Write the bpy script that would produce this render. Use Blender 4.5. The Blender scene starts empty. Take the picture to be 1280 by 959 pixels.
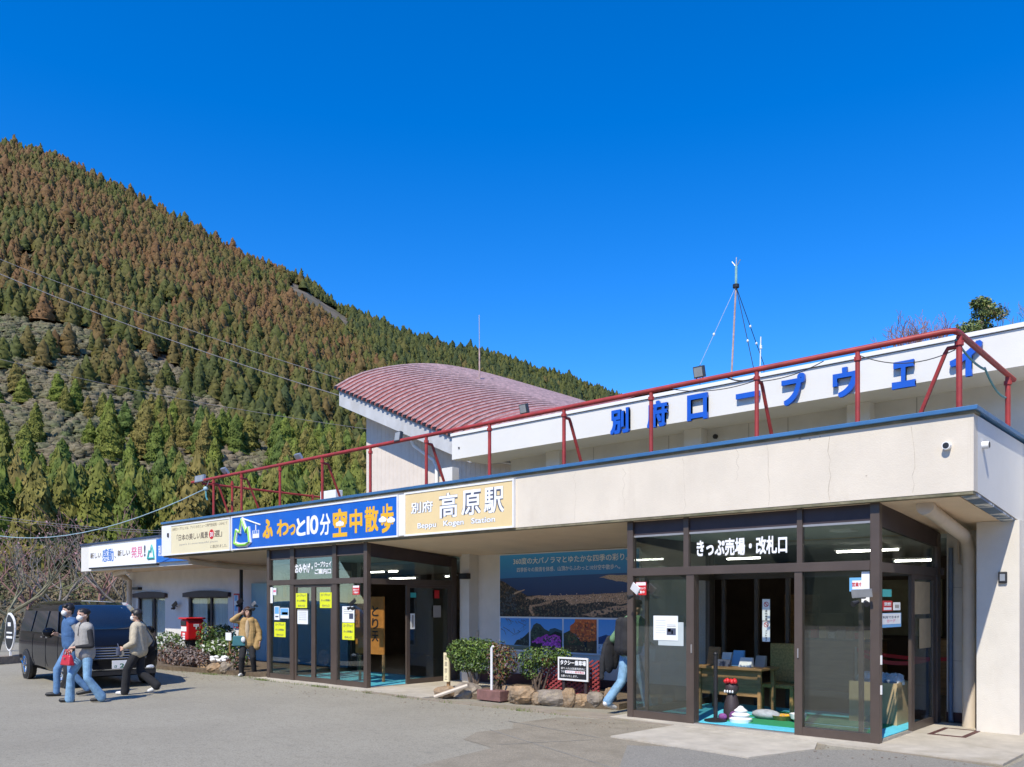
import bpy, bmesh, math, random
import numpy as np
from mathutils import Vector, Matrix
SC = bpy.context.scene
COL = SC.collection
random.seed(7)
RAD = math.radians

# ------------------------------------------------------------------ camera, sky, sun, exposure
# x runs along the station front (to the right), y into the building, z up; metres
CAMX, CAMY, CAMZ = 3.61, -10.455, 1.72
YAW = RAD(42.28)
cd = bpy.data.cameras.new('camera')
cd.sensor_width = 36.0
cd.lens = 36.0 * 1055 / 1280
cd.shift_y = (754 - 479.5) / 1280
cd.clip_start = 0.1
cd.clip_end = 6000
cam = bpy.data.objects.new('camera', cd)
cam.location = (CAMX, CAMY, CAMZ)
cam.rotation_euler = (RAD(90), 0, YAW)
COL.objects.link(cam)
SC.camera = cam

SUNV = Vector((0.294, -1.0, 1.24)).normalized()
w = bpy.data.worlds.new('World')
SC.world = w
w.use_nodes = True
nt = w.node_tree
nt.nodes.clear()
sky = nt.nodes.new('ShaderNodeTexSky')
sky.sky_type = 'NISHITA'
sky.sun_disc = False
sky.sun_elevation = math.asin(SUNV.z)
sky.sun_rotation = math.atan2(SUNV.x, SUNV.y)
sky.altitude = 1200
sky.air_density = 1.0
sky.dust_density = 0.0
sky.ozone_density = 4.0
hsv = nt.nodes.new('ShaderNodeHueSaturation')
hsv.inputs['Saturation'].default_value = 1.38
hsv.inputs['Hue'].default_value = 0.510
hsv.inputs['Value'].default_value = 1.3
bg = nt.nodes.new('ShaderNodeBackground')
bg.inputs['Strength'].default_value = 0.15
wo = nt.nodes.new('ShaderNodeOutputWorld')
nt.links.new(sky.outputs[0], hsv.inputs['Color'])
nt.links.new(hsv.outputs[0], bg.inputs['Color'])
nt.links.new(bg.outputs[0], wo.inputs['Surface'])

sd = bpy.data.lights.new('sun', 'SUN')
sd.energy = 4.2
sd.angle = RAD(0.53)
sd.color = (1.0, 0.94, 0.81)
sun = bpy.data.objects.new('sun', sd)
sun.rotation_euler = SUNV.to_track_quat('Z', 'Y').to_euler()
sun.location = (5, -30, 40)
COL.objects.link(sun)

SC.view_settings.view_transform = 'Standard'
SC.view_settings.look = 'None'
SC.view_settings.exposure = 0.35
SC.view_settings.gamma = 1.0
SC.cycles.max_bounces = 8
SC.cycles.transparent_max_bounces = 16
SC.cycles.use_denoising = True

# ------------------------------------------------------------------ measuring: a point of the photo on a known plane
AX, BX = math.cos(YAW), math.sin(YAW)
FP, HY = 1055.0, 754.0
def ray(px, py):
    X = (px - 640) / FP
    return (X * AX - BX, X * BX + AX, (HY - py) / FP)
def on_y(px, py, v):
    r = ray(px, py); t = (v - CAMY) / r[1]
    return Vector((CAMX + t * r[0], v, CAMZ + t * r[2]))
def on_x(px, py, u):
    r = ray(px, py); t = (u - CAMX) / r[0]
    return Vector((u, CAMY + t * r[1], CAMZ + t * r[2]))
def on_z(px, py, z=0.0):
    r = ray(px, py); t = (z - CAMZ) / r[2]
    return Vector((CAMX + t * r[0], CAMY + t * r[1], z))
def at(px, py, Y):
    r = ray(px, py)
    return Vector((CAMX + Y * r[0], CAMY + Y * r[1], CAMZ + Y * r[2]))

# ------------------------------------------------------------------ object helpers
def tag(o, label=None, cat=None, group=None, kind=None):
    if label: o['label'] = label
    if cat: o['category'] = cat
    if group: o['group'] = group
    if kind: o['kind'] = kind
    return o
LOC = {}
def thing(name, label, cat, loc=(0, 0, 0), group=None, rotz=0.0):
    o = bpy.data.objects.new(name, None)
    o.empty_display_size = 0.1
    o.location = loc
    o.rotation_euler = (0, 0, rotz)
    COL.objects.link(o)
    LOC[o.name] = (0, 0, 0) if rotz else tuple(loc)
    return tag(o, label, cat, group)
def link(name, me, parent=None, loc=None):
    o = bpy.data.objects.new(name, me)
    COL.objects.link(o)
    if parent: o.parent = parent
    if loc is not None: o.location = loc
    LOC[o.name] = LOC.get(parent.name, (0, 0, 0)) if parent else (tuple(loc) if loc is not None else (0, 0, 0))
    return o

class MB:
    """collects plain shapes in world coordinates, then links them as one mesh"""
    def __init__(s):
        s.v, s.f, s.m, s.cur = [], [], [], 0
    def mat(s, i): s.cur = i; return s
    def add(s, vs, fs):
        b = len(s.v); s.v += [tuple(p) for p in vs]
        for f in fs: s.f.append(tuple(b + i for i in f)); s.m.append(s.cur)
        return s
    def box(s, x0, x1, y0, y1, z0, z1):
        return s.add([(x0,y0,z0),(x1,y0,z0),(x1,y1,z0),(x0,y1,z0),(x0,y0,z1),(x1,y0,z1),(x1,y1,z1),(x0,y1,z1)],
                     [(3,2,1,0),(4,5,6,7),(0,1,5,4),(1,2,6,5),(2,3,7,6),(3,0,4,7)])
    def hexa(s, p):  # 8 points, bottom ring then top ring
        return s.add(p, [(3,2,1,0),(4,5,6,7),(0,1,5,4),(1,2,6,5),(2,3,7,6),(3,0,4,7)])
    def poly(s, pts): return s.add(pts, [tuple(range(len(pts)))])
    def prism(s, pts, d):
        n = len(pts); d = Vector(d)
        vs = [Vector(p) for p in pts] + [Vector(p) + d for p in pts]
        return s.add(vs, [tuple(range(n - 1, -1, -1)), tuple(range(n, 2 * n))] + [(i, (i + 1) % n, n + (i + 1) % n, n + i) for i in range(n)])
    def tube(s, pts, r, n=8, cap=True):
        pts = [Vector(p) for p in pts]; rs = r if isinstance(r, (list, tuple)) else [r] * len(pts)
        vs, fs = [], []
        prev = None
        for i, p in enumerate(pts):
            t = (pts[min(i + 1, len(pts) - 1)] - pts[max(i - 1, 0)]).normalized()
            if prev is None:
                a = t.cross(Vector((0, 0, 1)))
                if a.length < 1e-3: a = t.cross(Vector((0, 1, 0)))
            else: a = prev - t * prev.dot(t)
            a.normalize(); prev = a; b = t.cross(a)
            for k in range(n):
                q = 2 * math.pi * k / n
                vs.append(p + (a * math.cos(q) + b * math.sin(q)) * rs[i])
        for i in range(len(pts) - 1):
            for k in range(n):
                fs.append((i*n+k, i*n+(k+1)%n, (i+1)*n+(k+1)%n, (i+1)*n+k))
        if cap:
            fs.append(tuple(range(n - 1, -1, -1))); fs.append(tuple(range((len(pts)-1)*n, len(pts)*n)))
        return s.add(vs, fs)
    def ball(s, c, r, nu=12, nv=8):
        if not isinstance(r, (tuple, list)): r = (r, r, r)
        vs = [(c[0], c[1], c[2] - r[2])]; fs = []
        for j in range(1, nv):
            t = math.pi * j / nv - math.pi / 2
            for i in range(nu):
                p = 2 * math.pi * i / nu
                vs.append((c[0] + r[0]*math.cos(t)*math.cos(p), c[1] + r[1]*math.cos(t)*math.sin(p), c[2] + r[2]*math.sin(t)))
        vs.append((c[0], c[1], c[2] + r[2])); L = len(vs) - 1
        for i in range(nu):
            fs.append((0, 1 + (i+1)%nu, 1 + i)); fs.append((L, L - nu + i, L - nu + (i+1)%nu))
        for j in range(nv - 2):
            for i in range(nu):
                a = 1 + j*nu; fs.append((a+i, a+(i+1)%nu, a+nu+(i+1)%nu, a+nu+i))
        return s.add(vs, fs)
    def lathe(s, c, prof, n=16):  # (radius, height) pairs, bottom to top
        vs, fs = [], []
        for r, z in prof:
            for k in range(n):
                q = 2*math.pi*k/n; vs.append((c[0]+r*math.cos(q), c[1]+r*math.sin(q), c[2]+z))
        for j in range(len(prof)-1):
            for k in range(n): fs.append((j*n+k, j*n+(k+1)%n, (j+1)*n+(k+1)%n, (j+1)*n+k))
        fs.append(tuple(range(n-1,-1,-1))); fs.append(tuple(range((len(prof)-1)*n, len(prof)*n)))
        return s.add(vs, fs)
    def build(s, name, mats, parent=None, loc=None, smooth=False, bevel=0, seg=2, local=False):
        me = bpy.data.meshes.new(name)
        if local: off = (0, 0, 0)
        elif parent: off = LOC.get(parent.name, (0, 0, 0))
        else: off = tuple(loc) if loc is not None else (0, 0, 0)
        vs = [(p[0]-off[0], p[1]-off[1], p[2]-off[2]) for p in s.v]
        me.from_pydata(vs, [], s.f)
        if not isinstance(mats, (list, tuple)): mats = [mats]
        for m in mats: me.materials.append(m)
        if len(mats) > 1: me.polygons.foreach_set('material_index', s.m)
        if smooth:
            me.polygons.foreach_set('use_smooth', [True]*len(me.polygons))
            try: me.set_sharp_from_angle(angle=RAD(40))
            except Exception: pass
        me.update()
        o = link(name, me, parent, None if parent else loc)
        if parent: LOC[o.name] = off
        if bevel:
            b = o.modifiers.new('bevel', 'BEVEL'); b.width = bevel; b.segments = seg; b.limit_method = 'ANGLE'
        return o
def box(name, m, x0, x1, y0, y1, z0, z1, parent=None, bevel=0, loc=None):
    if loc is None and parent is None: loc = ((x0+x1)/2, (y0+y1)/2, z0)
    return MB().box(min(x0,x1), max(x0,x1), min(y0,y1), max(y0,y1), min(z0,z1), max(z0,z1)).build(name, m, parent, loc, bevel=bevel)
def copy_tree(o, parent=None):
    c = o.copy(); COL.objects.link(c)
    if parent: c.parent = parent
    LOC[c.name] = LOC.get(o.name, (0,0,0))
    for ch in [x for x in bpy.data.objects if x.parent == o]: copy_tree(ch, c)
    return c

def text(s, x0, x1, z0, z1, d, m, parent, name='lettering', plane='front', bold=0.0, ex=0.002, res=3, fitw=True, align=0.5, space=1.0):
    """lettering on a plane facing the camera side: front = faces -y at y=d, side = faces +x at x=d"""
    cu = bpy.data.curves.new('lettering', 'FONT'); cu.body = s; cu.size = 1; cu.resolution_u = res
    cu.space_character = space
    tmp = bpy.data.objects.new('lettering_tmp', cu)
    me = bpy.data.meshes.new_from_object(tmp)
    n = len(me.vertices); co = np.empty(n*3); me.vertices.foreach_get('co', co); co = co.reshape(-1, 3)
    fs = [tuple(p.vertices) for p in me.polygons]
    bpy.data.objects.remove(tmp); bpy.data.curves.remove(cu); bpy.data.meshes.remove(me)
    lo, hi = co.min(0), co.max(0)
    lo, hi = lo-bold, hi+bold
    sx = (x1-x0)/(hi[0]-lo[0]); sz = (z1-z0)/max(1e-6, hi[1]-lo[1])
    if not fitw: sx = min(sx, sz)
    wx = (hi[0]-lo[0])*sx
    X = (co[:,0]-lo[0])*sx + x0 + ((x1-x0)-wx)*align; Z = (co[:,1]-lo[1])*sz + z0
    # boundary edges give the thickness
    cnt = {}
    for f in fs:
        for i in range(len(f)):
            a, b = f[i], f[(i+1) % len(f)]
            cnt[(a, b)] = 1
    bound = [e for e in cnt if (e[1], e[0]) not in cnt]
    mb = MB()
    # heavier strokes: slightly shifted copies, each a hair in front of the last
    offs = [(0, 0)] if bold <= 0 else ([(bold*i, bold*j) for i in (-1, 0, 1) for j in (-1, 0, 1)] if bold > .03 else [(bold*i, bold*j) for i in (-1, 1) for j in (-1, 1)])
    base_ex, Xb, Zb = ex, X, Z
    for io, (ox, oz) in enumerate(offs):
      X = Xb + ox*sx; Z = Zb + oz*sz; ex = base_ex + 0.00012*io
      if plane == 'front':
        fr = [(x, d-ex, z) for x, z in zip(X, Z)]; bk = [(x, d, z) for x, z in zip(X, Z)]
      else:
        fr = [(d+ex, x, z) for x, z in zip(X, Z)]; bk = [(d, x, z) for x, z in zip(X, Z)]
      mb.add(fr + bk, fs + [(b, a, n+a, n+b) for a, b in bound])
    return mb.build(name, m, parent, loc=None if parent else (float((x0+x1)/2), d, z0) if plane == 'front' else (d, (x0+x1)/2, z0))

# ------------------------------------------------------------------ materials
def M(name, col, rough=0.6, var=0.12, scale=6.0, bump=0.0, bscale=None, metal=0.0, spec=0.5, emit=0.0, obj=False, detail=6, stretch=(1,1,1), col2=None, lo=0.35, hi=0.65):
    m = bpy.data.materials.new(name); m.use_nodes = True
    t = m.node_tree; b = t.nodes['Principled BSDF']
    b.inputs['Roughness'].default_value = rough; b.inputs['Metallic'].default_value = metal
    b.inputs['Specular IOR Level'].default_value = spec
    if obj:
        tc = t.nodes.new('ShaderNodeTexCoord'); src = tc.outputs['Object']
    else:
        g = t.nodes.new('ShaderNodeNewGeometry'); src = g.outputs['Position']
    mp = t.nodes.new('ShaderNodeMapping'); mp.inputs['Scale'].default_value = stretch
    t.links.new(src, mp.inputs['Vector'])
    if var > 0 or col2:
        n = t.nodes.new('ShaderNodeTexNoise'); n.inputs['Scale'].default_value = scale; n.inputs['Detail'].default_value = detail
        n.inputs['Roughness'].default_value = 0.65
        t.links.new(mp.outputs[0], n.inputs['Vector'])
        r = t.nodes.new('ShaderNodeValToRGB')
        c1 = [c*(1-var) for c in col]; c2 = list(col2) if col2 else [min(1, c*(1+var)) for c in col]
        if col2: c1 = list(col)
        r.color_ramp.elements[0].color = (*c1, 1); r.color_ramp.elements[1].color = (*c2, 1)
        r.color_ramp.elements[0].position = lo; r.color_ramp.elements[1].position = hi
        t.links.new(n.outputs['Fac'], r.inputs['Fac']); t.links.new(r.outputs[0], b.inputs['Base Color'])
        m['ramp'] = r.name
    else: b.inputs['Base Color'].default_value = (*col, 1)
    if bump > 0:
        n2 = t.nodes.new('ShaderNodeTexNoise'); n2.inputs['Scale'].default_value = bscale or scale*6; n2.inputs['Detail'].default_value = 4
        t.links.new(mp.outputs[0], n2.inputs['Vector'])
        bp = t.nodes.new('ShaderNodeBump'); bp.inputs['Strength'].default_value = bump; bp.inputs['Distance'].default_value = 0.02
        t.links.new(n2.outputs['Fac'], bp.inputs['Height']); t.links.new(bp.outputs[0], b.inputs['Normal'])
    if emit:
        b.inputs['Emission Color'].default_value = (*col, 1); b.inputs['Emission Strength'].default_value = emit
    return m
def layer_stain(m, col, scale, stretch, lo, hi, amt):
    """weathering: blends a stain colour over a material by stretched noise"""
    t = m.node_tree; b = t.nodes['Principled BSDF']; l = b.inputs['Base Color'].links
    g = t.nodes.new('ShaderNodeNewGeometry'); mp = t.nodes.new('ShaderNodeMapping'); mp.inputs['Scale'].default_value = stretch
    n = t.nodes.new('ShaderNodeTexNoise'); n.inputs['Scale'].default_value = scale; n.inputs['Detail'].default_value = 8; n.inputs['Roughness'].default_value = 0.7
    mr = t.nodes.new('ShaderNodeMapRange'); mr.inputs[1].default_value = lo; mr.inputs[2].default_value = hi; mr.inputs[4].default_value = amt
    mx = t.nodes.new('ShaderNodeMix'); mx.data_type = 'RGBA'; mx.inputs[7].default_value = (*col, 1)
    t.links.new(g.outputs['Position'], mp.inputs[0]); t.links.new(mp.outputs[0], n.inputs['Vector'])
    t.links.new(n.outputs['Fac'], mr.inputs[0]); t.links.new(mr.outputs[0], mx.inputs[0])
    t.links.new(l[0].from_socket, mx.inputs[6]); t.links.new(mx.outputs[2], b.inputs['Base Color'])
    return m
def glass(name, tint, refl=0.05, graze=0.6):
    m = bpy.data.materials.new(name); m.use_nodes = True; t = m.node_tree; t.nodes.clear()
    o = t.nodes.new('ShaderNodeOutputMaterial'); mx = t.nodes.new('ShaderNodeMixShader')
    tr = t.nodes.new('ShaderNodeBsdfTransparent'); tr.inputs[0].default_value = (*tint, 1)
    gl = t.nodes.new('ShaderNodeBsdfGlossy'); gl.inputs['Roughness'].default_value = 0.01; gl.inputs[0].default_value = (0.9, 0.95, 0.95, 1)
    lw = t.nodes.new('ShaderNodeLayerWeight'); lw.inputs[0].default_value = 0.5
    pw = t.nodes.new('ShaderNodeMath'); pw.operation = 'POWER'; pw.inputs[1].default_value = 4.0
    ma = t.nodes.new('ShaderNodeMath'); ma.operation = 'MULTIPLY_ADD'; ma.inputs[1].default_value = graze; ma.inputs[2].default_value = refl
    t.links.new(lw.outputs['Facing'], pw.inputs[0]); t.links.new(pw.outputs[0], ma.inputs[0])
    t.links.new(ma.outputs[0], mx.inputs[0]); t.links.new(tr.outputs[0], mx.inputs[1]); t.links.new(gl.outputs[0], mx.inputs[2])
    t.links.new(mx.outputs[0], o.inputs['Surface'])
    return m

CREAM = layer_stain(layer_stain(M('cream_render', (0.69, 0.61, 0.495), 0.85, 0.05, 1.2, bump=0.12, bscale=60), (0.50, 0.42, 0.33), 1.6, (1, 1, 0.35), 0.56, 0.78, 0.4), (0.46, 0.385, 0.28), 2.2, (3.5, 1, 0.12), 0.60, 0.76, 0.35)
WALLW = layer_stain(M('white_wall_paint', (0.68, 0.63, 0.55), 0.85, 0.05, 2.0, bump=0.2, bscale=70), (0.50, 0.43, 0.36), 1.2, (1, 1, 0.3), 0.58, 0.8, 0.4)
WINGW = M('pale_wall_paint', (0.70, 0.67, 0.62), 0.85, 0.06, 2.0, bump=0.2, bscale=60)
SOFFIT = M('soffit_paint', (0.74, 0.58, 0.40), 0.8, 0.06, 1.5, bump=0.1)
BANDW = layer_stain(M('white_band_paint', (0.73, 0.705, 0.65), 0.75, 0.03, 1.0, bump=0.1, bscale=50), (0.60, 0.56, 0.50), 1.3, (1, 1, 0.2), 0.6, 0.8, 0.3)
SIDING = M('cream_siding', (0.70, 0.61, 0.52), 0.8, 0.05, 3.0, bump=0.1)
EDGE = layer_stain(M('mossy_concrete_edge', (0.22, 0.19, 0.12), 0.9, 0.3, 4.0, bump=0.4), (0.09, 0.10, 0.05), 3, (1,1,1), 0.4, 0.7, 0.8)
COPING = M('blue_coping_metal', (0.065, 0.185, 0.36), 0.42, 0.2, 3.0, metal=0.3, stretch=(0.4, 1, 1))
COPINGD = M('dark_coping_metal', (0.03, 0.045, 0.09), 0.45, 0.2, 3.0)
BRONZE = M('bronze_aluminium', (0.105, 0.078, 0.062), 0.42, 0.12, 2.0, metal=0.25)
BRONZED = M('dark_brown_panel', (0.048, 0.034, 0.036), 0.55, 0.15, 3.0)
ALU = M('bare_aluminium', (0.48, 0.45, 0.42), 0.4, 0.08, 5.0, metal=0.6)
GLASS = glass('clear_glass', (0.86, 0.88, 0.86), 0.09, 0.55)
GLASSW = glass('window_glass', (0.86, 0.9, 0.9), 0.03, 0.3)
GLASSD = glass('smoky_glass', (0.62, 0.66, 0.64), 0.08, 0.55)
RAIL = layer_stain(M('red_rail_paint', (0.34, 0.036, 0.03), 0.5, 0.2, 5.0), (0.22, 0.05, 0.03), 9, (1,1,1), 0.55, 0.7, 0.7)
ROOFRED = layer_stain(M('faded_maroon_roof', (0.29, 0.088, 0.075), 0.55, 0.2, 1.2, stretch=(3, 0.5, 1)), (0.50, 0.33, 0.30), 2.5, (3, 0.4, 0.6), 0.5, 0.75, 0.6)
ROOFPALE = M('worn_roof_rib', (0.62, 0.42, 0.38), 0.5, 0.25, 5.0)  # ribs paler for wear, with their white glints put into the colour
EAVE = layer_stain(M('grey_eave_paint', (0.50, 0.50, 0.50), 0.7, 0.1, 2.0), (0.33, 0.28, 0.22), 1.5, (1,1,0.4), 0.5, 0.75, 0.6)
DARK = M('dark_fitting', (0.02, 0.02, 0.022), 0.45, 0.2, 10)
BLUE = M('letter_blue', (0.012, 0.10, 0.52), 0.4, 0.05, 3.0)
SIGNBLUE = layer_stain(M('sign_blue', (0.008, 0.115, 0.52), 0.35, 0.06, 2.0), (0.06, 0.22, 0.62), 1.6, (2.5, 1, 0.25), 0.55, 0.8, 0.5)
SIGNBEIGE = layer_stain(M('sign_beige', (0.78, 0.60, 0.31), 0.45, 0.03, 2.0), (0.70, 0.52, 0.27), 1.5, (1.5, 1, 0.3), 0.55, 0.8, 0.4)
SIGNCREAM = M('sign_cream', (0.80, 0.70, 0.45), 0.45, 0.03, 2.0)
WHITE = M('white_paint', (0.82, 0.81, 0.79), 0.5, 0.03, 4.0)
WHITE2 = M('white_print', (0.86, 0.86, 0.86), 0.5, 0)
YEL = M('print_yellow', (0.83, 0.45, 0.02), 0.5, 0)
YELP = M('notice_yellow', (0.72, 0.75, 0.02), 0.6, 0.03, 5)
GRN = M('print_green', (0.33, 0.70, 0.10), 0.5, 0)
TEALP = M('print_teal', (0.05, 0.42, 0.40), 0.5, 0)
BLK = M('print_black', (0.02, 0.02, 0.022), 0.5, 0)
GREYP = M('print_grey', (0.35, 0.33, 0.30), 0.6, 0)
NAVYP = M('print_navy', (0.07, 0.08, 0.12), 0.5, 0)
REDP = M('print_red', (0.60, 0.02, 0.025), 0.45, 0)
PINKP = M('print_pink', (0.75, 0.18, 0.30), 0.5, 0)
BLUEP = M('print_blue', (0.02, 0.16, 0.55), 0.5, 0)
LBLUEP = M('print_light_blue', (0.16, 0.42, 0.72), 0.5, 0)
PAPER = M('paper_white', (0.80, 0.82, 0.80), 0.7, 0.03, 8)
PIPE = M('cream_pipe', (0.62, 0.53, 0.42), 0.6, 0.08, 3)
STEEL = M('galvanised_steel', (0.42, 0.43, 0.44), 0.4, 0.1, 6, metal=0.6)
CONC = layer_stain(M('pale_concrete', (0.47, 0.42, 0.34), 0.9, 0.12, 3.0, bump=0.25, bscale=90), (0.30, 0.25, 0.17), 1.1, (1,1,1), 0.5, 0.7, 0.6)
KERB = layer_stain(M('kerb_concrete', (0.30, 0.25, 0.19), 0.9, 0.15, 4.0, bump=0.3, bscale=60), (0.16, 0.15, 0.06), 2.0, (1,1,1), 0.5, 0.7, 0.7)
PLINTH = M('maroon_plinth', (0.09, 0.035, 0.03), 0.7, 0.2, 4)
MATB = M('light_blue_mat', (0.10, 0.52, 0.66), 0.8, 0.08, 12)
MATG = M('green_mat', (0.02, 0.24, 0.09), 0.9, 0.1, 20)
WOOD = M('brown_wood', (0.30, 0.17, 0.07), 0.6, 0.25, 3, stretch=(1, 1, 8))
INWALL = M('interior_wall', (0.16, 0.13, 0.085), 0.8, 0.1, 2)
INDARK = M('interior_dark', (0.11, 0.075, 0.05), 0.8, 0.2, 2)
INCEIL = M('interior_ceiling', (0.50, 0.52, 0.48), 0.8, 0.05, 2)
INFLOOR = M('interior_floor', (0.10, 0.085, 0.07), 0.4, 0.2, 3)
TUBEL = M('fluorescent_tube', (1.0, 0.97, 0.88), 0.4, 0, emit=12.0)
RUBBER = M('black_rubber', (0.018, 0.018, 0.018), 0.7, 0.1, 8)
SOIL = M('planter_soil', (0.13, 0.095, 0.06), 0.95, 0.3, 9, bump=0.6, bscale=30)
# ================================================================== SETTING: ground, hill
def smooth_noise(seed):
    r = np.random.RandomState(seed); ph = r.uniform(0, 6.28, (14, 2)); fr = r.uniform(0.4, 3.2, 14); an = r.uniform(0, 6.28, 14)
    def f(x, y):
        s = 0
        for k in range(14):
            s = s + np.sin((x*np.cos(an[k]) + y*np.sin(an[k]))*fr[k] + ph[k, 0]) * (0.9/(0.5+fr[k]))
        return s / 4.0
    return f
NZ1, NZ2 = smooth_noise(1), smooth_noise(5)
RX = [-2600, -900, -300, 0, 60, 125, 190, 250, 300, 380, 420, 470, 520, 560, 610, 650, 700, 750, 800, 900, 1280, 2200]
RY = [420, 190, 160, 184, 196, 228, 262, 292, 322, 352, 386, 406, 426, 438, 446, 461, 476, 494, 512, 548, 680, 735]
EY = [0, 42, 70, 110, 150, 180, 240, 330, 450, 600, 800]
EV = [-0.02, -0.001, 0.006, 0.036, 0.085, 0.125, 0.225, 0.33, 0.42, 0.49, 0.54]
def hill_z(a, Y):
    px = 640 + FP * a
    re = (HY - np.interp(px, RX, RY)) / FP
    e = np.interp(Y, EY, EV) * np.where(np.interp(Y, EY, EV) > 0, re / 0.54, 1)
    k = np.clip((Y - 60) / 200, 0, 1)
    X = a * Y
    e = e + 0.010 * k * np.clip((780-Y)/300, 0, 1) * NZ1(X/38, Y/38) + 0.004*k*np.clip((780-Y)/300, 0, 1)*NZ2(X/12, Y/12)
    z = 1.72 + Y * e
    over = Y > 800
    z = np.where(over, 1.72 + 800*re - (Y-800)*0.45, z)
    return np.where(Y < 60, np.maximum(np.minimum(z, (Y-42)*0.02), -0.03), z)
def cam2w(X, Y):
    return CAMX + X*AX - Y*BX, CAMY + X*BX + Y*AX

ASPHALT = layer_stain(layer_stain(layer_stain(layer_stain(layer_stain(M('worn_asphalt', (0.335, 0.305, 0.235), 0.92, 0.30, 55.0, bump=0.5, bscale=120, detail=3, lo=0.3, hi=0.7), (0.26, 0.235, 0.18), 0.35, (1, 1, 1), 0.42, 0.62, 0.55), (0.36, 0.325, 0.245), 0.9, (1, 1, 1), 0.52, 0.72, 0.5), (0.19, 0.17, 0.13), 9, (1, 1, 1), 0.5, 0.72, 0.6), (0.12, 0.105, 0.085), 34, (1, 1, 1), 0.54, 0.64, 0.75), (0.13, 0.12, 0.10), 0.9, (1, 1.6, 1), 0.63, 0.70, 0.35)
ASPHALT2 = layer_stain(M('older_asphalt', (0.285, 0.245, 0.18), 0.95, 0.35, 60.0, bump=0.6, bscale=100, detail=3, lo=0.3, hi=0.7), (0.20, 0.17, 0.12), 2.6, (1, 1, 1), 0.45, 0.7, 0.8)
ASPHALT3 = layer_stain(M('newer_asphalt', (0.255, 0.237, 0.20), 0.92, 0.35, 70.0, bump=0.6, bscale=120, detail=3, lo=0.3, hi=0.7), (0.30, 0.28, 0.23), 0.8, (1, 1, 1), 0.5, 0.7, 0.5)
HILLM = layer_stain(M('hillside_soil', (0.14, 0.11, 0.08), 0.95, 0.35, 0.05, bump=0.5, bscale=0.6, detail=8), (0.055, 0.06, 0.028), 0.03, (1, 1, 1), 0.45, 0.6, 0.8)

mb = MB(); mb.box(-3000, 3000, -3000, 3000, -1.0, -0.06)
tag(mb.build('ground', HILLM, loc=(0, 0, -1.0)), 'rough brown land lying around and behind the station car park', kind='structure')
mb = MB(); mb.poly([(-42, -42, 0), (40, -42, 0), (40, 2.6, 0), (-30, 2.6, 0), (-42, 2.0, 0)])
tag(mb.build('car_park', ASPHALT, loc=(0, 0, 0)), 'worn grey asphalt car park in front of the station', kind='structure')
def sheet(name, m, pts, z, label, th=0.0):
    mb = MB()
    pts = [(p[0], p[1], z) for p in pts]
    if th: mb.prism([(p[0], p[1], z-th) for p in pts], (0, 0, th))
    else: mb.poly(pts)
    return tag(mb.build(name, m, loc=(pts[0][0], pts[0][1], z)), label, kind='structure')
sheet('asphalt_patch', ASPHALT2, [(-4.3, -2.45), (-4.0, -3.0), (-3.3, -3.2), (-3.1, -4.6), (-1.0, -5.2), (0.2, -2.9), (-0.45, -0.3), (-3.7, -0.3), (-4.4, -0.6), (-4.5, -1.5), (-4.15, -1.9)], 0.004, 'older brownish asphalt patch with joints in front of the ticket entrance')
sheet('newer_asphalt', ASPHALT3, [(-2.2, -2.0), (0.2, -6), (6, -8), (12, -4), (9, 0.3), (1.55, 0.3), (1.50, -0.55), (0.1, -0.32), (-0.5, -0.9)], 0.008, 'darker asphalt beside the concrete apron near the right pillar')
sheet('concrete_apron', CONC, [(-2.62, -0.16), (-2.72, -1.62), (-0.72, -1.82), (-0.40, -0.80), (-0.62, -0.16)], 0.022, 'pale concrete ramp in front of the open ticket doorway', th=0.022)
# joints in the old patch
for k, (p, q) in enumerate([((-4.3, -2.2), (-1.4, -3.3)), ((-4.7, -1.4), (-2.8, -1.75)), ((-3.4, -3.0), (-2.75, -1.9))]):
    d = (Vector(q) - Vector(p)).normalized(); n = Vector((-d.y, d.x)) * 0.012
    sheet('patch_joint', ASPHALT3, [Vector(p)-n, Vector(q)-n, Vector(q)+n, Vector(p)+n], 0.0065, 'thin dark joint in the older asphalt patch')
# raised slabs the entrances stand on
sheet('entrance_slab', CONC, [(-3.78, -0.16), (1.46, -0.42), (1.48, 0.45), (3.4, 1.0), (3.4, 2.55), (-3.78, 2.55)], 0.03, 'low concrete slab under the ticket entrance and right pillar', th=0.09)
sheet('entrance_slab', CONC, [(-13.6, -0.16), (-9.5, -0.26), (-7.75, -0.34), (-7.75, 2.55), (-13.6, 2.55)], 0.03, 'low concrete slab under the souvenir entrance', th=0.09)
sheet('kerb', KERB, [(-9.5, -0.36), (-7.0, -0.46), (-4.1, -0.33), (-2.65, -0.24), (-2.65, -0.165), (-3.78, -0.165), (-3.78, 0.2), (-5.4, -0.05), (-7.75, -0.345), (-9.5, -0.262)], 0.024, 'mossy low kerb along the planter and entrances', th=0.08)
sheet('kerb', KERB, [(-0.62, -0.24), (0.1, -0.34), (0.1, -0.36), (1.48, -0.5), (1.46, -0.425), (-0.62, -0.165)], 0.02, 'low kerb edge at the right of the ticket entrance', th=0.08)
sheet('planter_bed', SOIL, [(-7.7, 0.12), (-6.4, 0.36), (-5.2, 0.42), (-4.25, 0.75), (-4.25, 2.45), (-7.7, 2.45)], 0.10, 'planter soil behind the border stones between the two entrances', th=0.12)
sheet('planter_bed', SOIL, [(-19.5, -0.35), (-17.5, -0.4), (-14.5, 0.0), (-13.7, 0.15), (-13.7, 2.45), (-26, 2.45), (-26, 0.5)], 0.10, 'planter soil under the shrubs by the red post box', th=0.12)
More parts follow.
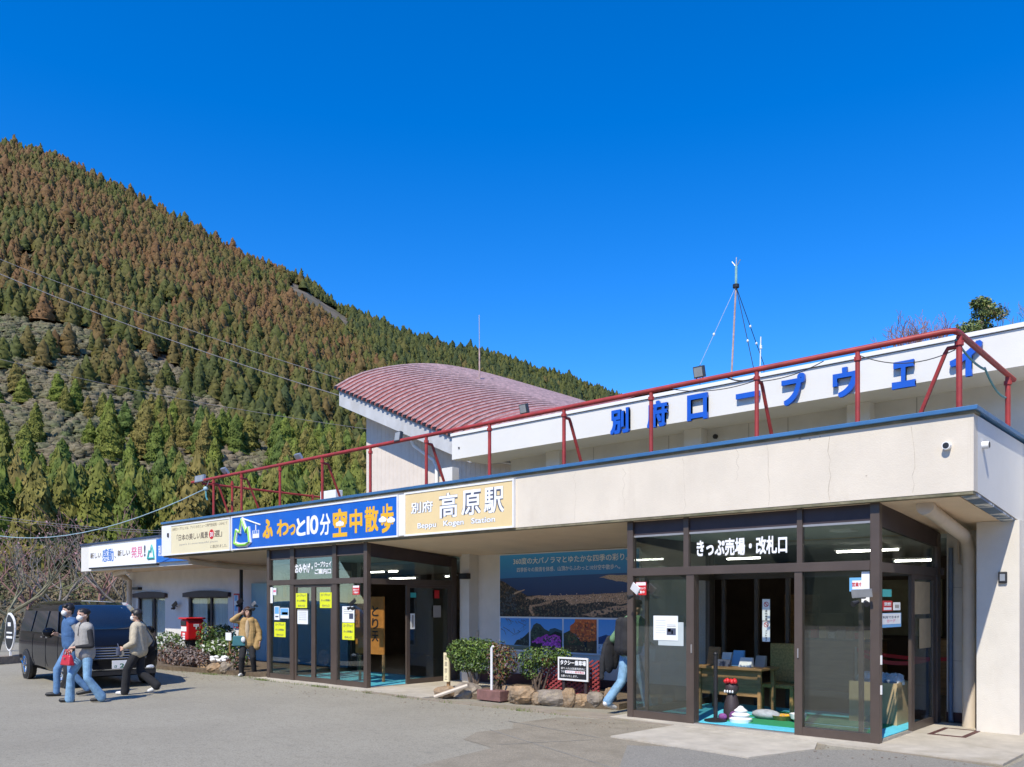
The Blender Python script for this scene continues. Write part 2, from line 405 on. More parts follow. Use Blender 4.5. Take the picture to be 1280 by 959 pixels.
# frame of the drain cover in the slab
mb = MB()
for a in [(0.25, 0.70, 1.20, 1.26), (0.25, 0.70, 1.90, 1.96), (0.25, 0.31, 1.26, 1.90), (0.64, 0.70, 1.26, 1.90)]: mb.box(*a, 0.03, 0.036)
dc = thing('drain_cover', 'square drain cover with maroon frame set in the slab by the pillar', 'drain cover', (0.47, 1.58, 0.03))
mb.build('frame', PLINTH, dc); box('lid', CONC, 0.312, 0.638, 1.262, 1.898, 0.03, 0.0335, dc)

# hill terrain
na, ny = 190, 74
aa = np.linspace(-2.2, 1.5, na); yy = np.concatenate([np.linspace(43, 180, 24), np.linspace(190, 800, 38), np.linspace(830, 1500, ny-62)])
A, Y = np.meshgrid(aa, yy); Z = hill_z(A, Y); WX, WY = cam2w(A*Y, Y)
mb = MB(); mb.v = list(zip(WX.ravel(), WY.ravel(), Z.ravel()))
mb.f = [(j*na+i, j*na+i+1, (j+1)*na+i+1, (j+1)*na+i) for j in range(ny-1) for i in range(na-1)]; mb.m = [0]*len(mb.f)
tag(mb.build('hill', HILLM, loc=(-200, 200, 0), smooth=True), 'steep wooded hillside rising behind the station', kind='structure')
# wooded rise added behind the camera to darken the reflections in the glass
mb = MB(); n = 90
for j, (r, h) in enumerate([(48, -0.05), (56, 4.5), (75, 10), (120, 22), (260, 30)]):
    for i in range(n):
        t = RAD(195 + 200*i/(n-1)); k = 1 + 0.18*math.sin(i*1.7)+0.15*math.sin(i*0.61+j)
        mb.v.append((CAMX + r*math.cos(t), CAMY + r*math.sin(t)-4, h*k))
mb.f = [(j*n+i, j*n+i+1, (j+1)*n+i+1, (j+1)*n+i) for j in range(4) for i in range(n-1)]; mb.m = [0]*len(mb.f)
FARW = M('far_wood', (0.025, 0.035, 0.014), 0.9, 0.5, 0.25, col2=(0.08, 0.085, 0.045))
tag(mb.build('wooded_rise', FARW, loc=(0, -60, 0)), 'wooded rise on the far side of the car park', kind='structure')

# ================================================================== STATION BUILDING
VB = 2.5          # front wall of the ground floor
FZ0, FZ1 = 2.965, 3.80
def topz(u): return FZ1 + 0.0025*(u+8)
st = thing('station_building', 'cream two-storey ropeway station with long flat canopy and blue coping', 'building', (-8.6, 4, 0))
def soff(v): return 2.955 - 0.092*v
U0, U1 = -18.3, 1.107
# canopy
mb = MB(); mb.hexa([(U0, -0.11, FZ0), (U1, -0.11, FZ0), (U1, 0.06, FZ0), (U0, 0.06, FZ0), (U0, -0.11, topz(U0)), (U1, -0.11, topz(U1)), (U1, 0.06, topz(U1)), (U0, 0.06, topz(U0))])
mb.build('canopy_fascia', CREAM, st)
mb = MB(); mb.hexa([(U1-0.16, 0.062, FZ0), (U1, 0.062, FZ0), (U1, 3.4, 2.68), (U1-0.16, 3.4, 2.68), (U1-0.16, 0.062, topz(U1)), (U1, 0.062, topz(U1)), (U1, 3.4, topz(U1)), (U1-0.16, 3.4, topz(U1))])
mb.build('canopy_side', BANDW, st)
mb = MB(); mb.hexa([(U0, -0.105, FZ0-0.035), (U1-0.006, -0.105, FZ0-0.035), (U1-0.006, 0.02, FZ0-0.035), (U0, 0.02, FZ0-0.035), (U0, -0.105, FZ0-0.002), (U1-0.006, -0.105, FZ0-0.002), (U1-0.006, 0.02, FZ0-0.002), (U0, 0.02, FZ0-0.002)])
mb.build('drip_edge', EDGE, st)
mb = MB(); mb.hexa([(U0, 0.022, soff(0)-0.03), (U1-0.18, 0.022, soff(0)-0.03), (U1-0.18, VB+.3, soff(VB)), (U0, VB+.3, soff(VB)), (U0, 0.022, soff(0)+0.0), (U1-0.18, 0.022, soff(0)), (U1-0.18, VB+.3, soff(VB)+0.05), (U0, VB+.3, soff(VB)+0.05)])
mb.build('soffit', SOFFIT, st)
# peeling blue strip along the side soffit edge
mb = MB(); mb.hexa([(U1-0.165, 0.03, FZ0-0.035), (U1-0.01, 0.03, FZ0-0.035), (U1-0.01, 1.9, 2.775), (U1-0.165, 1.9, 2.775), (U1-0.165, 0.03, FZ0-0.004), (U1-0.01, 0.03, FZ0-0.004), (U1-0.01, 1.9, 2.795), (U1-0.165, 1.9, 2.795)])
mb.build('side_drip_edge', layer_stain(M('peeling_blue', (0.10, 0.16, 0.24), 0.6, 0.2, 8), (0.75, 0.75, 0.72), 3.2, (0.3, 1, 0.3), 0.52, 0.56, 1.0), st)
box('canopy_roof', EDGE, U0, U1-0.17, 0.07, 4.25, 3.2, 3.70, st)
mb = MB()
mb.hexa([(U0-.03, -0.17, topz(U0)+0.03), (U1+.05, -0.17, topz(U1)+0.03), (U1+.05, 0.12, topz(U1)+0.03), (U0-.03, 0.12, topz(U0)+0.03), (U0-.03, -0.17, topz(U0)+0.08), (U1+.05, -0.17, topz(U1)+0.08), (U1+.05, 0.12, topz(U1)+0.08), (U0-.03, 0.12, topz(U0)+0.08)])
mb.build('coping', COPING, st, bevel=0.006)
box('coping_side', COPING, U1-0.18, U1+0.05, 0.122, 3.4, topz(U1)+0.031, topz(U1)+0.077, st, bevel=0.006)
mb = MB()
mb.hexa([(U0-.01, -0.13, topz(U0)+0.002), (U1+.02, -0.13, topz(U1)+0.002), (U1+.02, 0.09, topz(U1)+0.002), (U0-.01, 0.09, topz(U0)+0.002), (U0-.01, -0.13, topz(U0)+0.029), (U1+.02, -0.13, topz(U1)+0.029), (U1+.02, 0.09, topz(U1)+0.029), (U0-.01, 0.09, topz(U0)+0.029)])
mb.build('coping_packing', EDGE, st)
# hairline cracks on the fascia
CRK = M('crack_shadow_grime', (0.42, 0.355, 0.275), 0.9, 0.2, 20)  # one brown tone for cracks and chipped paint
for px, y0, y1, wd in [(1142, 533, 616, 2.2), (1037, 545, 625, 3.2), (960, 555, 632, 2.4), (922, 560, 600, 2.2), (855, 572, 640, 1.8), (780, 585, 640, 1.6), (719, 590, 652, 1.6)]:
    mb = MB(); pts = []
    rr = random.Random(px)
    for k in range(9):
        p = on_y(px + rr.uniform(-1.6, 1.6) + (k-4)*0.4*rr.choice((1, 1, -1)), y0 + (y1-y0)*k/8, -0.1115); pts.append(p)
    wv = wd*0.0008
    for k in range(8):
        a, b = pts[k], pts[k+1]; ww = wv*rr.uniform(0.5, 1.4)
        mb.poly([(a.x-ww, a.y, a.z), (a.x+ww, a.y, a.z), (b.x+ww, b.y, b.z), (b.x-ww, b.y, b.z)])
    mb.build('crack', CRK, st)
for px, py, r in [(885, 556, 3.0), (905, 553, 2.0), (1000, 548, 2.6), (1025, 546, 2.0), (870, 560, 2.2), (847, 567, 1.8), (1083, 595, 1.6), (1012, 549, 2.2)]:
    p = on_y(px, py, -0.1115); mb = MB(); rr = random.Random(px)
    mb.poly([(p.x+math.cos(t)*r*0.008*rr.uniform(.4, 1.5), p.y, p.z+math.sin(t)*r*0.006*rr.uniform(.4, 1.3)) for t in [k*0.785 for k in range(8)]])
    mb.build('paint_chip', CRK, st)
# vent stubs
def vent(c, d, label):
    p = Vector(c); d = Vector(d)
    mb = MB(); mb.tube([p, p+d*0.07], 0.044, 16)
    v = mb.build('vent_stub', WHITE, st, smooth=True)
    MB().tube([p+d*0.071, p+d*0.074], 0.034, 14).build('vent_hole', DARK, v)
vent(on_y(1184.5, 558, -0.11), (0, -1, 0), '')
vent(on_x(1228, 557, U1), (1, 0, 0), '')

# ground-floor walls: three openings behind the two glass entrances
def wall(name, m, x0, x1, y0, y1, z0, z1): return box(name, m, x0, x1, y0, y1, z0, z1, st)
wall('wall', WALLW, -9.72, -3.62, VB, VB+0.2, 0, 2.75)
wall('wall', WALLW, 0.10, 0.66, 2.62, 2.8, 0, 2.74)
pier_l = on_y(577, 780, 2.22).x; pier_r = on_y(586.5, 780, 2.22).x
wall('pier', WALLW, pier_l, pier_r, 2.22, VB-0.002, 0, 2.80)
box('plinth', PLINTH, pier_r+.003, -3.62, VB-0.02, VB-0.001, 0.0, 0.27, st)
box('plinth', PLINTH, 0.10, 0.66, 2.60, 2.619, 0.0, 0.17, st)
wall('pillar', WALLW, 0.655, 1.15, 1.9, 3.3, 0, 2.785)
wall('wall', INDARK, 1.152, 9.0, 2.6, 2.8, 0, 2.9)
box('side_board', WHITE, 1.16, 2.6, 2.45, 2.52, 1.95, 2.75, st)
box('plinth', PLINTH, 1.152, 9.0, 2.57, 2.599, 0, 1.9, st)
box('canopy_extension', BANDW, 1.16, 9, 2.4, 4.2, 2.905, 3.85, st)
# joints and small fittings on the wall
for uu in (0.2, ): box('wall_joint', GREYP, 0.11, 0.64, 2.617, 2.6195, 0.90, 0.906, st); box('wall_joint', GREYP, 0.11, 0.64, 2.617, 2.6195, 1.94, 1.946, st)
p = on_y(1254, 722, 1.9)
sw = box('switch_box', DARK, p.x-0.05, p.x+0.05, 1.86, 1.899, p.z-0.075, p.z+0.075, st, bevel=0.012)
box('switch_face', STEEL, p.x-0.03, p.x+0.03, 1.855, 1.859, p.z-0.045, p.z+0.045, sw)
p = on_y(588.5, 652+66, 2.3)
box('wall_lamp', DARK, pier_l+0.06, pier_l+0.28, 2.08, 2.218, on_y(581, 724, 2.2).z, on_y(581, 717, 2.2).z, st, bevel=0.01)
p = on_y(600, 791, VB); box('outlet_box', PIPE, p.x-0.14, p.x-0.02, VB-0.06, VB-0.001, p.z-0.06, p.z+0.06, st, bevel=0.008)
# drain pipes
mb = MB(); mb.tube([(0.50, 0.30, 2.86), (0.50, 1.2, 2.72), (0.49, 1.9, 2.63), (0.48, 2.12, 2.57), (0.48, 2.22, 2.45), (0.48, 2.25, 2.3), (0.48, 2.25, 0.03)], 0.085, 14)
dp = mb.build('drain_pipe', PIPE, st, smooth=True)
MB().tube([(0.50, 0.24, 2.868), (0.50, 0.36, 2.85)], 0.10, 14).build('pipe_socket', PIPE, dp, smooth=True)
mb = MB(); mb.tube([(0.17, 2.55, 2.5), (0.17, 2.55, 0.12), (0.19, 2.50, 0.05)], 0.033, 10)
mb.build('drain_pipe', M('blue_grey_pipe', (0.14, 0.18, 0.23), 0.5, 0.15, 4), st, smooth=True)
MB().tube([(0.27, 2.56, 2.6), (0.27, 2.56, 2.28), (0.34, 2.52, 2.25)], 0.016, 8).build('conduit', PIPE, st, smooth=True)

# interior behind the glass
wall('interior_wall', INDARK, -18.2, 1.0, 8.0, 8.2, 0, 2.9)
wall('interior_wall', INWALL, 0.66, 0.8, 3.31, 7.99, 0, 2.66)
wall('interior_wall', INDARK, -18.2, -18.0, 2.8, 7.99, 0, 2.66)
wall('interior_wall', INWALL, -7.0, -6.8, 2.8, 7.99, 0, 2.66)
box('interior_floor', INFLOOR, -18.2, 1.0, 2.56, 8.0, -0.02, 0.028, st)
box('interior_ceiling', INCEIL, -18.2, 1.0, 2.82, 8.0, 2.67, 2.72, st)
# inner sliding-door frame between the entrance and the hall
for px in (905, 946, 985): q = on_y(px, 780, 2.55).x; box('inner_door_stile', BRONZE, q-.03, q+.03, 2.52, 2.58, .03, 2.12, st)
box('inner_lintel', BRONZE, -3.6, .08, 2.515, 2.585, 2.121, 2.22, st)
# ticket counter and shelves in the dark hall
ct = box('counter', WOOD, -3.4, -1.9, 5.6, 6.2, 0.03, 1.0, st); box('counter_top', INWALL, -3.45, -1.85, 5.55, 6.25, 1.001, 1.04, ct)
box('counter', WOOD, -1.2, 0.5, 6.3, 6.9, 0.03, 1.05, st)
for k in range(4): box('shelf_unit', INWALL, -15.5+1.6*k, -14.3+1.6*k, 6.8, 7.2, 0.03, 1.5+0.15*(k % 2), st)
for i_, (x_, h_) in enumerate([(-4.3, 1.9), (-3.6, 1.5), (-0.9, 1.8), (-.2, 1.4)]): box('goods_shelf', [WOOD, INWALL][i_ % 2], x_, x_+.62, 7.0, 7.4, .03, h_, st)
for i_ in range(9): box('goods_box', [WOOD, REDP, SIGNBEIGE, PAPER, GREYP][i_ % 5], -3.35+.17*i_, -3.22+.17*i_, 5.7, 5.85, 1.042, 1.16+.05*(i_ % 3), ct)
box('ticket_window', M('lit_ticket_window', (0.30, 0.27, 0.16), 0.5, 0.2, 3), -2.6, -1.4, 7.9, 7.99, 1.05, 2.2, st)  # lit look is put into the warm base colour; it emits nothing

# ---------------- upper storey band
VU = 3.2
bl = on_y(565, 560, VU).x
box('upper_fascia', BANDW, bl, 9.0, VU, VU+0.18, 5.07, 5.60, st)
box('upper_trim', WHITE, bl-0.02, 9.0, VU-0.035, VU+0.3, 5.612, 5.675, st)
box('upper_trim_shadow_gap', DARK, bl, 9.0, VU+0.01, VU+0.2, 5.600, 5.612, st)  # dark strip drawn as the line under the trim
box('upper_soffit', BANDW, bl, 9.0, VU+0.181, 4.35, 5.10, 5.2, st)
box('upper_end', BANDW, bl, bl+0.16, VU+0.181, 7.0, 5.201, 5.60, st)
box('upper_wall', M('upper_wall_paint', (0.64, 0.62, 0.58), 0.8, 0.05, 2, bump=0.1), bl+0.9, 9.0, 4.25, 4.45, 3.70, 5.099, st)
box('upper_roof', EDGE, bl+0.17, 9.0, VU+0.3, 9, 5.45, 5.60, st)
box('rear_block', BANDW, bl+1.0, 8.99, 4.46, 9.0, 2.8, 5.09, st)
box('lower_roof', EDGE, U0, bl+0.99, 4.26, 9, 2.8, 3.65, st)
for px in (690, 865, 1072, 558): 
    p = on_y(px, 560, 4.0); box('upper_pilaster', BANDW, p.x-0.19, p.x+0.19, 4.02, 4.249, 3.70, 5.098, st)
for px in (742, 836, 936, 985, 1146, 1198):
    p = on_y(px, 560, 4.25); box('upper_wall_joint', GREYP, p.x-0.006, p.x+0.006, 4.246, 4.2495, 3.70, 5.09, st)
p = on_y(895, 546, 4.25); MB().tube([(p.x, 4.25, p.z), (p.x, 4.2, p.z)], 0.045, 10).build('weep_hole', DARK, st)
p = on_y(574, 560, VU); MB().tube([(p.x, VU, p.z), (p.x, VU-0.02, p.z)], 0.022, 8).build('weep_hole', DARK, st)

# ---------------- blue letters on the upper band
ls = thing('roof_sign', 'row of raised blue Japanese letters spelling the ropeway name on the white upper band', 'sign', (-3, VU-0.05, 5.1))
LT = [('別', 763, 786, 543, 510), ('府', 809, 834, 535, 500), ('ロ', 859, 884, 526, 491.5), ('ー', 920, 949, 506.5, 493), ('プ', 977, 1006, 507, 467), ('ウ', 1041, 1072, 497, 458), ('ェ', 1115, 1144, 486, 450), ('イ', 1187, 1228, 472, 427)]
for ch, x0, x1, yb, yt in LT:
    xm = (x0+x1)/2
    p0, p1 = on_y(x0, yb, VU-0.075), on_y(x1, yb, VU-0.075)
    zb, zt = on_y(xm, yb-1, VU-0.075).z, on_y(xm, yt+1, VU-0.075).z
    if ch == 'ー':
        zc = (on_y(920, 500, VU).z + on_y(949, 494, VU).z)/2
        MB().box(p0.x, p1.x, VU-0.085, VU-0.03, 5.285, 5.375).build('letter', BLUE, ls)
        continue
    text(ch, p0.x, p1.x, zb, zt, VU-0.03, BLUE, ls, 'letter', bold=0.035, ex=0.055, res=4)

# ---------------- rear hall with curved maroon roof
TE, TW = 4.9, 5.6
hall = thing('curved_roof_hall', 'pale hall with a wavy maroon metal roof rising behind the canopy', 'building', (-15, 6, 3.65))
Aq, Bq = on_y(419, 484, TE), on_y(568, 545.5, TE)
sl = (Bq.z - Aq.z) / (Bq.x - Aq.x)
sil = [(419, 484), (434, 472.5), (455, 465), (478, 460), (505, 456.5), (528, 455), (556, 456.5), (600, 465), (640, 476), (673, 485.5), (720, 499), (775, 517)]
prof = []
for px, py in sil:
    q = on_x(px, py, Aq.x); prof.append((q.y - TE, q.z - Aq.z))
pt = np.array(prof); NT = 30
tt = np.linspace(0, pt[-1, 0], NT); 
zz = np.interp(tt, pt[:, 0], pt[:, 1])
for _ in range(2): zz[1:-1] = 0.25*zz[:-2] + 0.5*zz[1:-1] + 0.25*zz[2:]
UR = Bq.x + 4.5
def rz(u): return Aq.z + sl*(min(u, Bq.x+0.6)-Aq.x) + (0.02*(u-Bq.x-0.6)*sl if u > Bq.x+0.6 else 0)
mb = MB(); NUR = 14
us = [Aq.x + (UR-Aq.x)*i/(NUR-1) for i in range(NUR)]
for j in range(NT):
    for u in us: mb.v.append((u, TE+tt[j], rz(u)+zz[j]))
for j in range(NT-1):
    for i in range(NUR-1): mb.f.append((j*NUR+i, j*NUR+i+1, (j+1)*NUR+i+1, (j+1)*NUR+i)); mb.m.append(0)
n0 = len(mb.v)
for j in range(NT):
    for u in us: mb.v.append((u, TE+tt[j], rz(u)+zz[j]-0.05))
for j in range(NT-1):
    for i in range(NUR-1): mb.f.append((n0+(j+1)*NUR+i, n0+(j+1)*NUR+i+1, n0+j*NUR+i+1, n0+j*NUR+i)); mb.m.append(0)
for i in range(NUR-1): mb.f.append((i+1, i, n0+i, n0+i+1)); mb.m.append(0)
for j in range(NT-1): mb.f.append((j*NUR, (j+1)*NUR, n0+(j+1)*NUR, n0+j*NUR)); mb.m.append(0)
roof = mb.build('roof', ROOFRED, hall, smooth=True)
nr = 40; du = (Bq.x - Aq.x)/26
for k in range(nr):
    u = Aq.x + 0.03 + du*k
    if u > UR-0.1: break
    mb = MB(); h, wd = 0.045, 0.020
    for j in range(NT):
        z = rz(u)+zz[j]; y = TE - 0.03 + tt[j]
        mb.v += [(u-wd, y, z+0.002), (u-wd*0.5, y, z+h), (u+wd*0.5, y, z+h), (u+wd, y, z+0.002)]
    for j in range(NT-1):
        for q in range(3): mb.f.append((4*j+q, 4*j+q+1, 4*j+q+5, 4*j+q+4)); mb.m.append(1 if q == 2 and False else 0)
    mb.f.append((3, 2, 1, 0)); mb.m.append(0)
    rb = mb.build('roof_rib', ROOFPALE, hall)
    MB().box(u-0.05, u+0.05, TE-0.04, TE+0.03, rz(u)-0.05, rz(u)+0.03).build('rib_cap', DARK, hall)
# eave fascia, soffit, wall
mb = MB(); xs = [Aq.x+0.12 + (UR-Aq.x-0.12)*i/12 for i in range(13)]
for i in range(12):
    a, b = xs[i], xs[i+1]
    mb.hexa([(a, TE+0.06, rz(a)-0.52), (b, TE+0.06, rz(b)-0.52), (b, TE+0.16, rz(b)-0.52), (a, TE+0.16, rz(a)-0.52), (a, TE+0.06, rz(a)-0.06), (b, TE+0.06, rz(b)-0.06), (b, TE+0.16, rz(b)-0.06), (a, TE+0.16, rz(a)-0.06)])
mb.build('eave_fascia', EAVE, hall)
mb = MB()
for i in range(12):
    a, b = xs[i], xs[i+1]
    mb.hexa([(a, TE+0.161, rz(a)-0.50), (b, TE+0.161, rz(b)-0.50), (b, TW+0.1, rz(b)-0.50), (a, TW+0.1, rz(a)-0.50), (a, TE+0.161, rz(a)-0.42), (b, TE+0.161, rz(b)-0.42), (b, TW+0.1, rz(b)-0.42), (a, TW+0.1, rz(a)-0.42)])
mb.build('eave_soffit', EAVE, hall)
wl = on_y(458, 540, TW).x
mb = MB(); n = 10
for i in range(n):
    a = wl + (UR-wl)*i/n; b = wl + (UR-wl)*(i+1)/n
    mb.hexa([(a, TW, 3.65), (b, TW, 3.65), (b, TW+0.2, 3.65), (a, TW+0.2, 3.65), (a, TW, rz(a)-0.47), (b, TW, rz(b)-0.47), (b, TW+0.2, rz(b)-0.47), (a, TW+0.2, rz(a)-0.47)])
mb.build('wall', SIDING, hall)
mb = MB(); u = wl
while u < bl + 3:
    u += 0.18; mb.box(u-0.005, u+0.005, TW-0.005, TW-0.001, 3.66, rz(u)-0.5)
s_ = mb.build('siding_batten', SIDING, hall); s_['kind'] = 'stuff'
mb = MB(); mb.box(wl, wl+0.2, TW+0.201, TW+9, 3.65, rz(wl)-0.3); mb.build('wall', SIDING, hall)
p = on_y(545, 560, TW-0.1)
MB().tube([(p.x-0.75, TE+0.3, rz(p.x)-0.28), (p.x-0.7, TE+0.4, rz(p.x)-0.5), (p.x-0.1, TW-0.1, rz(p.x)-0.95), (p.x, TW-0.08, rz(p.x)-1.15), (p.x, TW-0.08, 3.66)], 0.05, 10).build('downpipe', WHITE, hall, smooth=True)

# ---------------- left wing with arched windows
WF = 1.0
wing = thing('cafe_wing', 'low white wing with two dark-hooded windows at the left end of the station', 'building', (-23, 3, 0))
wl0, wr0 = on_y(101.5, 690, WF).x, -18.34
box('roof_fascia', BANDW, wl0, wr0+0.8, WF, WF+0.15, 2.80, 3.66, wing)
box('roof_slab', EDGE, wl0, wr0+0.8, WF+0.151, 8, 3.2, 3.55, wing)
box('roof_coping', COPINGD, wl0-0.04, wr0+0.8, WF-0.04, WF+0.2, 3.662, 3.73, wing)
box('soffit', SOFFIT, wl0+0.02, wr0+0.8, WF+0.151, VB+0.3, 2.80, 2.86, wing)
WW = [(-25.75, -23.7), (-22.1, -19.65)]
zs0, zs1 = 0.55, 1.93
def wbox(n, x0, x1, z0, z1): box(n, WINGW, x0, x1, VB, VB+0.2, z0, z1, wing)
wbox('wall', -26.4, -17.0+3.5, zs1, 2.80)
wbox('wall', -26.4, -13.5, 0, zs0)
wbox('wall', -26.4, WW[0][0], zs0, zs1); wbox('wall', WW[0][1], WW[1][0], zs0, zs1); wbox('wall', WW[1][1], -13.5, zs0, zs1)
box('end_wall', WINGW, -26.4, -26.2, VB+0.201, 8, 0, 3.2, wing)
CURT = M('white_curtain', (0.80, 0.77, 0.70), 0.9, 0.12, 4, stretch=(14, 1, 0.3))
for (a, b) in WW:
    wn = MB(); fr = 0.06
    wn.box(a, b, VB+0.03, VB+0.09, zs0, zs0+fr); wn.box(a, b, VB+0.03, VB+0.09, zs1-fr, zs1)
    for q in (a, (a*0.45+b*0.55), b-fr): wn.box(q, q+fr*1.3, VB+0.028, VB+0.092, zs0, zs1)
    wo_ = wn.build('window', BRONZED, wing)
    box('pane', GLASSW, a+fr, b-fr, VB+0.058, VB+0.064, zs0+fr, zs1-fr, wo_)
    for (s, e) in ((a+0.08, a+(b-a)*0.40), (b-(b-a)*0.52, b-0.08)):
        cm = MB(); nn = 14
        for k in range(nn):
            x = s+(e-s)*k/nn; cm.hexa([(x, VB+0.12+0.02*(k % 2), zs0+.05), (x+(e-s)/nn, VB+0.12+0.02*((k+1) % 2), zs0+.05), (x+(e-s)/nn, VB+0.15, zs0+.05), (x, VB+0.15, zs0+.05), (x, VB+0.12+0.02*(k % 2), zs1), (x+(e-s)/nn, VB+0.12+0.02*((k+1) % 2), zs1), (x+(e-s)/nn, VB+0.15, zs1), (x, VB+0.15, zs1)])
        cm.build('curtain', CURT, wo_)
    # shallow arched hood
    pts = [(a-0.18, VB, zs1-0.02), (b+0.18, VB, zs1-0.02)] + [(b+0.18-(b-a+0.36)*k/10, VB, zs1+0.11+0.07*math.sin(math.pi*k/10)) for k in range(11)]
    MB().prism(pts, (0, -0.11, 0)).build('hood', BRONZED, wo_)
    box('sill', PLINTH, a-0.05, b+0.05, VB-0.07, VB-0.001, zs0-0.06, zs0-0.002, wo_)
box('interior_back', INDARK, -26.1, -18.3, 4.5, 4.6, 0, 2.8, wing)
pl = on_y(160, 740, 2.3)
MB().tube([(pl.x+2.4, WF+0.3, 2.76), (pl.x+0.4, WF+0.7, 2.72), (pl.x+0.05, 2.1, 2.66), (pl.x, 2.35, 2.5), (pl.x, 2.35, 0.05)], 0.09, 10).build('drain_pipe', PIPE, wing, smooth=True)
MB().tube([(-17.6, 0.25, 2.83), (-17.4, 1.2, 2.72), (-16.6, 2.3, 2.66), (-16.4, 2.4, 2.5), (-16.4, 2.42, 1.9)], 0.08, 10).build('drain_pipe', PIPE, st, smooth=True)
p = on_y(301.5, 740, 2.2); MB().tube([(p.x, 2.2, 0.05), (p.x, 2.2, 2.78)], 0.05, 8).build('dark_post', DARK, wing)
a, b = on_y(315, 760, 2.4).x, -13.6
box('blue_panel', M('pale_teal_panel', (0.22, 0.42, 0.50), 0.4, 0.08, 2), a, b, 2.38, 2.44, 0.1, 2.28, wing)
box('light_box', DARK, on_y(167, 735, 2.4).x, on_y(174, 735, 2.4).x, 2.35, 2.499, 2.18, 2.27, wing)
# ================================================================== GLASS ENTRANCES
G = 0.008
def pane(x0, x1, y0, y1, z0, z1, par, m=None):
    return box('glass_pane', m or GLASS, x0, x1, y0, y1, z0, z1, par)
def leaf(par, x0, x1, y, z0, z1, st=0.055, axis='x', m=None):
    """sliding door leaf: stiles and rails as one frame, glass, small pull"""
    mb = MB()
    def bx(a0, a1, zz0, zz1, d=0.02):
        if axis == 'x': mb.box(a0, a1, y-d, y+d, zz0, zz1)
        else: mb.box(y-d, y+d, a0, a1, zz0, zz1)
    bx(x0, x0+st, z0, z1); bx(x1-st, x1, z0, z1); bx(x0+st, x1-st, z0, z0+0.10, 0.018); bx(x0+st, x1-st, z1-0.06, z1, 0.018)
    d = mb.build('sliding_door', BRONZE, par)
    if axis == 'x': pane(x0+st, x1-st, y-G/2, y+G/2, z0+0.10, z1-0.06, d, m)
    else: pane(y-G/2, y+G/2, x0+st, x1-st, z0+0.10, z1-0.06, d, m)
    return d
ZT, ZP, ZL1, ZL0, ZB = 2.945, 2.70, 2.235, 2.12, 0.135
def vestibule(name, label, u0, u1, uppers, lowers, openings, base):
    t = thing(name, label, 'glass entrance', base, 'glass entrances under the canopy')
    D = VB - 0.02
    def post(x0, x1, y0, y1, z0=0.03, z1=ZT): return box('post', BRONZE, x0, x1, y0, y1, z0, z1, t, bevel=0.004)
    post(u0, u0+0.10, 0, 0.10); post(u1-0.11, u1, 0, 0.10)
    post(u0, u0+0.08, D-0.16, D, z1=2.70); post(u1-0.08, u1, D-0.16, D, z1=2.70)
    # front: header panel, transom glass, lintel
    segs = [u0+0.10] + [x for a in uppers for x in a] + [u1-0.11]
    for a, b in uppers: box('mullion', BRONZE, a, b, 0.012, 0.082, ZL1+0.001, ZT, t)
    for i in range(0, len(segs), 2):
        a, b = segs[i]+0.001, segs[i+1]-0.001
        box('header_panel', BRONZED, a, b, 0.045, 0.075, ZP+0.02, ZT, t)
        box('bead', ALU if name == 'ticket_entrance' else BRONZE, a, b, 0.032, 0.08, ZP-0.008, ZP+0.019, t)
        pane(a, b, 0.05, 0.05+G, ZL1+0.001, ZP-0.009, t)
    box('lintel', BRONZE, u0+0.101, u1-0.111, -0.006, 0.09, ZL0, ZL1, t, bevel=0.004)
    for a, b in lowers: box('mullion', BRONZE, a, b, 0.006, 0.092, 0.03, ZL0-0.001, t)
    segs = [u0+0.10] + [x for a in lowers for x in a] + [u1-0.11]
    for i in range(0, len(segs), 2):
        a, b = segs[i]+0.001, segs[i+1]-0.001
        if i//2 in openings: continue
        box('bottom_rail', BRONZE, a, b, 0.01, 0.085, 0.03, ZB, t)
        pane(a, b, 0.045, 0.045+G, ZB+0.001, ZL0-0.001, t)
    # sides
    for side, x0, x1 in (('l', u0, u0+0.08), ('r', u1-0.08, u1)):
        mb = MB(); s2 = lambda v: soff(v)-0.012
        mb.hexa([(x0+.01, 0.101, ZP-0.05), (x1-.01, 0.101, ZP-0.05), (x1-.01, D, ZP-0.20), (x0+.01, D, ZP-0.20), (x0+.01, 0.101, s2(0.1)), (x1-.01, 0.101, s2(0.1)), (x1-.01, D, s2(D)), (x0+.01, D, s2(D))])
        mb.build('header_panel', BRONZED, t)
        box('lintel', BRONZE, x0+.005, x1-.005, 0.101, D-0.161, ZL0-0.02, ZL1-0.02, t)
        mb = MB(); xm = (x0+x1)/2
        mb.hexa([(xm, 0.101, ZL1-0.02), (xm+G, 0.101, ZL1-0.02), (xm+G, D-0.161, ZL1-0.02), (xm, D-0.161, ZL1-0.02), (xm, 0.101, ZP-0.05), (xm+G, 0.101, ZP-0.05), (xm+G, D-0.161, ZP-0.19), (xm, D-0.161, ZP-0.19)])
        mb.build('glass_pane', GLASS, t)
    box('ceiling', INCEIL, u0+0.082, u1-0.082, 0.101, D, 2.72, 2.745, t)
    return t, D
tv, D = vestibule('ticket_entrance', 'right-hand glass entrance with bronze frame, open doorway and white ticket-office lettering', -3.58, 0.06,
    [(-2.63, -2.55), (-0.97, -0.90)], [(-2.58, -2.46), (-1.00, -0.90)], {1}, (-1.76, 0, 0.03))
leaf(tv, -3.34, -2.46, 0.125, 0.035, ZL0-0.002); leaf(tv, -1.0, -0.17, 0.125, 0.035, ZL0-0.002)
leaf(tv, 1.26, D-0.16, 0.02, 0.035, ZL0-0.022, st=0.13, axis='y')
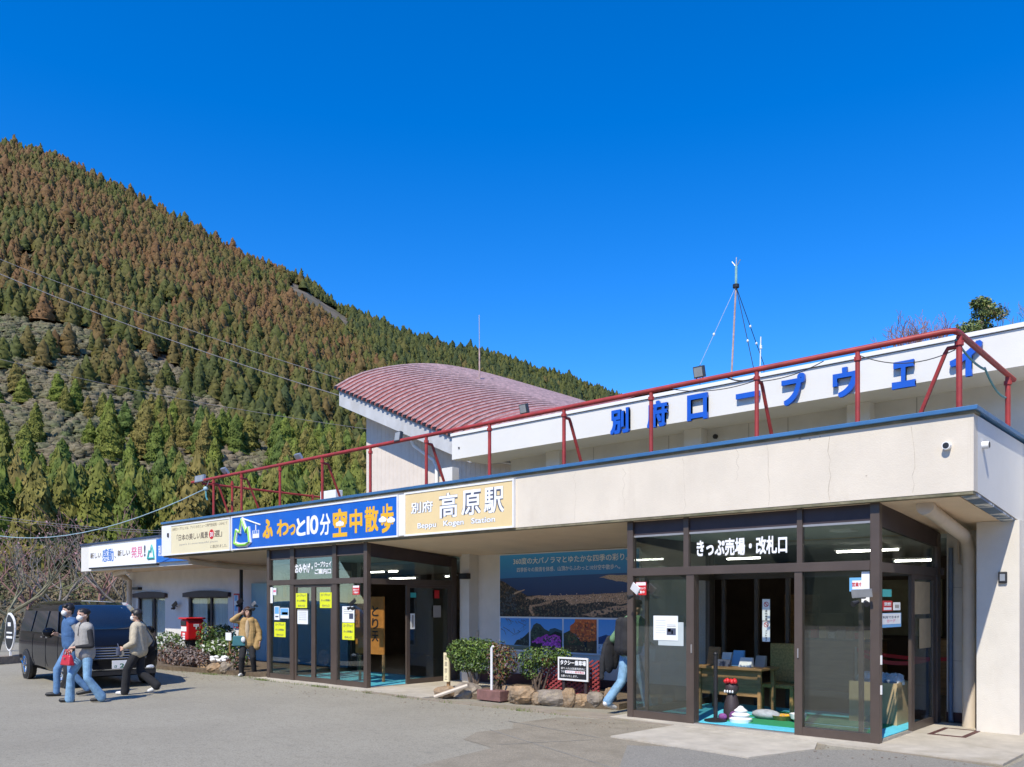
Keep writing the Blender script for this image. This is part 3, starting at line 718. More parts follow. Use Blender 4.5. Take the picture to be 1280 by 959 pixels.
box('bottom_rail', BRONZE, -3.57, -3.51, 0.101, D-0.161, 0.03, ZB, tv); pane(-3.545, -3.545+G, 0.101, D-0.161, ZB+.001, ZL0-0.021, tv)
box('threshold', ALU, -0.01, 0.055, 0.101, 1.26, 0.03, 0.042, tv)
box('threshold', ALU, -2.459, -1.001, 0.0, 0.09, 0.03, 0.040, tv)
box('door_lock', WHITE, 0.061, 0.075, 0.03, 0.06, 0.98, 1.09, tv); box('door_lock', WHITE, 0.061, 0.075, 0.03, 0.06, 0.62, 0.73, tv)
box('door_pull', ALU, -2.50, -2.485, -0.012, 0.005, 1.02, 1.14, tv); box('door_pull', ALU, -0.955, -0.94, -0.012, 0.005, 1.02, 1.14, tv)
box('ceiling_light', PAPER, -0.9, -0.62, 0.9, 1.18, 2.69, 2.719, tv)
lv, D = vestibule('souvenir_entrance', 'farther glass entrance with yellow notices on its closed double doors and open side', -13.44, -9.79,
    [(-12.52, -12.37), (-10.96, -10.83)], [(-12.52, -12.37), (-10.97, -10.80)], {1}, (-11.6, 0, 0.03))
leaf(lv, -12.37, -11.67, 0.05, 0.035, ZL0-0.002, st=0.07); leaf(lv, -11.67, -10.97, 0.05, 0.035, ZL0-0.002, st=0.07)
leaf(lv, 1.05, D-0.16, -9.83, 0.035, ZL0-0.022, st=0.09, axis='y', m=GLASSD)
box('bottom_rail', BRONZE, -13.43, -13.37, 0.101, D-0.161, 0.03, ZB, lv); pane(-13.40, -13.40+G, 0.101, D-0.161, ZB+.001, ZL0-0.021, lv)
box('threshold', ALU, -9.86, -9.795, 0.101, 1.05, 0.03, 0.042, lv)
# lettering on the glass
def sign(name, label, cat, loc, group=None): return thing(name, label, cat, loc, group)
p0, p1 = on_y(871, 690, 0.05), on_y(984, 690, 0.05)
s1 = sign('window_lettering', 'white cut-out lettering for ticket sales and gate on the right entrance transom', 'lettering', (p0.x, 0.05, 2.4))
text('きっぷ売場・改札口', p0.x, p1.x, on_y(927, 694, .05).z, on_y(927, 672, .05).z, 0.049, WHITE2, s1, bold=0.03)
s2 = sign('window_lettering', 'white cut-out lettering for souvenirs and ropeway on the farther entrance transom', 'lettering', (-12.2, 0.05, 2.4))
x0, x1, x2, x3 = [on_y(q, 710, .05).x for q in (369, 391, 393.5, 414)]
text('おみやげ・', x0, x1, 2.37, 2.58, 0.049, WHITE2, s2, bold=0.03)
text('ロープウェイ', x2, x3, 2.485, 2.60, 0.049, WHITE2, s2, bold=0.03); text('ご案内口', x2, x3, 2.335, 2.45, 0.049, WHITE2, s2, bold=0.03)

# mats and things inside
def mat_(label, m, x0, x1, y0, y1, z=0.034, th=0.012, name='floor_mat'):
    o = box(name, m, x0, x1, y0, y1, z, z+th, bevel=0.003); return tag(o, label, 'floor mat', 'floor mats in the entrances')
mat_('light blue mat filling the floor of the ticket entrance', MATB, -3.45, -0.05, 0.14, 2.45)
mat_('long green mat lying on the blue mat inside the open ticket doorway', MATG, -2.2, -0.3, 0.45, 0.95, z=0.0465)
mat_('second green mat deeper inside the ticket doorway', MATG, -2.2, -0.3, 1.1, 1.9, z=0.0465)
mat_('light blue mat inside the open side of the souvenir entrance', MATB, -13.3, -9.9, 0.14, 2.45)

# fluorescent tubes in the halls (lit)
def tubelamp(label, x0, x1, y, z=2.63):
    t = thing('fluorescent_lamp', label, 'ceiling light', ((x0+x1)/2, y, z), 'lit tube lamps inside the halls')
    box('housing', WHITE, x0-0.03, x1+0.03, y-0.06, y+0.06, z+0.005, z+0.035, t)
    MB().tube([(x0, y, z-0.015), (x1, y, z-0.015)], 0.016, 8).build('tube', TUBEL, t)
k = 0
for px0, px1, py, yy_, lab in [(1046, 1123, 689, 3.6, 'nearest long lit tube seen behind the right post of the ticket entrance'), (1119, 1168, 700.5, 4.6, 'lit tube low at the right end of the ticket entrance transom'),
                          (909, 950, 696, 5.2, 'short lit tube under the white ticket lettering'), (461, 480, 715, 4.2, 'left one of two lit tubes side by side in the souvenir hall'), (486, 497, 714, 4.6, 'small right one of two lit tubes side by side in the souvenir hall'),
                          (487, 519, 723, 5.6, 'longest lit tube below the pair in the souvenir hall'), (557, 569, 720, 6.0, 'lit tube at the far right of the souvenir hall')]:
    a, b = on_y(px0, py, yy_), on_y(px1, py, yy_)
    tubelamp(lab, a.x, b.x, yy_, min(2.63, a.z))

# table, wicker chair and ornaments in the ticket entrance
tb = thing('display_table', 'wooden table with leaflets just inside the ticket doorway', 'table', (-2.75, 1.7, 0.046))
box('table_top', WOOD, -3.25, -2.1, 1.35, 1.95, 0.70, 0.74, tb, bevel=0.006)
for a, b in ((-3.2, 1.4), (-2.19, 1.4), (-3.2, 1.86), (-2.19, 1.86)): box('leg', WOOD, a, a+0.05, b, b+0.05, 0.047, 0.699, tb)
box('side_board', WOOD, -3.14, -2.195, 1.43, 1.455, 0.30, 0.699, tb)
for i, (a, b, w_, h_, m_) in enumerate([(-3.15, 1.6, .2, .28, WOOD), (-2.92, 1.62, .16, .20, PAPER), (-2.72, 1.6, .18, .24, LBLUEP), (-2.55, 1.5, .2, .14, PAPER), (-2.9, 1.42, .22, .1, NAVYP), (-2.35, 1.62, .16, .17, GREYP)]):
    mb = MB(); mb.hexa([(a, b, .742), (a+w_, b, .742), (a+w_, b+.10, .742), (a, b+.10, .742), (a, b+.07, .742+h_), (a+w_, b+.07, .742+h_), (a+w_, b+.10, .742+h_), (a, b+.10, .742+h_)])
    tag(mb.build('leaflet_holder', m_, loc=(a+w_/2, b+.05, .742)), ['brown leaflet stand at the left end of the table', 'white leaflet stand second on the table', 'light blue leaflet stand in the middle of the table', 'low white leaflet stand at the table front', 'flat navy leaflet box at the table front', 'grey leaflet stand at the right end of the table'][i], 'leaflet stand', 'leaflet stands on the table')
WICK = M('wicker', (0.42, 0.26, 0.09), 0.7, 0.3, 30)
wc = thing('wicker_chair', 'tan wicker chair behind the leaflet table', 'chair', (-2.2, 2.2, 0.03))
box('seat', WICK, -2.45, -1.9, 1.98, 2.4, 0.40, 0.46, wc, bevel=0.02); box('backrest', WICK, -2.45, -1.9, 2.37, 2.42, 0.461, 1.08, wc, bevel=0.02)
for a, b in ((-2.44, 1.99), (-1.95, 1.99), (-2.44, 2.34), (-1.95, 2.34)): box('leg', WICK, a, a+.05, b, b+.05, 0.047, 0.399, wc)
bs = thing('barrier_post', 'black stanchion with round base inside the left of the ticket doorway', 'stanchion', (-2.31, 0.35, 0.046))
MB().lathe((-2.31, .35, .046), [(.16, 0), (.16, .02), (.03, .05)], 18).build('base', DARK, bs, smooth=True)
MB().tube([(-2.31, .35, .09), (-2.31, .35, .98)], .03, 12).build('pole', DARK, bs, smooth=True)
MB().ball((-2.31, .35, 1.0), (.036, .036, .03)).build('cap', DARK, bs, smooth=True)
dl = thing('ogre_doll', 'small dark doll with a red flowered head on the mat by the stanchion', 'ornament', (-2.2, 0.62, 0.046))
mb = MB(); mb.lathe((-2.2, .62, .046), [(.10, 0), (.12, .12), (.10, .26), (.07, .36)], 14); mb.build('body', BRONZED, dl, smooth=True)
MB().ball((-2.2, .62, .50), (.10, .10, .11)).build('head', BRONZED, dl, smooth=True)
mb = MB(); 
for k in range(7): mb.ball((-2.2+.07*math.cos(k*.9), .58+.05*math.sin(k*.9), .60+.01*(k % 2)), .035, 8, 6)
mb.build('flower_hat', REDP, dl, smooth=True)
mb = MB()
for k in range(4): mb.ball((-2.26+.04*k, .525, .46), (.014, .014, .022), 6, 5)
mb.build('teeth', WHITE2, dl)
mb = MB(); mb.ball((-2.1, .50, .12), (.08, .06, .07), 10, 7); mb.ball((-2.27, .48, .10), (.07, .05, .05), 10, 7); mb.build('apron', M('purple_cloth', (.20, .06, .22), .8, .4, 20), dl, smooth=True)
pg = thing('stacked_ornament', 'white tiered ceramic ornament standing on the blue mat', 'ornament', (-2.0, 0.50, 0.046))
MB().lathe((-2.0, .50, .046), [(.15, 0), (.16, .05), (.11, .075)], 16).build('lower_tier', WHITE, pg, smooth=True)
MB().lathe((-2.0, .50, .122), [(.10, 0), (.13, .03), (.085, .06)], 16).build('middle_tier', WHITE, pg, smooth=True)
MB().lathe((-2.0, .50, .183), [(.07, 0), (.095, .025), (.05, .06), (.03, .085), (.0, .095)], 16).build('top_tier', WHITE, pg, smooth=True)
bg_ = MB(); bg_.ball((-1.85, .98, .12), (.22, .12, .075), 14, 8); tag(bg_.build('grey_cushion', M('grey_cloth', (.34, .36, .38), .9, .2, 12), loc=(-1.85, .98, .046), smooth=True), 'grey cushion lying on the mat behind the white ornament', 'cushion')
bw = MB(); bw.lathe((-1.36, .95, .058), [(.04, 0), (.05, .02), (.10, .05), (.12, .12), (.112, .12), (.09, .05)], 18); tag(bw.build('white_bowl', WHITE, loc=(-1.36, .95, .058), smooth=True), 'white bowl on the mat inside the ticket doorway', 'bowl')
bk = thing('offering_basket', 'shallow brown basket with coins beside the white bowl', 'basket', (-1.62, 1.02, .058))
MB().lathe((-1.62, 1.02, .058), [(.12, 0), (.17, .07), (.155, .07), (.11, .02)], 16).build('basket', WICK, bk, smooth=True)
mb = MB(); [mb.ball((-1.62+.08*math.cos(k*2.4), 1.02+.08*math.sin(k*2.4), .125), (.02, .02, .012), 6, 5) for k in range(7)]; mb.build('contents', YEL, bk)
cb = thing('cardboard_box', 'open cardboard box by the side door of the ticket entrance', 'box', (-0.55, 1.9, .046))
CARD = M('cardboard', (.42, .31, .17), .85, .08, 6)
for a in [(-.9, -.25, 1.6, 1.62), (-.9, -.25, 2.18, 2.2), (-.9, -.88, 1.621, 2.179), (-.27, -.25, 1.621, 2.179)]: box('side', CARD, a[0], a[1], a[2], a[3], .047, .62, cb)
box('bottom', CARD, -.879, -.271, 1.621, 2.179, .047, .06, cb)
text('TOTO', -.75, -.45, .22, .30, 1.598, REDP, cb) if False else None
for k in range(3):
    mb = MB(); c_ = (-.75+.2*k, 1.85+.05*(k % 2), .64); mb.ball(c_, (.13, .13, .10), 12, 8)
    rr = random.Random(k); mb.v = [(x+rr.uniform(-.02, .02), y+rr.uniform(-.02, .02), z+rr.uniform(-.02, .02)) for x, y, z in mb.v]
    tag(mb.build('plastic_bag', M('clear_bag', (.55, .58, .60), .15, .2, 20), loc=c_, smooth=False), ['crumpled clear bag at the left in the cardboard box', 'crumpled clear bag in the middle of the cardboard box', 'crumpled clear bag at the right in the cardboard box'][k], 'plastic bag', 'bags in the cardboard box')
# stanchions and red belts added to imitate a barrier reflected in the glass
for i, (x, y) in enumerate([(-1.25, 3.1), (-.2, 3.0), (.35, 4.2), (-1.9, 4.6)]):
    q = thing('queue_stanchion', ['steel queue stanchion behind the right glass of the ticket entrance, left of the red belt', 'steel queue stanchion at the right end of the near red belt', 'steel queue stanchion at the back right of the ticket hall', 'steel queue stanchion at the back left of the ticket hall'][i], 'stanchion', (x, y, .028), 'queue stanchions')
    MB().lathe((x, y, .028), [(.15, 0), (.15, .015), (.02, .04)], 16).build('base', STEEL, q, smooth=True); MB().tube([(x, y, .06), (x, y, .95)], .024, 10).build('pole', STEEL, q, smooth=True)
def belt(p, q, label):
    mb = MB(); n = 8
    for k in range(n+1):
        t = k/n; x = p[0]+(q[0]-p[0])*t; y = p[1]+(q[1]-p[1])*t; z = .90-.10*4*t*(1-t)
        mb.v += [(x, y, z-.03), (x, y, z+.03), (x, y+.01, z-.03), (x, y+.01, z+.03)]
    for k in range(n):
        b = 4*k; mb.f += [(b, b+4, b+5, b+1), (b+3, b+7, b+6, b+2), (b+1, b+5, b+7, b+3), (b+2, b+6, b+4, b)]; mb.m += [0]*4
    tag(mb.build('red_belt', REDP, loc=p+(.9,)), label, 'queue belt', 'red queue belts')
belt((-1.25, 3.1), (-.2, 3.0), 'near red belt slung between stanchions behind the right glass'); belt((-1.9, 4.6), (.35, 4.2), 'farther red belt across the dark ticket hall')

# ------------------------------------------------------------------ notices and stickers on the glass
def notice(label, px0, py0, px1, py1, m, lines=(), y=0.04, name='notice', cat='notice', group='notices on the glass doors', plane='front', th=0.004):
    f = on_y if plane == 'front' else on_x
    a, b = f(px0, py1, y), f(px1, py0, y)
    ax = 0 if plane == 'front' else 1
    x0, x1, z0, z1 = a[ax], b[ax], a.z, b.z
    if plane == 'front':
        t = thing(name, label, cat, ((x0+x1)/2, y, z0), group); box('sheet', m, x0, x1, y-th, y, z0, z1, t); d = y-th-0.0006
    else:
        t = thing(name, label, cat, (y, (x0+x1)/2, z0), group); box('sheet', m, y, y+th, x0, x1, z0, z1, t); d = y+th+0.0006
    W, H = x1-x0, z1-z0
    for it in lines:
        s, fx0, fx1, fz0, fz1, mm = it
        if s is None:
            if plane == 'front': box('print', mm, x0+W*fx0, x0+W*fx1, d-0.0006, d, z0+H*fz0, z0+H*fz1, t)
            else: box('print', mm, d, d+0.0006, x0+W*fx0, x0+W*fx1, z0+H*fz0, z0+H*fz1, t)
        else: text(s, x0+W*fx0, x0+W*fx1, z0+H*fz0, z0+H*fz1, d, mm, t, plane=plane, ex=0.0008, res=2, bold=0.02)
    return t
YL = [('ロープウェイ', .12, .88, .76, .92, NAVYP), ('きっぷ売場は', .12, .88, .42, .56, NAVYP), ('右の入口', .2, .8, .08, .22, NAVYP)]
notice('yellow notice on the left leaf of the double door', 370, 741.5, 384, 760, YELP, YL, y=0.028)
notice('yellow notice on the right leaf of the double door', 400, 740.5, 415, 760, YELP, YL, y=0.028)
notice('low yellow notice on the left pane beside the photo leaflets', 343, 778, 357, 796, YELP, YL)
notice('low yellow notice on the right pane under the white poster', 428, 779, 443, 799.5, YELP, YL)
GL = [(None, .12, .88, .80-.13*k, .83-.13*k, GREYP) for k in range(5)]
notice('white notice with grey text under the left yellow notice', 372, 762, 385, 780, PAPER, GL + [(None, 0, 1, .92, 1, GREYP)], y=0.028)
notice('white poster with dark blue picture above the right yellow notice', 428, 758, 443, 778, PAPER, GL[:3] + [(None, .58, .92, .22, .55, NAVYP)])
notice('narrow photo leaflet at the left of the left pane', 343, 758, 349.5, 775, PAPER, [(None, .1, .9, .45, .95, LBLUEP), (None, .2, .8, .2, .3, NAVYP)])
notice('wider photo leaflet on the left pane', 350.5, 760, 361, 773, PAPER, [(None, .05, .95, .3, .95, LBLUEP), (None, .2, .9, .35, .6, NAVYP)])
notice('small red and white security sticker on the souvenir entrance', 441, 731.5, 449.5, 743.5, REDP, [(None, .05, .95, .74, .97, WHITE2), ('防犯カメラ', .08, .92, .42, .62, WHITE2), ('作動中', .15, .85, .12, .34, WHITE2)], group='security stickers on the glass')
notice('small red and white security sticker at the left of the ticket entrance', 795, 727.5, 808, 744, REDP, [(None, .05, .95, .74, .97, WHITE2), ('防犯カメラ', .08, .92, .42, .62, WHITE2), ('作動中', .15, .85, .12, .34, WHITE2)], group='security stickers on the glass')
notice('white notice with small photograph on the left pane of the ticket entrance', 817, 770, 847.5, 800, PAPER, [(None, .1, .5, .80-.1*k, .81-.1*k, GREYP) for k in range(6)] + [(None, .56, .92, .62, .64, GREYP), (None, .56, .92, .56, .58, GREYP), (None, .55, .92, .22, .50, NAVYP), (None, .60, .72, .35, .48, YEL), (None, .74, .80, .26, .42, LBLUEP)])
notice('clear document frame partly hidden behind the white notice', 823, 778, 854.5, 806.5, M('clear_sleeve', (.52, .57, .56), .3, .05, 4), (), y=0.0445, th=0.003)
notice('tall white no-smoking and no-pets sticker in the ticket doorway', 953, 749, 962.5, 802, PAPER, [(None, 0, 1, .47, .50, GREYP)], y=0.9)
a, b = on_y(957.7, 755.5, 0.894), on_y(957.7, 781, .894)
for i, c_ in enumerate((a, b)):
    o = bpy.data.objects['notice.%03d' % 12] if False else None
nsm = [o for o in bpy.data.objects if o.get('label', '').startswith('tall white no-smoking')][0]
for c_ in (a, b):
    mb = MB(); R = 0.036
    for k in range(18):
        t0, t1 = 2*math.pi*k/18, 2*math.pi*(k+1)/18
        mb.poly([(c_.x+R*math.cos(t0), .8945, c_.z+R*math.sin(t0)), (c_.x+R*math.cos(t1), .8945, c_.z+R*math.sin(t1)), (c_.x+R*.76*math.cos(t1), .8945, c_.z+R*.76*math.sin(t1)), (c_.x+R*.76*math.cos(t0), .8945, c_.z+R*.76*math.sin(t0))])
    mb.poly([(c_.x-.03, .8945, c_.z+.022), (c_.x-.022, .8945, c_.z+.03), (c_.x+.03, .8945, c_.z-.022), (c_.x+.022, .8945, c_.z-.03)])
    mb.build('prohibition_ring', REDP, nsm)
for i, ch in enumerate('店内禁煙'): z = on_y(957.7, 764+i*3.4, .894).z; text(ch, a.x-.016, a.x+.016, z-.014, z+.016, .8944, BLK, nsm, ex=.0006, res=2, bold=.02)
for i, ch in enumerate('ペット禁止'): z = on_y(957.7, 789+i*2.8, .894).z; text(ch, a.x-.013, a.x+.013, z-.012, z+.012, .8944, BLK, nsm, ex=.0006, res=2, bold=.02)
notice('blue and white open-for-business sign on the right pane', 1062, 722, 1078, 739.5, WHITE2, [(None, 0, 1, .80, 1, LBLUEP), (None, 0, 1, 0, .16, LBLUEP), (None, 0, .22, .16, .8, LBLUEP), ('営業中', .2, .98, .34, .66, REDP)], group='open signs')
notice('tall blank white strip at the top of the right pane', 1077, 714.5, 1087, 753, WHITE2, (), y=0.036)
notice('tall blank white strip at the left post of the souvenir entrance', 336, 734, 341, 754, WHITE2, (), y=0.036)
notice('small pale square sign at the left pane top of the souvenir entrance', 341.5, 735, 345.5, 744, PAPER, [(None, .1, .9, .4, .7, PINKP)], y=0.036)
SX = 0.026
notice('small red sticker on the side door of the ticket entrance', 1103, 751, 1115, 764, REDP, [(None, .1, .9, .1, .35, WHITE2), ('禁煙', .15, .85, .5, .85, WHITE2)], y=SX, plane='side', group='side door stickers')
notice('small white sticker beside the red one on the side door', 1116.5, 753, 1125, 763, PAPER, [(None, .2, .8, .3, .7, GREYP)], y=SX, plane='side', group='side door stickers')
notice('blue and white payment sticker on the side door', 1100, 766, 1126, 785, LBLUEP, [(None, .03, .97, .22, .97, PAPER), ('利用できます', .1, .9, .62, .8, NAVYP), ('カード', .3, .7, .34, .56, PINKP)], y=SX, plane='side', group='side door stickers')
notice('small teal sticker high on the side door', 1103, 737, 1114, 746, TEALP, (), y=SX, plane='side', group='side door stickers')
notice('large tan paper on the rear side glass', 1143, 728, 1162, 768, CARD, (), y=0.03, plane='side', group='tan papers on the side glass')
notice('lower tan paper on the rear side glass', 1149, 773, 1163, 811, CARD, (), y=0.03, plane='side', group='tan papers on the side glass')
notice('narrow white strip label on the open side door of the souvenir entrance', 513, 767, 518.5, 786.5, PAPER, [(None, .3, .7, .1, .9, GREYP)], y=-9.80, plane='side', group='side door stickers')
notice('grey paper high on the side door of the souvenir entrance', 541.5, 757, 551, 772, GREYP, (), y=-9.80, plane='side', group='side door stickers')
notice('small green sticker high on the souvenir side door', 513, 741, 520, 747, TEALP, (), y=-9.80, plane='side', group='side door stickers')
notice('small red sticker high on the souvenir side door', 543, 738, 549, 748, REDP, (), y=-9.80, plane='side', group='side door stickers')
# golden board with brush calligraphy inside the souvenir entrance
gb = thing('menu_board', 'orange wooden board with black brush lettering inside the souvenir entrance', 'sign board', (-10.6, .9, 1.0))
a, b = on_y(456, 817, 0.95), on_y(480.5, 746, 0.95)
box('board', M('orange_board', (.50, .20, .04), .5, .25, 3), a.x-.3, b.x, .93, .96, a.z, b.z, gb)
bm = (a.x+b.x)/2
for i, ch in enumerate('とり天'): text(ch, bm-.06, bm+.16, b.z-.42-.27*i, b.z-.19-.27*i, .929, BLK, gb, ex=.001, bold=.02)
for i, ch in enumerate('だんご汁'): text(ch, bm-.22, bm-.10, b.z-.38-.15*i, b.z-.26-.15*i, .929, PAPER, gb, ex=.001)
for q in (a.x-.2, b.x-.06): box('leg', WOOD, q, q+.05, .935, .975, .047, a.z-.001, gb)

# ------------------------------------------------------------------ sensor lamps on the posts
def sensor(label, c, tilt, m=STEEL, w_=.17, h_=.15, dirx=0.0):
    t = thing('sensor_lamp', label, 'sensor lamp', c, 'solar sensor lamps on the posts')
    x, y, z = c
    mb = MB(); a = RAD(tilt); ca, sa = math.cos(a), math.sin(a)
    def T(px, pz, py=0): return (x+px*ca-pz*sa, y-.10+py-.25*pz, z+px*sa+pz*ca)
    mb.hexa([T(-w_/2, -h_/2, -.012), T(w_/2, -h_/2, -.012), T(w_/2, -h_/2, .012), T(-w_/2, -h_/2, .012), T(-w_/2, h_/2, -.012), T(w_/2, h_/2, -.012), T(w_/2, h_/2, .012), T(-w_/2, h_/2, .012)])
    mb.build('panel', m, t, bevel=.003)
    MB().tube([(x, y, z-.05), (x, y-.09, z-.05)], .015, 8).build('arm', DARK, t)
    mb = MB()
    for q in (-.07, .07): mb.tube([(x+q*.6, y-.10, z-.10), (x+q*1.2, y-.17, z-.13)], [.022, .036], 10)
    mb.build('spot_head', DARK, t, smooth=True)
sensor('grey sensor lamp with two spot heads on the right post of the ticket entrance', tuple(on_y(1079, 742, -.02) + Vector((.02, 0, 0))), 3, w_=.24, h_=.10)
sensor('tilted white sensor lamp on the left post of the ticket entrance', tuple(on_y(799, 736, -.05)), -38, WHITE, .15, .12)
sensor('small tilted sensor lamp at the left post of the souvenir entrance', tuple(on_y(322, 755, -.05)), 30, STEEL, .16, .07)
sensor('dark sensor lamp on the right post of the souvenir entrance', tuple(on_y(446, 753, -.05)), 30, DARK, .2, .06)
sensor('black wall lamp between the two arched windows', tuple(on_y(222, 756, 2.45)), 25, DARK, .32, .12)
sensor('black wall lamp on the dark post by the blue panel', tuple(on_y(304, 752, 2.15)), 25, DARK, .3, .12)
# ================================================================== SIGNBOARDS ON THE CANOPY
DS = -0.165
def board(name, label, px0, px1, m, d=DS, back=-0.111, frame=WHITE, z0=None, z1=None, cy=680):
    x0, x1 = on_y(px0, cy, d).x, on_y(px1, cy, d).x
    z0 = FZ0 + 0.0 if z0 is None else z0; z1 = topz((x0+x1)/2) - 0.03 if z1 is None else z1
    t = thing(name, label, 'signboard', ((x0+x1)/2, back, z0))
    fr = .03
    box('face', m, x0+fr, x1-fr, d+.012, back, z0+fr, z1-fr, t)
    mb = MB(); mb.box(x0, x1, d, back, z0, z0+fr); mb.box(x0, x1, d, back, z1-fr, z1); mb.box(x0, x0+fr, d, back, z0+fr, z1-fr); mb.box(x1-fr, x1, d, back, z0+fr, z1-fr)
    mb.build('frame', frame, t)
    return t, x0, x1, z0, z1
FD = DS + 0.0115
def TX(t, s, px0, px1, f0, f1, m, z, d=FD, bold=.02, ex=.002, name='lettering', cy=665, res=3, fitw=True):
    a, b = on_y(px0, cy, d).x, on_y(px1, cy, d).x
    return text(s, a, b, z[0]+(z[1]-z[0])*f0, z[0]+(z[1]-z[0])*f1, d, m, t, name=name, bold=bold, ex=ex, res=res, fitw=fitw)
# beige station-name board
t, x0, x1, z0, z1 = board('station_name_board', 'beige signboard with white outlined station name in Japanese and English', 505, 642, SIGNBEIGE)
Z = (z0, z1)
for off, m_, bo, e in ((0, NAVYP, .052, .0012), (0, WHITE2, .016, .0036)):
    TX(t, '別府', 514, 541, .50, .76, m_, Z, bold=bo+.008, ex=e)
    for ch, a, b in (('高', 549, 572), ('原', 577, 601), ('駅', 605, 630)):
        TX(t, ch, a, b, .34 if ch != '高' else .33, .88, m_, Z, bold=bo, ex=e, name='letter')
    TX(t, 'Beppu   Kogen   Station', 522, 619, .115, .275, m_, Z, bold=(.045 if m_ is NAVYP else .020), ex=e)
# blue sky-walk board
t, x0, x1, z0, z1 = board('sky_walk_board', 'long blue signboard with yellow and white brush lettering and a green mountain logo', 289, 497, SIGNBLUE)
Z = (z0, z1)
for s, a, b, f0, f1, m_, bo in [('ふ', 328.5, 341, .26, .80, YEL, .05), ('わ', 346, 361, .28, .74, YEL, .03), ('っ', 361.5, 369.5, .28, .58, YEL, .03), ('と', 370.5, 382, .24, .72, WHITE2, .03), ('1', 383.5, 387, .26, .74, WHITE2, .03), ('0', 387.5, 398, .25, .75, WHITE2, .02), ('分', 400, 413, .20, .76, WHITE2, .02),
                                ('空', 416, 434, .12, .84, YEL, .035), ('中', 437, 453, .18, .78, YEL, .035), ('散', 456, 473, .18, .80, YEL, .03), ('歩', 476, 492, .12, .82, YEL, .03)]:
    TX(t, s, a, b, f0, f1, m_, Z, bold=bo, name='letter')
def pl(pts, r, m, name, par, d, close=False):
    mb = MB(); P3 = [(p[0], d-.004, p[1]) for p in pts]
    if close: P3.append(P3[0])
    mb.tube(P3, r, 6); o = mb.build(name, m, par); return o
def fx(px, f): return (on_y(px, 665, FD).x, z0+(z1-z0)*f)
mt = [fx(294.5, .20), fx(297, .58), fx(301, .50), fx(304, .88), fx(309, .50), fx(311.5, .62), fx(313.5, .20), fx(309, .13), fx(300, .13)]
pl(mt, .055, WHITE2, 'logo_outline', t, FD, True); pl(mt, .035, GRN, 'logo_mountain', t, FD-.03, True)
pl([fx(304, .90), fx(326, .66)], .018, WHITE2, 'logo_wire', t, FD)
a, b = fx(316, .30), fx(324, .52); box('logo_car', WHITE2, a[0], b[0], FD-.006, FD-.001, a[1], b[1], t)
for k in range(3):
    q = a[0]+(b[0]-a[0])*(.12+.3*k); box('logo_car_window', BLUEP, q, q+(b[0]-a[0])*.2, FD-.009, FD-.0065, a[1]+.10, a[1]+.17, t)
pl([fx(320, .52), fx(320, .68)], .014, WHITE2, 'logo_hanger', t, FD)
for c_ in ((425, .46), (478.5, .45), (489, .42)):
    q = fx(*c_); mb = MB()
    for dx, dz, r in ((0, 0, .075), (-.08, -.01, .055), (.08, -.01, .055)): mb.ball((q[0]+dx*(.8 if c_[0] > 450 else 1), FD-.006, q[1]+dz), (r, .004, r*.8), 10, 6)
    mb.build('cloud_mark', WHITE2, t)
# cream award board with white end piece
t, x0, x1, z0, z1 = board('award_board', 'cream signboard with small dark award lettering and a red number disc', 213, 287, SIGNCREAM)
Z = (z0, z1)
AWD = M('award_ink', (.17, .13, .09), .5, 0)
TX(t, '別府ロープウェイは、アメリカのニュース専門放送局・CNNにて', 215.5, 284, .80, .90, AWD, Z, bold=0, ex=.001, res=2)
TX(t, '「日本の美しい風景', 221, 260, .45, .66, AWD, Z, bold=.015, ex=.001)
TX(t, '選」', 268, 277.5, .45, .66, AWD, Z, bold=.015, ex=.001)
q = fx(264.5, .555); mb = MB(); mb.tube([(q[0], FD, q[1]), (q[0], FD-.004, q[1])], .12, 20); mb.build('red_disc', REDP, t)
TX(t, '31', 262.5, 266.5, .48, .62, WHITE2, Z, bold=.03, d=FD-.0045)
TX(t, "Japan's 31 most beautiful places", 224, 272, .28, .36, GREYP, Z, bold=0, ex=.001, res=2)
TX(t, 'に選ばれました。', 263, 284, .12, .22, AWD, Z, bold=0, ex=.001, res=2)
e0, e1 = on_y(201.5, 680, DS).x, on_y(212.6, 680, DS).x
ep = thing('white_end_panel', 'plain white panel closing the left end of the canopy beside the cream board', 'panel', (e0, -.111, FZ0))
box('panel', WHITE, max(e0, U0+.0), e1, DS+.01, -.111, FZ0, topz(e0)-.02, ep); box('latch', DARK, e0+.35, e0+.42, DS-.01, DS+.009, 3.45, 3.55, ep)
# white strip between blue and beige boards
box('white_board_gap', WHITE, on_y(497.4, 665, DS).x, on_y(504.6, 665, DS).x, -.15, -.111, FZ0+.02, topz(-8)-.05, st)
# wing board
WD = WF - 0.09
xw0, xw1 = on_y(111, 700, WD).x, on_y(195, 700, WD).x
t = thing('discovery_board', 'white signboard with navy, blue and pink lettering on the left wing', 'signboard', (xw0, WF, 2.88))
z0, z1 = 2.90, 3.60
box('face', WHITE2, xw0, xw1, WD, WF-.001, z0, z1, t); box('under_trim', DARK, xw0-.02, xw1+.02, WD+.005, WF-.002, z0-.05, z0-.002, t)
Z = (z0, z1); WDD = WD - .001
def TW_(s, a, b, f0, f1, m, bold=.02): return TX(t, s, a, b, f0, f1, m, Z, d=WDD, bold=bold, ex=.002, cy=700)
TW_('新しい', 113, 126.5, .42, .70, AWD); TW_('感動', 128, 142, .22, .82, BLUEP, .01); TW_('、', 143, 145, .36, .45, AWD); TW_('新しい', 147, 162.5, .42, .70, AWD)
TW_('発見', 164, 178.5, .30, .78, PINKP, .01); TW_('!', 180, 182, .32, .80, NAVYP, .03)
def fx(px, f): return (on_y(px, 700, WDD).x, z0+(z1-z0)*f)
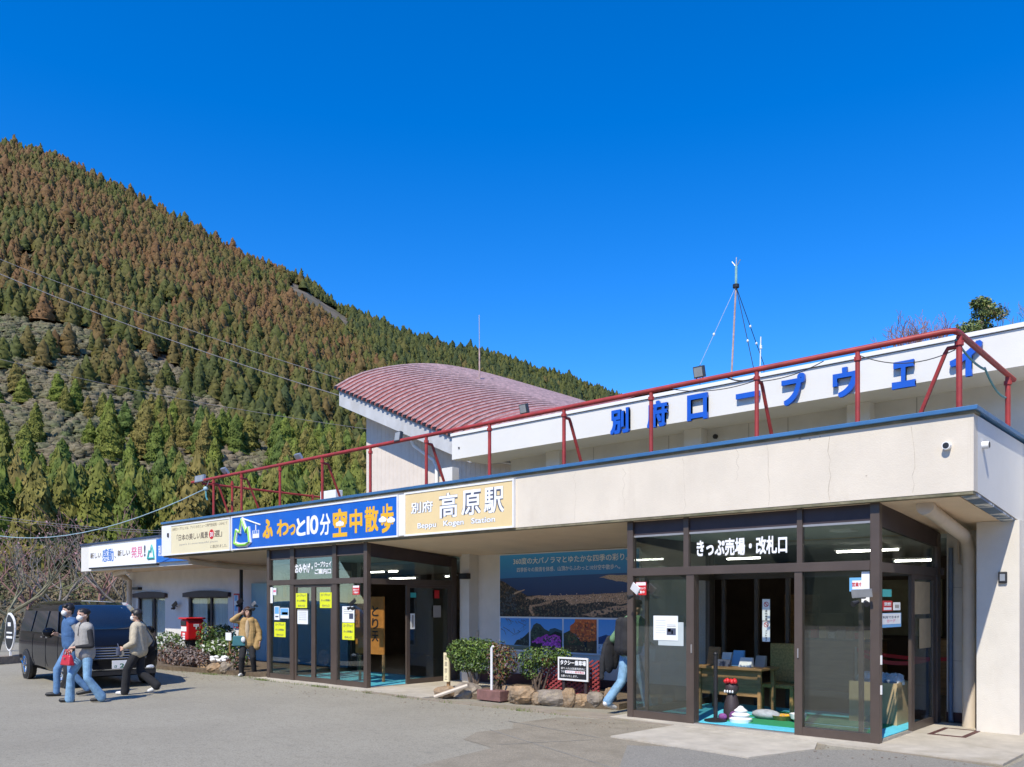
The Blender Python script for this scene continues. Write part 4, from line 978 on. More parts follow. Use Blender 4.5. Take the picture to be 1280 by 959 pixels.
pl([fx(185, .22), fx(187, .55), fx(189, .50), fx(190, .76), fx(192, .50), fx(193.3, .22)], .035, TEALP, 'logo_mountain', t, WDD, True)
t2 = thing('blue_wing_board', 'blue signboard partly hidden behind the cream board on the left wing', 'signboard', (xw1, WF, 2.88))
box('face', BLUEP, xw1+.03, -17.6, WD, WF-.001, 2.92, 3.60, t2); text('別府ロープウェイ', xw1+.15, -19.2, 3.1, 3.42, WD-.001, WHITE2, t2, bold=.02)

# ------------------------------------------------------------------ mural of the bay and four season photographs
MY = VB - .045
mx0, mx1, mz0, mz1 = -8.47, -5.0, .76, 2.715
mu = thing('panorama_mural', 'large photo mural of a dark bay at the back wall with white caption lettering', 'mural', (-6.7, VB, .7))
box('backing', WHITE, mx0-.02, mx1+.02, MY+.004, VB-.001, mz0-.03, mz1+.02, mu)
def printm(name, c1, c2, zlo, zhi, var=0.0, scale=6, c3=None):
    """printed picture: colour runs up the sheet as on the print itself"""
    m = bpy.data.materials.new(name); m.use_nodes = True; T = m.node_tree; b = T.nodes['Principled BSDF']; b.inputs['Roughness'].default_value = .45
    g = T.nodes.new('ShaderNodeNewGeometry'); sx = T.nodes.new('ShaderNodeSeparateXYZ'); T.links.new(g.outputs['Position'], sx.inputs[0])
    mr = T.nodes.new('ShaderNodeMapRange'); mr.inputs[1].default_value = zlo; mr.inputs[2].default_value = zhi; T.links.new(sx.outputs['Z'], mr.inputs[0])
    mx = T.nodes.new('ShaderNodeMix'); mx.data_type = 'RGBA'; mx.inputs[6].default_value = (*c1, 1); mx.inputs[7].default_value = (*c2, 1); T.links.new(mr.outputs[0], mx.inputs[0])
    out = mx.outputs[2]
    if c3:
        n = T.nodes.new('ShaderNodeTexNoise'); n.inputs['Scale'].default_value = scale; n.inputs['Detail'].default_value = 6; n.inputs['Roughness'].default_value = .7; T.links.new(g.outputs['Position'], n.inputs['Vector'])
        r = T.nodes.new('ShaderNodeMapRange'); r.inputs[1].default_value = .5; r.inputs[2].default_value = .62; T.links.new(n.outputs['Fac'], r.inputs[0])
        m2 = T.nodes.new('ShaderNodeMix'); m2.data_type = 'RGBA'; m2.inputs[7].default_value = (*c3, 1); T.links.new(r.outputs[0], m2.inputs[0]); T.links.new(out, m2.inputs[6]); out = m2.outputs[2]
    T.links.new(out, b.inputs['Base Color']); return m
zm = 1.425
SKYP = printm('print_bay_sky', (.04, .13, .30), (.06, .40, .80), 2.05, 2.7)
SEAP = printm('print_bay_sea', (.02, .03, .075), (.035, .09, .22), 1.75, 2.3)
LANDP = printm('print_bay_land', (.018, .016, .012), (.03, .028, .02), 1.4, 2.0, scale=30, c3=(.26, .16, .08))
CITYP = printm('print_bay_city', (.58, .34, .18), (.60, .36, .20), 1.4, 2.0, scale=45, c3=(.08, .06, .04))
FARL = printm('print_far_shore', (.58, .38, .22), (.60, .42, .26), 1.4, 2.2, scale=40, c3=(.25, .15, .08))
def mp(fx_, fz_): return mx0+(mx1-mx0)*fx_, zm+.02+(mz1-zm-.02)*fz_
def jag(pts, amp, seed, step=.03, keep=()):
    rr = random.Random(seed); out = []
    for i, p in enumerate(pts):
        q = pts[(i+1) % len(pts)]; L = math.hypot(q[0]-p[0], q[1]-p[1]); n = max(1, int(L/step)); out.append(p)
        if i in keep: continue
        for k in range(1, n): out.append((p[0]+(q[0]-p[0])*k/n+rr.uniform(-amp, amp), p[1]+(q[1]-p[1])*k/n+rr.uniform(-amp, amp)))
    return out
def layer(name, pts, m, k, zf=None):
    mb = MB(); y = MY-.0012*k; mb.prism([(p[0], y, p[1]) for p in pts], (0, -.001, 0)); return mb.build(name, m, mu)
layer('print_sky', [mp(0, 0), mp(1, 0), mp(1, 1), mp(0, 1)], SKYP, 0)
rr = random.Random(3)
def edge(a, b, n, j): return [mp(a[0]+(b[0]-a[0])*k/n, a[1]+(b[1]-a[1])*k/n + rr.uniform(-j, j)) for k in range(n+1)]
layer('print_sea', [mp(0, .1), mp(1, .1)] + edge((1, .66), (0, .62), 8, .004), SEAP, 1)
layer('print_land', [mp(0, 0), mp(1, 0)] + edge((1, .40), (.78, .34), 5, .012) + edge((.78, .34), (.22, .33), 12, .012) + edge((.22, .33), (.12, .45), 4, .01) + edge((.12, .45), (0, .60), 4, .01), LANDP, 2)
layer('print_city', edge((.20, .325), (.95, .36), 14, .012) + edge((.99, .22), (.55, .20), 8, .03) + edge((.5, .26), (.25, .28), 6, .02), CITYP, 3)
layer('print_city', edge((.24, .18), (.42, .26), 6, .012) + edge((.40, .22), (.26, .14), 6, .012) + edge((.26, .1), (.28, .02), 3, .01) + edge((.26, .02), (.23, .12), 3, .01), CITYP, 3)
layer('print_city', edge((.62, .06), (.98, .22), 8, .02) + edge((.99, .14), (.70, .02), 8, .02), CITYP, 3)
layer('print_shore', edge((.74, .60), (.86, .54), 4, .008) + edge((.86, .54), (1, .50), 4, .01) + edge((1, .62), (.80, .63), 6, .006), FARL, 3)
layer('print_shore', edge((.08, .36), (.2, .44), 5, .006) + edge((.2, .425), (.1, .345), 5, .006), FARL, 3)
MUW = M('caption_ink', (.86, .88, .84), .5, 0)
a, b = mp(.11, .84), mp(.93, .945); text('360度の大パノラマとゆたかな四季の彩り。', a[0], b[0], a[1], b[1], MY-.006, MUW, mu, bold=.01, ex=.001)
a, b = mp(.14, .715), mp(.88, .79); text('四季折々の風情を体感、山頂からふわっと10分空中散歩へ。', a[0], b[0], a[1], b[1], MY-.006, MUW, mu, bold=0, ex=.001, res=2)
def photo(label, x0, x1):
    t = thing('season_photo', label, 'photo panel', ((x0+x1)/2, VB-.05, mz0), 'season photographs under the mural'); return t
ph = [(-8.455, -7.66), (-7.62, -6.80), (-6.76, -5.96), (-5.92, -5.02)]
zt, zb = zm-.015, mz0+.005
def lay(t, pts, m, k, name='print'): MB().prism([(p[0], MY-.0012*k, p[1]) for p in pts], (0, -.001, 0)).build(name, m, t)
def R_(i): return ph[i][0], ph[i][1]
def fr(i, f, g): return ph[i][0]+(ph[i][1]-ph[i][0])*f, zb+(zt-zb)*g
BS = printm('print_blue_sky', (.28, .56, .85), (.07, .32, .75), zb, zt)
t = photo('photo panel of bare branches against blue sky, leftmost under the mural', *R_(0))
lay(t, [fr(0, 0, 0), fr(0, 1, 0), fr(0, 1, 1), fr(0, 0, 1)], BS, 0)
lay(t, [fr(0, 0, 0), fr(0, 1, 0), fr(0, 1, .16), fr(0, .6, .13), fr(0, 0, .15)], printm('print_pale_grass', (.10, .13, .08), (.30, .32, .25), zb, zb+.12), 1)
lay(t, [fr(0, .48, .15), fr(0, .58, .30), fr(0, .72, .34), fr(0, .85, .44), fr(0, 1, .58), fr(0, 1, .14)], printm('print_wood', (.02, .03, .02), (.06, .07, .06), zb, zt), 2)
mb = MB(); rr = random.Random(5)
for k in range(26):
    a = fr(0, rr.uniform(.0, 1), rr.uniform(.55, 1.0)); L = rr.uniform(.08, .3); an = rr.uniform(-2.6, -.4)
    b = (min(max(a[0]+L*math.cos(an), ph[0][0]), ph[0][1]), max(a[1]+L*math.sin(an)*.6, zb+.2)); mb.prism([(a[0], MY-.003, a[1]), (b[0], MY-.003, b[1]), (b[0]+.004, MY-.003, b[1]+.006), (a[0]+.008, MY-.003, a[1]+.01 if a[1]+.01 < zt else zt)], (0, -.0008, 0))
mb.build('print_twigs', M('print_twig', (.12, .09, .08), .5, 0), t)
t = photo('photo panel of a green mountain above pink azaleas', *R_(1))
lay(t, [fr(1, 0, 0), fr(1, 1, 0), fr(1, 1, 1), fr(1, 0, 1)], BS, 0)
lay(t, [fr(1, .5, .4), fr(1, .62, .68), fr(1, .78, .72), fr(1, 1, .64), fr(1, 1, .4)], M('print_far_ridge', (.05, .10, .12), .5, .2, 8), 1)
lay(t, [fr(1, 0, .2), fr(1, 0, .58), fr(1, .10, .80), fr(1, .2, .86), fr(1, .32, .82), fr(1, .45, .68), fr(1, .62, .60), fr(1, .62, .2)], printm('print_mountain', (.05, .05, .03), (.06, .09, .07), zb, zt, scale=10, c3=(.03, .05, .02)), 2)
lay(t, [fr(1, 0, 0), fr(1, 1, 0), fr(1, 1, .56), fr(1, .8, .62), fr(1, .6, .5), fr(1, 0, .3)], M('print_shade_green', (.015, .02, .012), .5, .4, 15), 3)
lay(t, jag([fr(1, .40, .04), fr(1, .95, .04), fr(1, .97, .3), fr(1, .95, .46), fr(1, .8, .52), fr(1, .62, .45), fr(1, .5, .52), fr(1, .3, .42), fr(1, .05, .30), fr(1, .05, .24), fr(1, .38, .24)], .016, 3), M('print_azalea', (.85, .12, .66), .5, .5, 26, col2=(.35, .03, .27)), 4)
t = photo('photo panel of a large orange autumn tree', *R_(2))
lay(t, [fr(2, 0, 0), fr(2, 1, 0), fr(2, 1, 1), fr(2, 0, 1)], BS, 0)
lay(t, [fr(2, 0, 0), fr(2, 1, 0), fr(2, 1, .38), fr(2, 0, .45)], M('print_brown_grass', (.16, .09, .03), .5, .5, 14, col2=(.07, .03, .015)), 1)
lay(t, [fr(2, 0, .2), fr(2, 0, .56), fr(2, .2, .66), fr(2, .4, .5), fr(2, .6, .22)], M('print_dark_bush', (.06, .06, .02), .5, .5, 20), 2)
lay(t, [fr(2, .64, .05), fr(2, .70, .05), fr(2, .72, .5), fr(2, .63, .5)], BLK, 3)
lay(t, jag([fr(2, .22, .62), fr(2, .20, .78), fr(2, .32, .88), fr(2, .36, 1), fr(2, 1, 1), fr(2, 1, .4), fr(2, .8, .34), fr(2, .5, .36), fr(2, .42, .5)], .018, 4, keep=(3, 4)), M('print_autumn_leaf', (.92, .20, .03), .5, .5, 20, col2=(.42, .08, .02)), 4)
t = photo('photo panel of blue mountains with frosted trees, rightmost under the mural', *R_(3))
lay(t, [fr(3, 0, 0), fr(3, 1, 0), fr(3, 1, 1), fr(3, 0, 1)], BS, 0)
lay(t, [fr(3, 0, 0), fr(3, 1, 0), fr(3, 1, .5), fr(3, .7, .55), fr(3, .4, .5), fr(3, .2, .56), fr(3, 0, .48)], M('print_blue_ridge', (.02, .06, .18), .5, .2, 8), 1)
lay(t, [fr(3, 0, 0), fr(3, 1, 0), fr(3, 1, .25), fr(3, .6, .2), fr(3, .25, .3), fr(3, 0, .28)], M('print_frost', (.42, .50, .58), .5, .3, 20), 2)

def dots(par, name, mats, n, size, inside, k, seed, y0=None):
    """small printed marks that break up a picture"""
    rr = random.Random(seed); mb = MB(); y = MY-.0012*k-.0012
    for _ in range(n):
        p = inside(rr); s = size*rr.uniform(.5, 1.4); mb.cur = rr.randrange(len(mats))
        mb.poly([(p[0]+s*math.cos(t)*rr.uniform(.7, 1.2), y-.00002*(_ % 40), p[1]+s*.8*math.sin(t)*rr.uniform(.7, 1.2)) for t in (0, 1.26, 2.51, 3.77, 5.03)])
    mb.build(name, mats, par)['kind'] = 'stuff'
sp = [o for o in bpy.data.objects if o.name.startswith('season_photo')]
def ellin(i, cx, cz, rx, rz):
    def f(rr):
        a = rr.uniform(0, 6.28); q = math.sqrt(rr.random()); return fr(i, min(.97, max(.03, cx+rx*q*math.cos(a))), min(.97, max(.03, cz+rz*q*math.sin(a))))
    return f
PK = [M('azalea_pink', (.88, .20, .70), .5, 0), M('azalea_deep', (.50, .05, .40), .5, 0), M('azalea_leaf', (.05, .09, .04), .5, 0)]
dots(sp[1], 'print_blossoms', PK, 110, .022, ellin(1, .66, .25, .32, .22), 4, 1); dots(sp[1], 'print_trees', [M('print_tree_green', (.10, .16, .08), .5, 0), M('print_tree_dark', (.02, .035, .02), .5, 0)], 60, .02, ellin(1, .22, .5, .2, .24), 2, 2)
OG = [M('autumn_orange', (.95, .28, .05), .5, 0), M('autumn_red', (.55, .10, .03), .5, 0), M('autumn_dark', (.22, .07, .03), .5, 0)]
dots(sp[2], 'print_leaves', OG, 150, .024, ellin(2, .66, .66, .33, .30), 4, 3); dots(sp[2], 'print_bush', [M('bush_olive', (.16, .15, .05), .5, 0), OG[2]], 50, .022, ellin(2, .24, .42, .2, .16), 2, 4)
dots(sp[2], 'print_grass', [M('dry_grass', (.40, .28, .10), .5, 0), M('grass_shade', (.10, .06, .03), .5, 0)], 50, .016, ellin(2, .5, .13, .46, .10), 3, 5)
dots(sp[0], 'print_hill', [M('hill_green', (.10, .14, .10), .5, 0), BLK], 40, .018, ellin(0, .80, .28, .18, .12), 2, 6); dots(sp[3], 'print_frost_trees', [M('frost_white', (.60, .68, .74), .5, 0), M('frost_blue', (.16, .26, .42), .5, 0)], 60, .022, ellin(3, .35, .15, .33, .12), 2, 7)
TWN = [M('town_light', (.80, .58, .40), .5, 0), M('town_brown', (.34, .19, .10), .5, 0), M('town_dark', (.03, .03, .025), .5, 0)]
def townin(rr):
    f = rr.uniform(.2, .97); return mp(f, .27+.05*rr.gauss(0, 1)*(.6+f*.6))
dots(mu, 'print_town', TWN, 260, .012, townin, 3, 8); dots(mu, 'print_woods', [TWN[2], M('wood_olive', (.09, .09, .05), .5, 0)], 160, .025, lambda rr: mp(rr.uniform(.02, .98), rr.uniform(.03, .15)), 3, 9)
dots(mu, 'print_left_hills', [TWN[2], M('hill_slate', (.07, .08, .085), .5, 0)], 120, .03, lambda rr: mp(rr.uniform(.01, .13), rr.uniform(.05, .42)), 3, 10)

# ================================================================== RED ROOF RAILING
RV, RZ = 0.2, 4.87
rl = thing('roof_railing', 'red painted pipe railing with slanting braces along the canopy roof edge', 'railing', (-8, RV, 3.85))
cr = Vector((.84, RV, RZ+.005)); le = Vector((on_y(240, 603, RV).x, RV, RZ-.01))
def tube(name, m, pts, r, par, n=8): return MB().tube(pts, r, n).build(name, m, par, smooth=True)
tube('top_rail', RAIL, [le, (-8, RV, RZ), (cr.x-.10, RV, cr.z), (cr.x-.02, RV+.03, cr.z), (cr.x, RV+.12, cr.z), (cr.x, 3.1, cr.z-.01)], .036, rl, 10)
tube('back_rail', RAIL, [(-16.9, .25, 4.80), (-16.9, 4.2, 4.78)], .03, rl)
SPX = []
def post(x, y, r=.03): tube('post', RAIL, [(x, y, 3.69), (x, y, RZ-.03)], r, rl); MB().tube([(x, y, RZ-.14), (x, y, RZ-.09)], r*1.5, 8).build('collar', RAIL, rl)
def brace(x, y, dx, dy): tube('brace', RAIL, [(x, y, RZ-.15), (x+dx*.22, y+dy*.22, RZ-.15), (x+dx*.27, y+dy*.27, RZ-.20), (x+dx, y+dy, 3.69)], .026, rl)
fp = [1072, 946, 814, 705, 612, 533, 463, 403, 350, 302]
for k, px in enumerate(fp):
    x = on_y(px, 600, RV).x; post(x, RV)
    if k % 2 == 1: brace(x, RV, 0, .62)
x = on_y(267, 620, RV).x
post(x, RV); post(x+.02, RV+.5); post(-16.9, 3.6); brace(x, RV, .05, .5)
for y in (.36, 2.75): post(cr.x, y, .034)
brace(cr.x, .36, -.55, .0)
# cables slung along the railing
def cable(name, label, pts, r, m, cat='cable', group=None, par=None, sag=0, n=14):
    if sag:
        a, b = Vector(pts[0]), Vector(pts[1]); pts = [a+(b-a)*(k/n)+Vector((0, 0, -4*sag*(k/n)*(1-k/n))) for k in range(n+1)]
    o = MB().tube(pts, r, 6).build(name, m, par, loc=None if par else tuple(pts[0]), smooth=True)
    return o if par else tag(o, label, cat, group)
CAB = M('black_cable', (.03, .03, .035), .5, .2, 6); CABT = M('teal_cable', (.08, .28, .30), .5, .2, 6)
cable('cable', '', [(cr.x-.04, .36, RZ-.18), (on_y(1072, 440, .2).x, .22, RZ-.06)], .006, CAB, par=rl, sag=.13)
cable('cable', '', [(cr.x-.02, .30, RZ-.08), (cr.x-.02, 1.6, RZ-.16)], .014, CABT, par=rl, sag=.05); cable('cable', '', [(cr.x-.02, 1.6, RZ-.14), (cr.x-.02, 2.85, RZ-.3)], .014, CABT, par=rl, sag=.10)
x9 = on_y(946, 470, RV).x
cable('cable', '', [(x9+.05, RV+.02, RZ-.16), (x9+.9, RV+.03, RZ-.05)], .006, CAB, par=rl, sag=.05); cable('cable', '', [(x9-.05, RV+.02, RZ-.14), (x9-1.3, RV+.02, RZ-.04)], .006, CAB, par=rl, sag=.07)
cable('cable', '', [(x9-.05, RV+.02, RZ-.1), (x9-.45, RV+.02, RZ-.02)], .010, CAB, par=rl, sag=.04)
# floodlights clamped to the rail
FACE = M('lamp_glass_face', (.30, .31, .31), .25, .1, 5)
def flood(label, px, py, w_, h_, tilt, v=RV, roll=0.0, m=STEEL):
    c = on_y(px, py, v); t = thing('floodlight', label, 'floodlight', (c.x, v, c.z), 'floodlights on the roof railing')
    mb = MB(); a = RAD(tilt)
    def T(x, z, y): return (c.x+x*math.cos(roll)-z*math.sin(roll), v+y*math.cos(a)-z*math.sin(a), c.z+z*math.cos(a)+y*math.sin(a)+x*math.sin(roll))
    mb.hexa([T(-w_/2, -h_/2, -.03), T(w_/2, -h_/2, -.03), T(w_/2, -h_/2, .04), T(-w_/2, -h_/2, .04), T(-w_/2, h_/2, -.03), T(w_/2, h_/2, -.03), T(w_/2, h_/2, .04), T(-w_/2, h_/2, .04)]); mb.build('housing', m, t, bevel=.006)
    mb = MB(); w2, h2 = w_*.41, h_*.40; mb.hexa([T(-w2, -h2, -.034), T(w2, -h2, -.034), T(w2, -h2, -.031), T(-w2, -h2, -.031), T(-w2, h2, -.034), T(w2, h2, -.034), T(w2, h2, -.031), T(-w2, h2, -.031)]); mb.build('lens', FACE, t)
    MB().tube([(c.x-w_*.35, v, c.z-h_*.25), (c.x-w_*.3, v+.02, RZ+.03), (c.x+w_*.3, v+.02, RZ+.03), (c.x+w_*.35, v, c.z-h_*.25)], .012, 6).build('bracket', DARK, t)
DKS = M('dark_lamp_body', (.05, .055, .06), .4, .2, 6)
flood('dark square floodlight on the red rail below the tall mast', 874, 465, .16, .16, 15, m=DKS)
flood('grey square floodlight on the red rail in front of the maroon roof', 655, 511, .16, .16, 15, m=DKS)
flood('outlined floodlight on the rail in front of the hall wall', 498, 546, .17, .20, -10, m=DKS)
flood('slim tilted floodlight on the rail left of the hall', 373, 571, .20, .14, 35)
flood('small tilted floodlight near the left end of the rail', 281, 589, .20, .18, 40)
flood('wide grey floodlight at the left end of the red rail', 250, 598.5, .46, .17, -5)
c = on_y(412, 619, 1.2); lb = thing('light_box', 'white flat light box behind the braces on the canopy roof', 'light box', (c.x, 1.2, 3.7))
box('case', WHITE, c.x-.3, c.x+.3, 1.15, 1.35, c.z-.12, c.z+.10, lb, bevel=.01); box('stand', STEEL, c.x-.04, c.x+.04, 1.2, 1.3, 3.68, c.z-.121, lb)

# ------------------------------------------------------------------ masts on the roof
RUST = M('rusty_mast', (.48, .34, .30), .6, .3, 6)
v = 6.5
b0, b1 = on_y(913, 500, v), on_y(920, 358, v); tip = on_y(920.5, 322, v)
ms = thing('lightning_mast', 'tall thin rusty mast with guy wires above the white band', 'mast', (b0.x, v, 5.55))
tube('pole', RUST, [(b0.x-.12, v, 5.55), b0, b1], .021, ms); tube('tip', M('verdigris', (.25, .45, .42), .5, .2, 8), [b1, on_y(920.3, 332, v)], .028, ms); tube('spike', STEEL, [on_y(920.3, 332, v), tip], .014, ms)
for a in (-.1, .1): tube('prong', STEEL, [on_y(920.3, 334, v), tuple(on_y(920.3, 326, v)+Vector((a, 0, 0)))], .01, ms)
MB().tube([b1+Vector((0, 0, -.03)), b1+Vector((0, 0, .04))], .07, 10).build('collar', DARK, ms)
WIRE = M('guy_wire', (.36, .42, .50), .5, .1, 5)
for px, py, pale, dy in ((875, 456, True, -1.0), (944, 470, False, -.5), (955, 456, False, 1.2)):
    e = on_y(px, py, v+dy); g = tube('guy_wire', WIRE if pale else CAB, [b1, e], .006 if pale else .008, ms, 5)
    for f in ((.62,) if pale else (.5, .72) if px == 955 else (.62,)):
        q = b1+(e-b1)*f; MB().ball(tuple(q), (.026, .026, .034), 8, 6).build('insulator', WHITE, ms, smooth=True)
    tube('guy_end', CAB, [e, (e.x+(.0), v+dy, 5.6)], .008, ms, 5)
v = 6.0; p0, p1 = on_y(949, 470, v), on_y(951, 421, v); a2 = thing('short_antenna', 'short white rod antenna right of the tall mast', 'antenna', (p0.x, v, 5.6))
tube('rod', WHITE, [(p0.x, v, 5.6), p1], .012, a2, 6); MB().tube([p1+Vector((0, 0, -.25)), p1+Vector((0, 0, -.18))], .025, 8).build('collar', WHITE, a2)
v = 9.0; p0, p1 = on_y(599.5, 470, v), on_y(599, 394, v); a3 = thing('roof_antenna', 'thin rod antenna standing on the crown of the maroon roof', 'antenna', (p0.x, v, 6))
tube('rod', RUST, [(p0.x, v, p0.z-2.2), on_y(599.3, 435, v)], .025, a3, 6); tube('tip', STEEL, [on_y(599.3, 435, v), p1], .014, a3, 6)

# ------------------------------------------------------------------ wires across the hillside
OW = M('overhead_wire', (.16, .15, .16), .6, .1, 3)
def wire(label, a, b, r, m, sag=0): cable('overhead_wire', label, [a, b], r, m, 'wire', 'wires across the hillside', sag=sag)
wire('upper overhead wire slanting down across the hill to the hall roof', at(-200, 236, 46), at(426, 474, 34), .013, OW, .5)
wire('lower thick overhead wire slanting down across the hill to the hall roof', at(-200, 250, 46), at(432, 497, 34), .019, OW, .6)
wire('faint third wire low across the hill behind the hall wall', at(-200, 390, 60), at(470, 538, 42), .012, OW, .8)
wire('thin wire drooping behind the left wing roof', at(-120, 622, 40), at(330, 664, 30), .012, OW, .5)
wire('second thin wire drooping behind the left wing roof', at(-120, 628, 42), at(300, 668, 32), .010, OW, .4)
PW = M('pale_blue_wire', (.40, .55, .60), .5, .1, 3)
e = on_y(257, 611, RV)
n = 18; q0 = at(-90, 640, 34); pts = [q0+(e-q0)*(k/n)+Vector((0, 0, -4*1.15*(k/n)*(1-k/n))) for k in range(n+1)]
tag(MB().tube(pts, .012, 6).build('service_wire', PW, loc=tuple(q0), smooth=True), 'pale blue service wire sagging up to the left end of the red rail', 'wire')
ins = thing('wire_anchor', 'blue insulator hanging at the left end of the red rail', 'insulator', tuple(e))
MB().ball(tuple(e), (.07, .06, .06), 8, 6).build('knob', PW, ins, smooth=True); tube('tail', CABT, [e, e+Vector((.03, 0, -.22)), e+Vector((.10, 0, -.30))], .02, ins, 6); tube('hook', STEEL, [e, e+Vector((.22, 0, .22))], .012, ins, 6)
# ================================================================== PLANTERS
STONEM = layer_stain(M('border_stone_rock', (.33, .22, .125), .9, .35, 7, bump=1.0, bscale=25), (.22, .18, .13), 5, (1, 1, 1), .45, .65, .8)
STONED = layer_stain(M('dark_border_rock', (.24, .20, .16), .9, .25, 7, bump=.6, bscale=25), (.42, .34, .22), 6, (1, 1, 1), .5, .7, .7)
def stone(label, c, r, seed, m, group, name='border_stone', cat='stone'):
    mb = MB(); mb.ball((0, 0, 0), 1.0, 18, 11); rr = random.Random(seed); nf = smooth_noise(seed)
    vs = []
    for x, y, z in mb.v:
        k = 1+.22*float(nf(x*2+y*.7, y*2+z*1.7))+.17*float(nf(x*6+z*3, y*6-z*4))+rr.uniform(-.05, .05); vs.append((x*k*(1+.12*math.sin(3*y+seed)), y*k, max(-.85, min(.86, z*k+.15*float(nf(x*1.3+5, y*1.3))))))
    a = rr.uniform(0, 3.1)
    mb.v = [(c[0]+r[0]*x, c[1]+r[1]*y+.12*r[0]*x*math.cos(a), c[2]+r[2]*.75+r[2]*z) for x, y, z in vs]
    o = mb.build(name, m, loc=(c[0], c[1], c[2])); return tag(o, label, cat, group)
SG = 'stones edging the planters'
SL = [(552, 872, 15, 'brown stone at the left end of the row under the low post'), (577, 872, 20, 'long tan stone right of the post end of the planter row'), (646, 880, 18, 'rounded tan stone right of the maroon block in the planter row'), (664, 881, 9, 'small dark stone squeezed in the planter row left of the lattice'),
      (684, 882, 19, 'large flat tan stone in front of the clipped shrub by the lattice'), (706, 884, 9, 'small grey stone under the left leg of the taxi sign'), (720, 884, 13, 'tan stone between the taxi sign legs'), (736, 885, 13, 'round grey stone under the right leg of the taxi sign'), (756, 883, 8, 'small stone at the right end of the row by the walker'), (630, 872, 10, 'pale stone behind the maroon block')]
for i, (px, py, w_, lb) in enumerate(SL):
    p = on_z(px, py+1); r = w_*(p-Vector((CAMX, CAMY, CAMZ))).length/FP
    stone(lb, (p.x, p.y+.12, .0), (r*1.1, r*.8, .135+.03*(i % 3)), 30+i, STONED if i % 3 == 1 else STONEM, SG)
SL2 = [(252, 839, 12, 'tan stone at the left of the row under the lavender'), (266, 842, 12, 'larger tan stone in the row under the post box shrubs'), (279, 843, 12, 'flat tan stone left of the person in the yellow jacket'), (240, 836, 9, 'small stone at the left end of the post box planter row'), (228, 834, 9, 'weathered stone under the lavender clump')]
for i, (px, py, w_, lb) in enumerate(SL2):
    p = on_z(px, py); r = w_*(p-Vector((CAMX, CAMY, CAMZ))).length/FP
    stone(lb, (p.x, p.y+.10, .0), (r, r*.8, .13+.03*(i % 3)), 60+i, STONED if i % 3 == 2 else STONEM, SG)
# maroon block with a leaning pole, thin post, loose stick
p = on_z(608, 877); bl_ = thing('pole_base', 'maroon concrete block holding a thin white pole', 'pole', (p.x, p.y, .02))
box('block', M('maroon_block', (.20, .10, .085), .85, .2, 8, bump=.3), p.x-.22, p.x+.34, p.y-.02, p.y+.22, .02, .20, bl_, bevel=.01)
tube('pole', WHITE, [(p.x+.05, p.y+.08, .20), (p.x+.05, p.y+.08, .93), (p.x+.09, p.y+.08, .97)], .022, bl_)
p = on_z(559, 862); q = thing('name_post', 'short cream wooden post with vertical writing at the planter corner', 'post', (p.x, p.y, .1))
d = p.y
zt_, zb_ = on_y(558, 816, d).z, on_y(558, 852, d).z
box('plate', SIGNCREAM, p.x-.085, p.x+.06, d-.02, d+.02, zb_, zt_, q); box('stake', WOOD, p.x-.04, p.x+.03, d+.021, d+.06, .05, zt_-.05, q)
for i, ch in enumerate('駐車禁止'): h_ = (zt_-zb_)/4.4; text(ch, p.x-.055, p.x+.03, zt_-.03-h_*(i+.9), zt_-.03-h_*(i+.1), d-.0205, AWD, q, ex=.001, res=2)
p = on_z(548, 874); MBs = MB(); MBs.tube([(p.x-.05, p.y-.05, .04), (p.x+.50, p.y+.25, .26)], .035, 7); tag(MBs.build('loose_stick', PIPE, loc=(p.x, p.y, .04)), 'pale stick leaning on the stones at the planter corner', 'stick')
# red lattice and taxi sign
ly = 1.42
lat = thing('red_lattice', 'red wooden trellis panel standing behind the taxi sign', 'trellis', (-5.8, ly, .1))
lx0, lx1 = on_y(676, 850, ly).x, on_y(748, 850, ly).x; lz0, lz1 = .10, on_y(710, 824, ly).z
LATM = M('red_lattice_paint', (.30, .05, .05), .6, .2, 8)
ns = 15; H = lz1-lz0; W = lx1-lx0
for s in (1, -1):
    for k in range(-6, 17):
        # shallow slats crossing both ways, clipped to the panel
        x0 = lx0+W*(k/11.0); x1 = x0+s*H*1.55
        t0, t1 = 0.0, 1.0
        for (pa, lo, hi) in ((x1-x0, lx0, lx1),):
            a_, b_ = (lo-x0)/pa, (hi-x0)/pa
            if a_ > b_: a_, b_ = b_, a_
            t0, t1 = max(t0, a_), min(t1, b_)
        if t1-t0 < .08: continue
        a = Vector((x0+(x1-x0)*t0, ly+(0 if s > 0 else .016), lz0+H*t0)); b = Vector((x0+(x1-x0)*t1, ly+(0 if s > 0 else .016), lz0+H*t1))
        n_ = Vector((-(b-a).z, 0, (b-a).x)).normalized()*.014
        MB().prism([a-n_, b-n_, b+n_, a+n_], (0, .012, 0)).build('slat', LATM, lat)
for x in (lx0, lx1-.03, lx0+W*.33, lx0+W*.66): box('upright', LATM, x, x+.025, ly+.03, ly+.05, .06, lz1, lat)
ty = 1.25
tx0, tx1 = on_y(698, 840, ty).x, on_y(735.5, 840, ty).x; tz0, tz1 = on_y(716, 851, ty).z, on_y(716, 822, ty).z
tx = thing('taxi_sign', 'small black and white taxi rank sign in front of the red trellis', 'sign', ((tx0+tx1)/2, ty, .05))
box('board', BLK, tx0+.03, tx1-.03, ty-.01, ty+.012, tz0+.03, tz1-.03, tx)
mb = MB(); mb.box(tx0, tx1, ty-.016, ty+.014, tz0, tz0+.03); mb.box(tx0, tx1, ty-.016, ty+.014, tz1-.03, tz1); mb.box(tx0, tx0+.03, ty-.016, ty+.014, tz0+.03, tz1-.03); mb.box(tx1-.03, tx1, ty-.016, ty+.014, tz0+.03, tz1-.03); mb.build('frame', WHITE, tx)
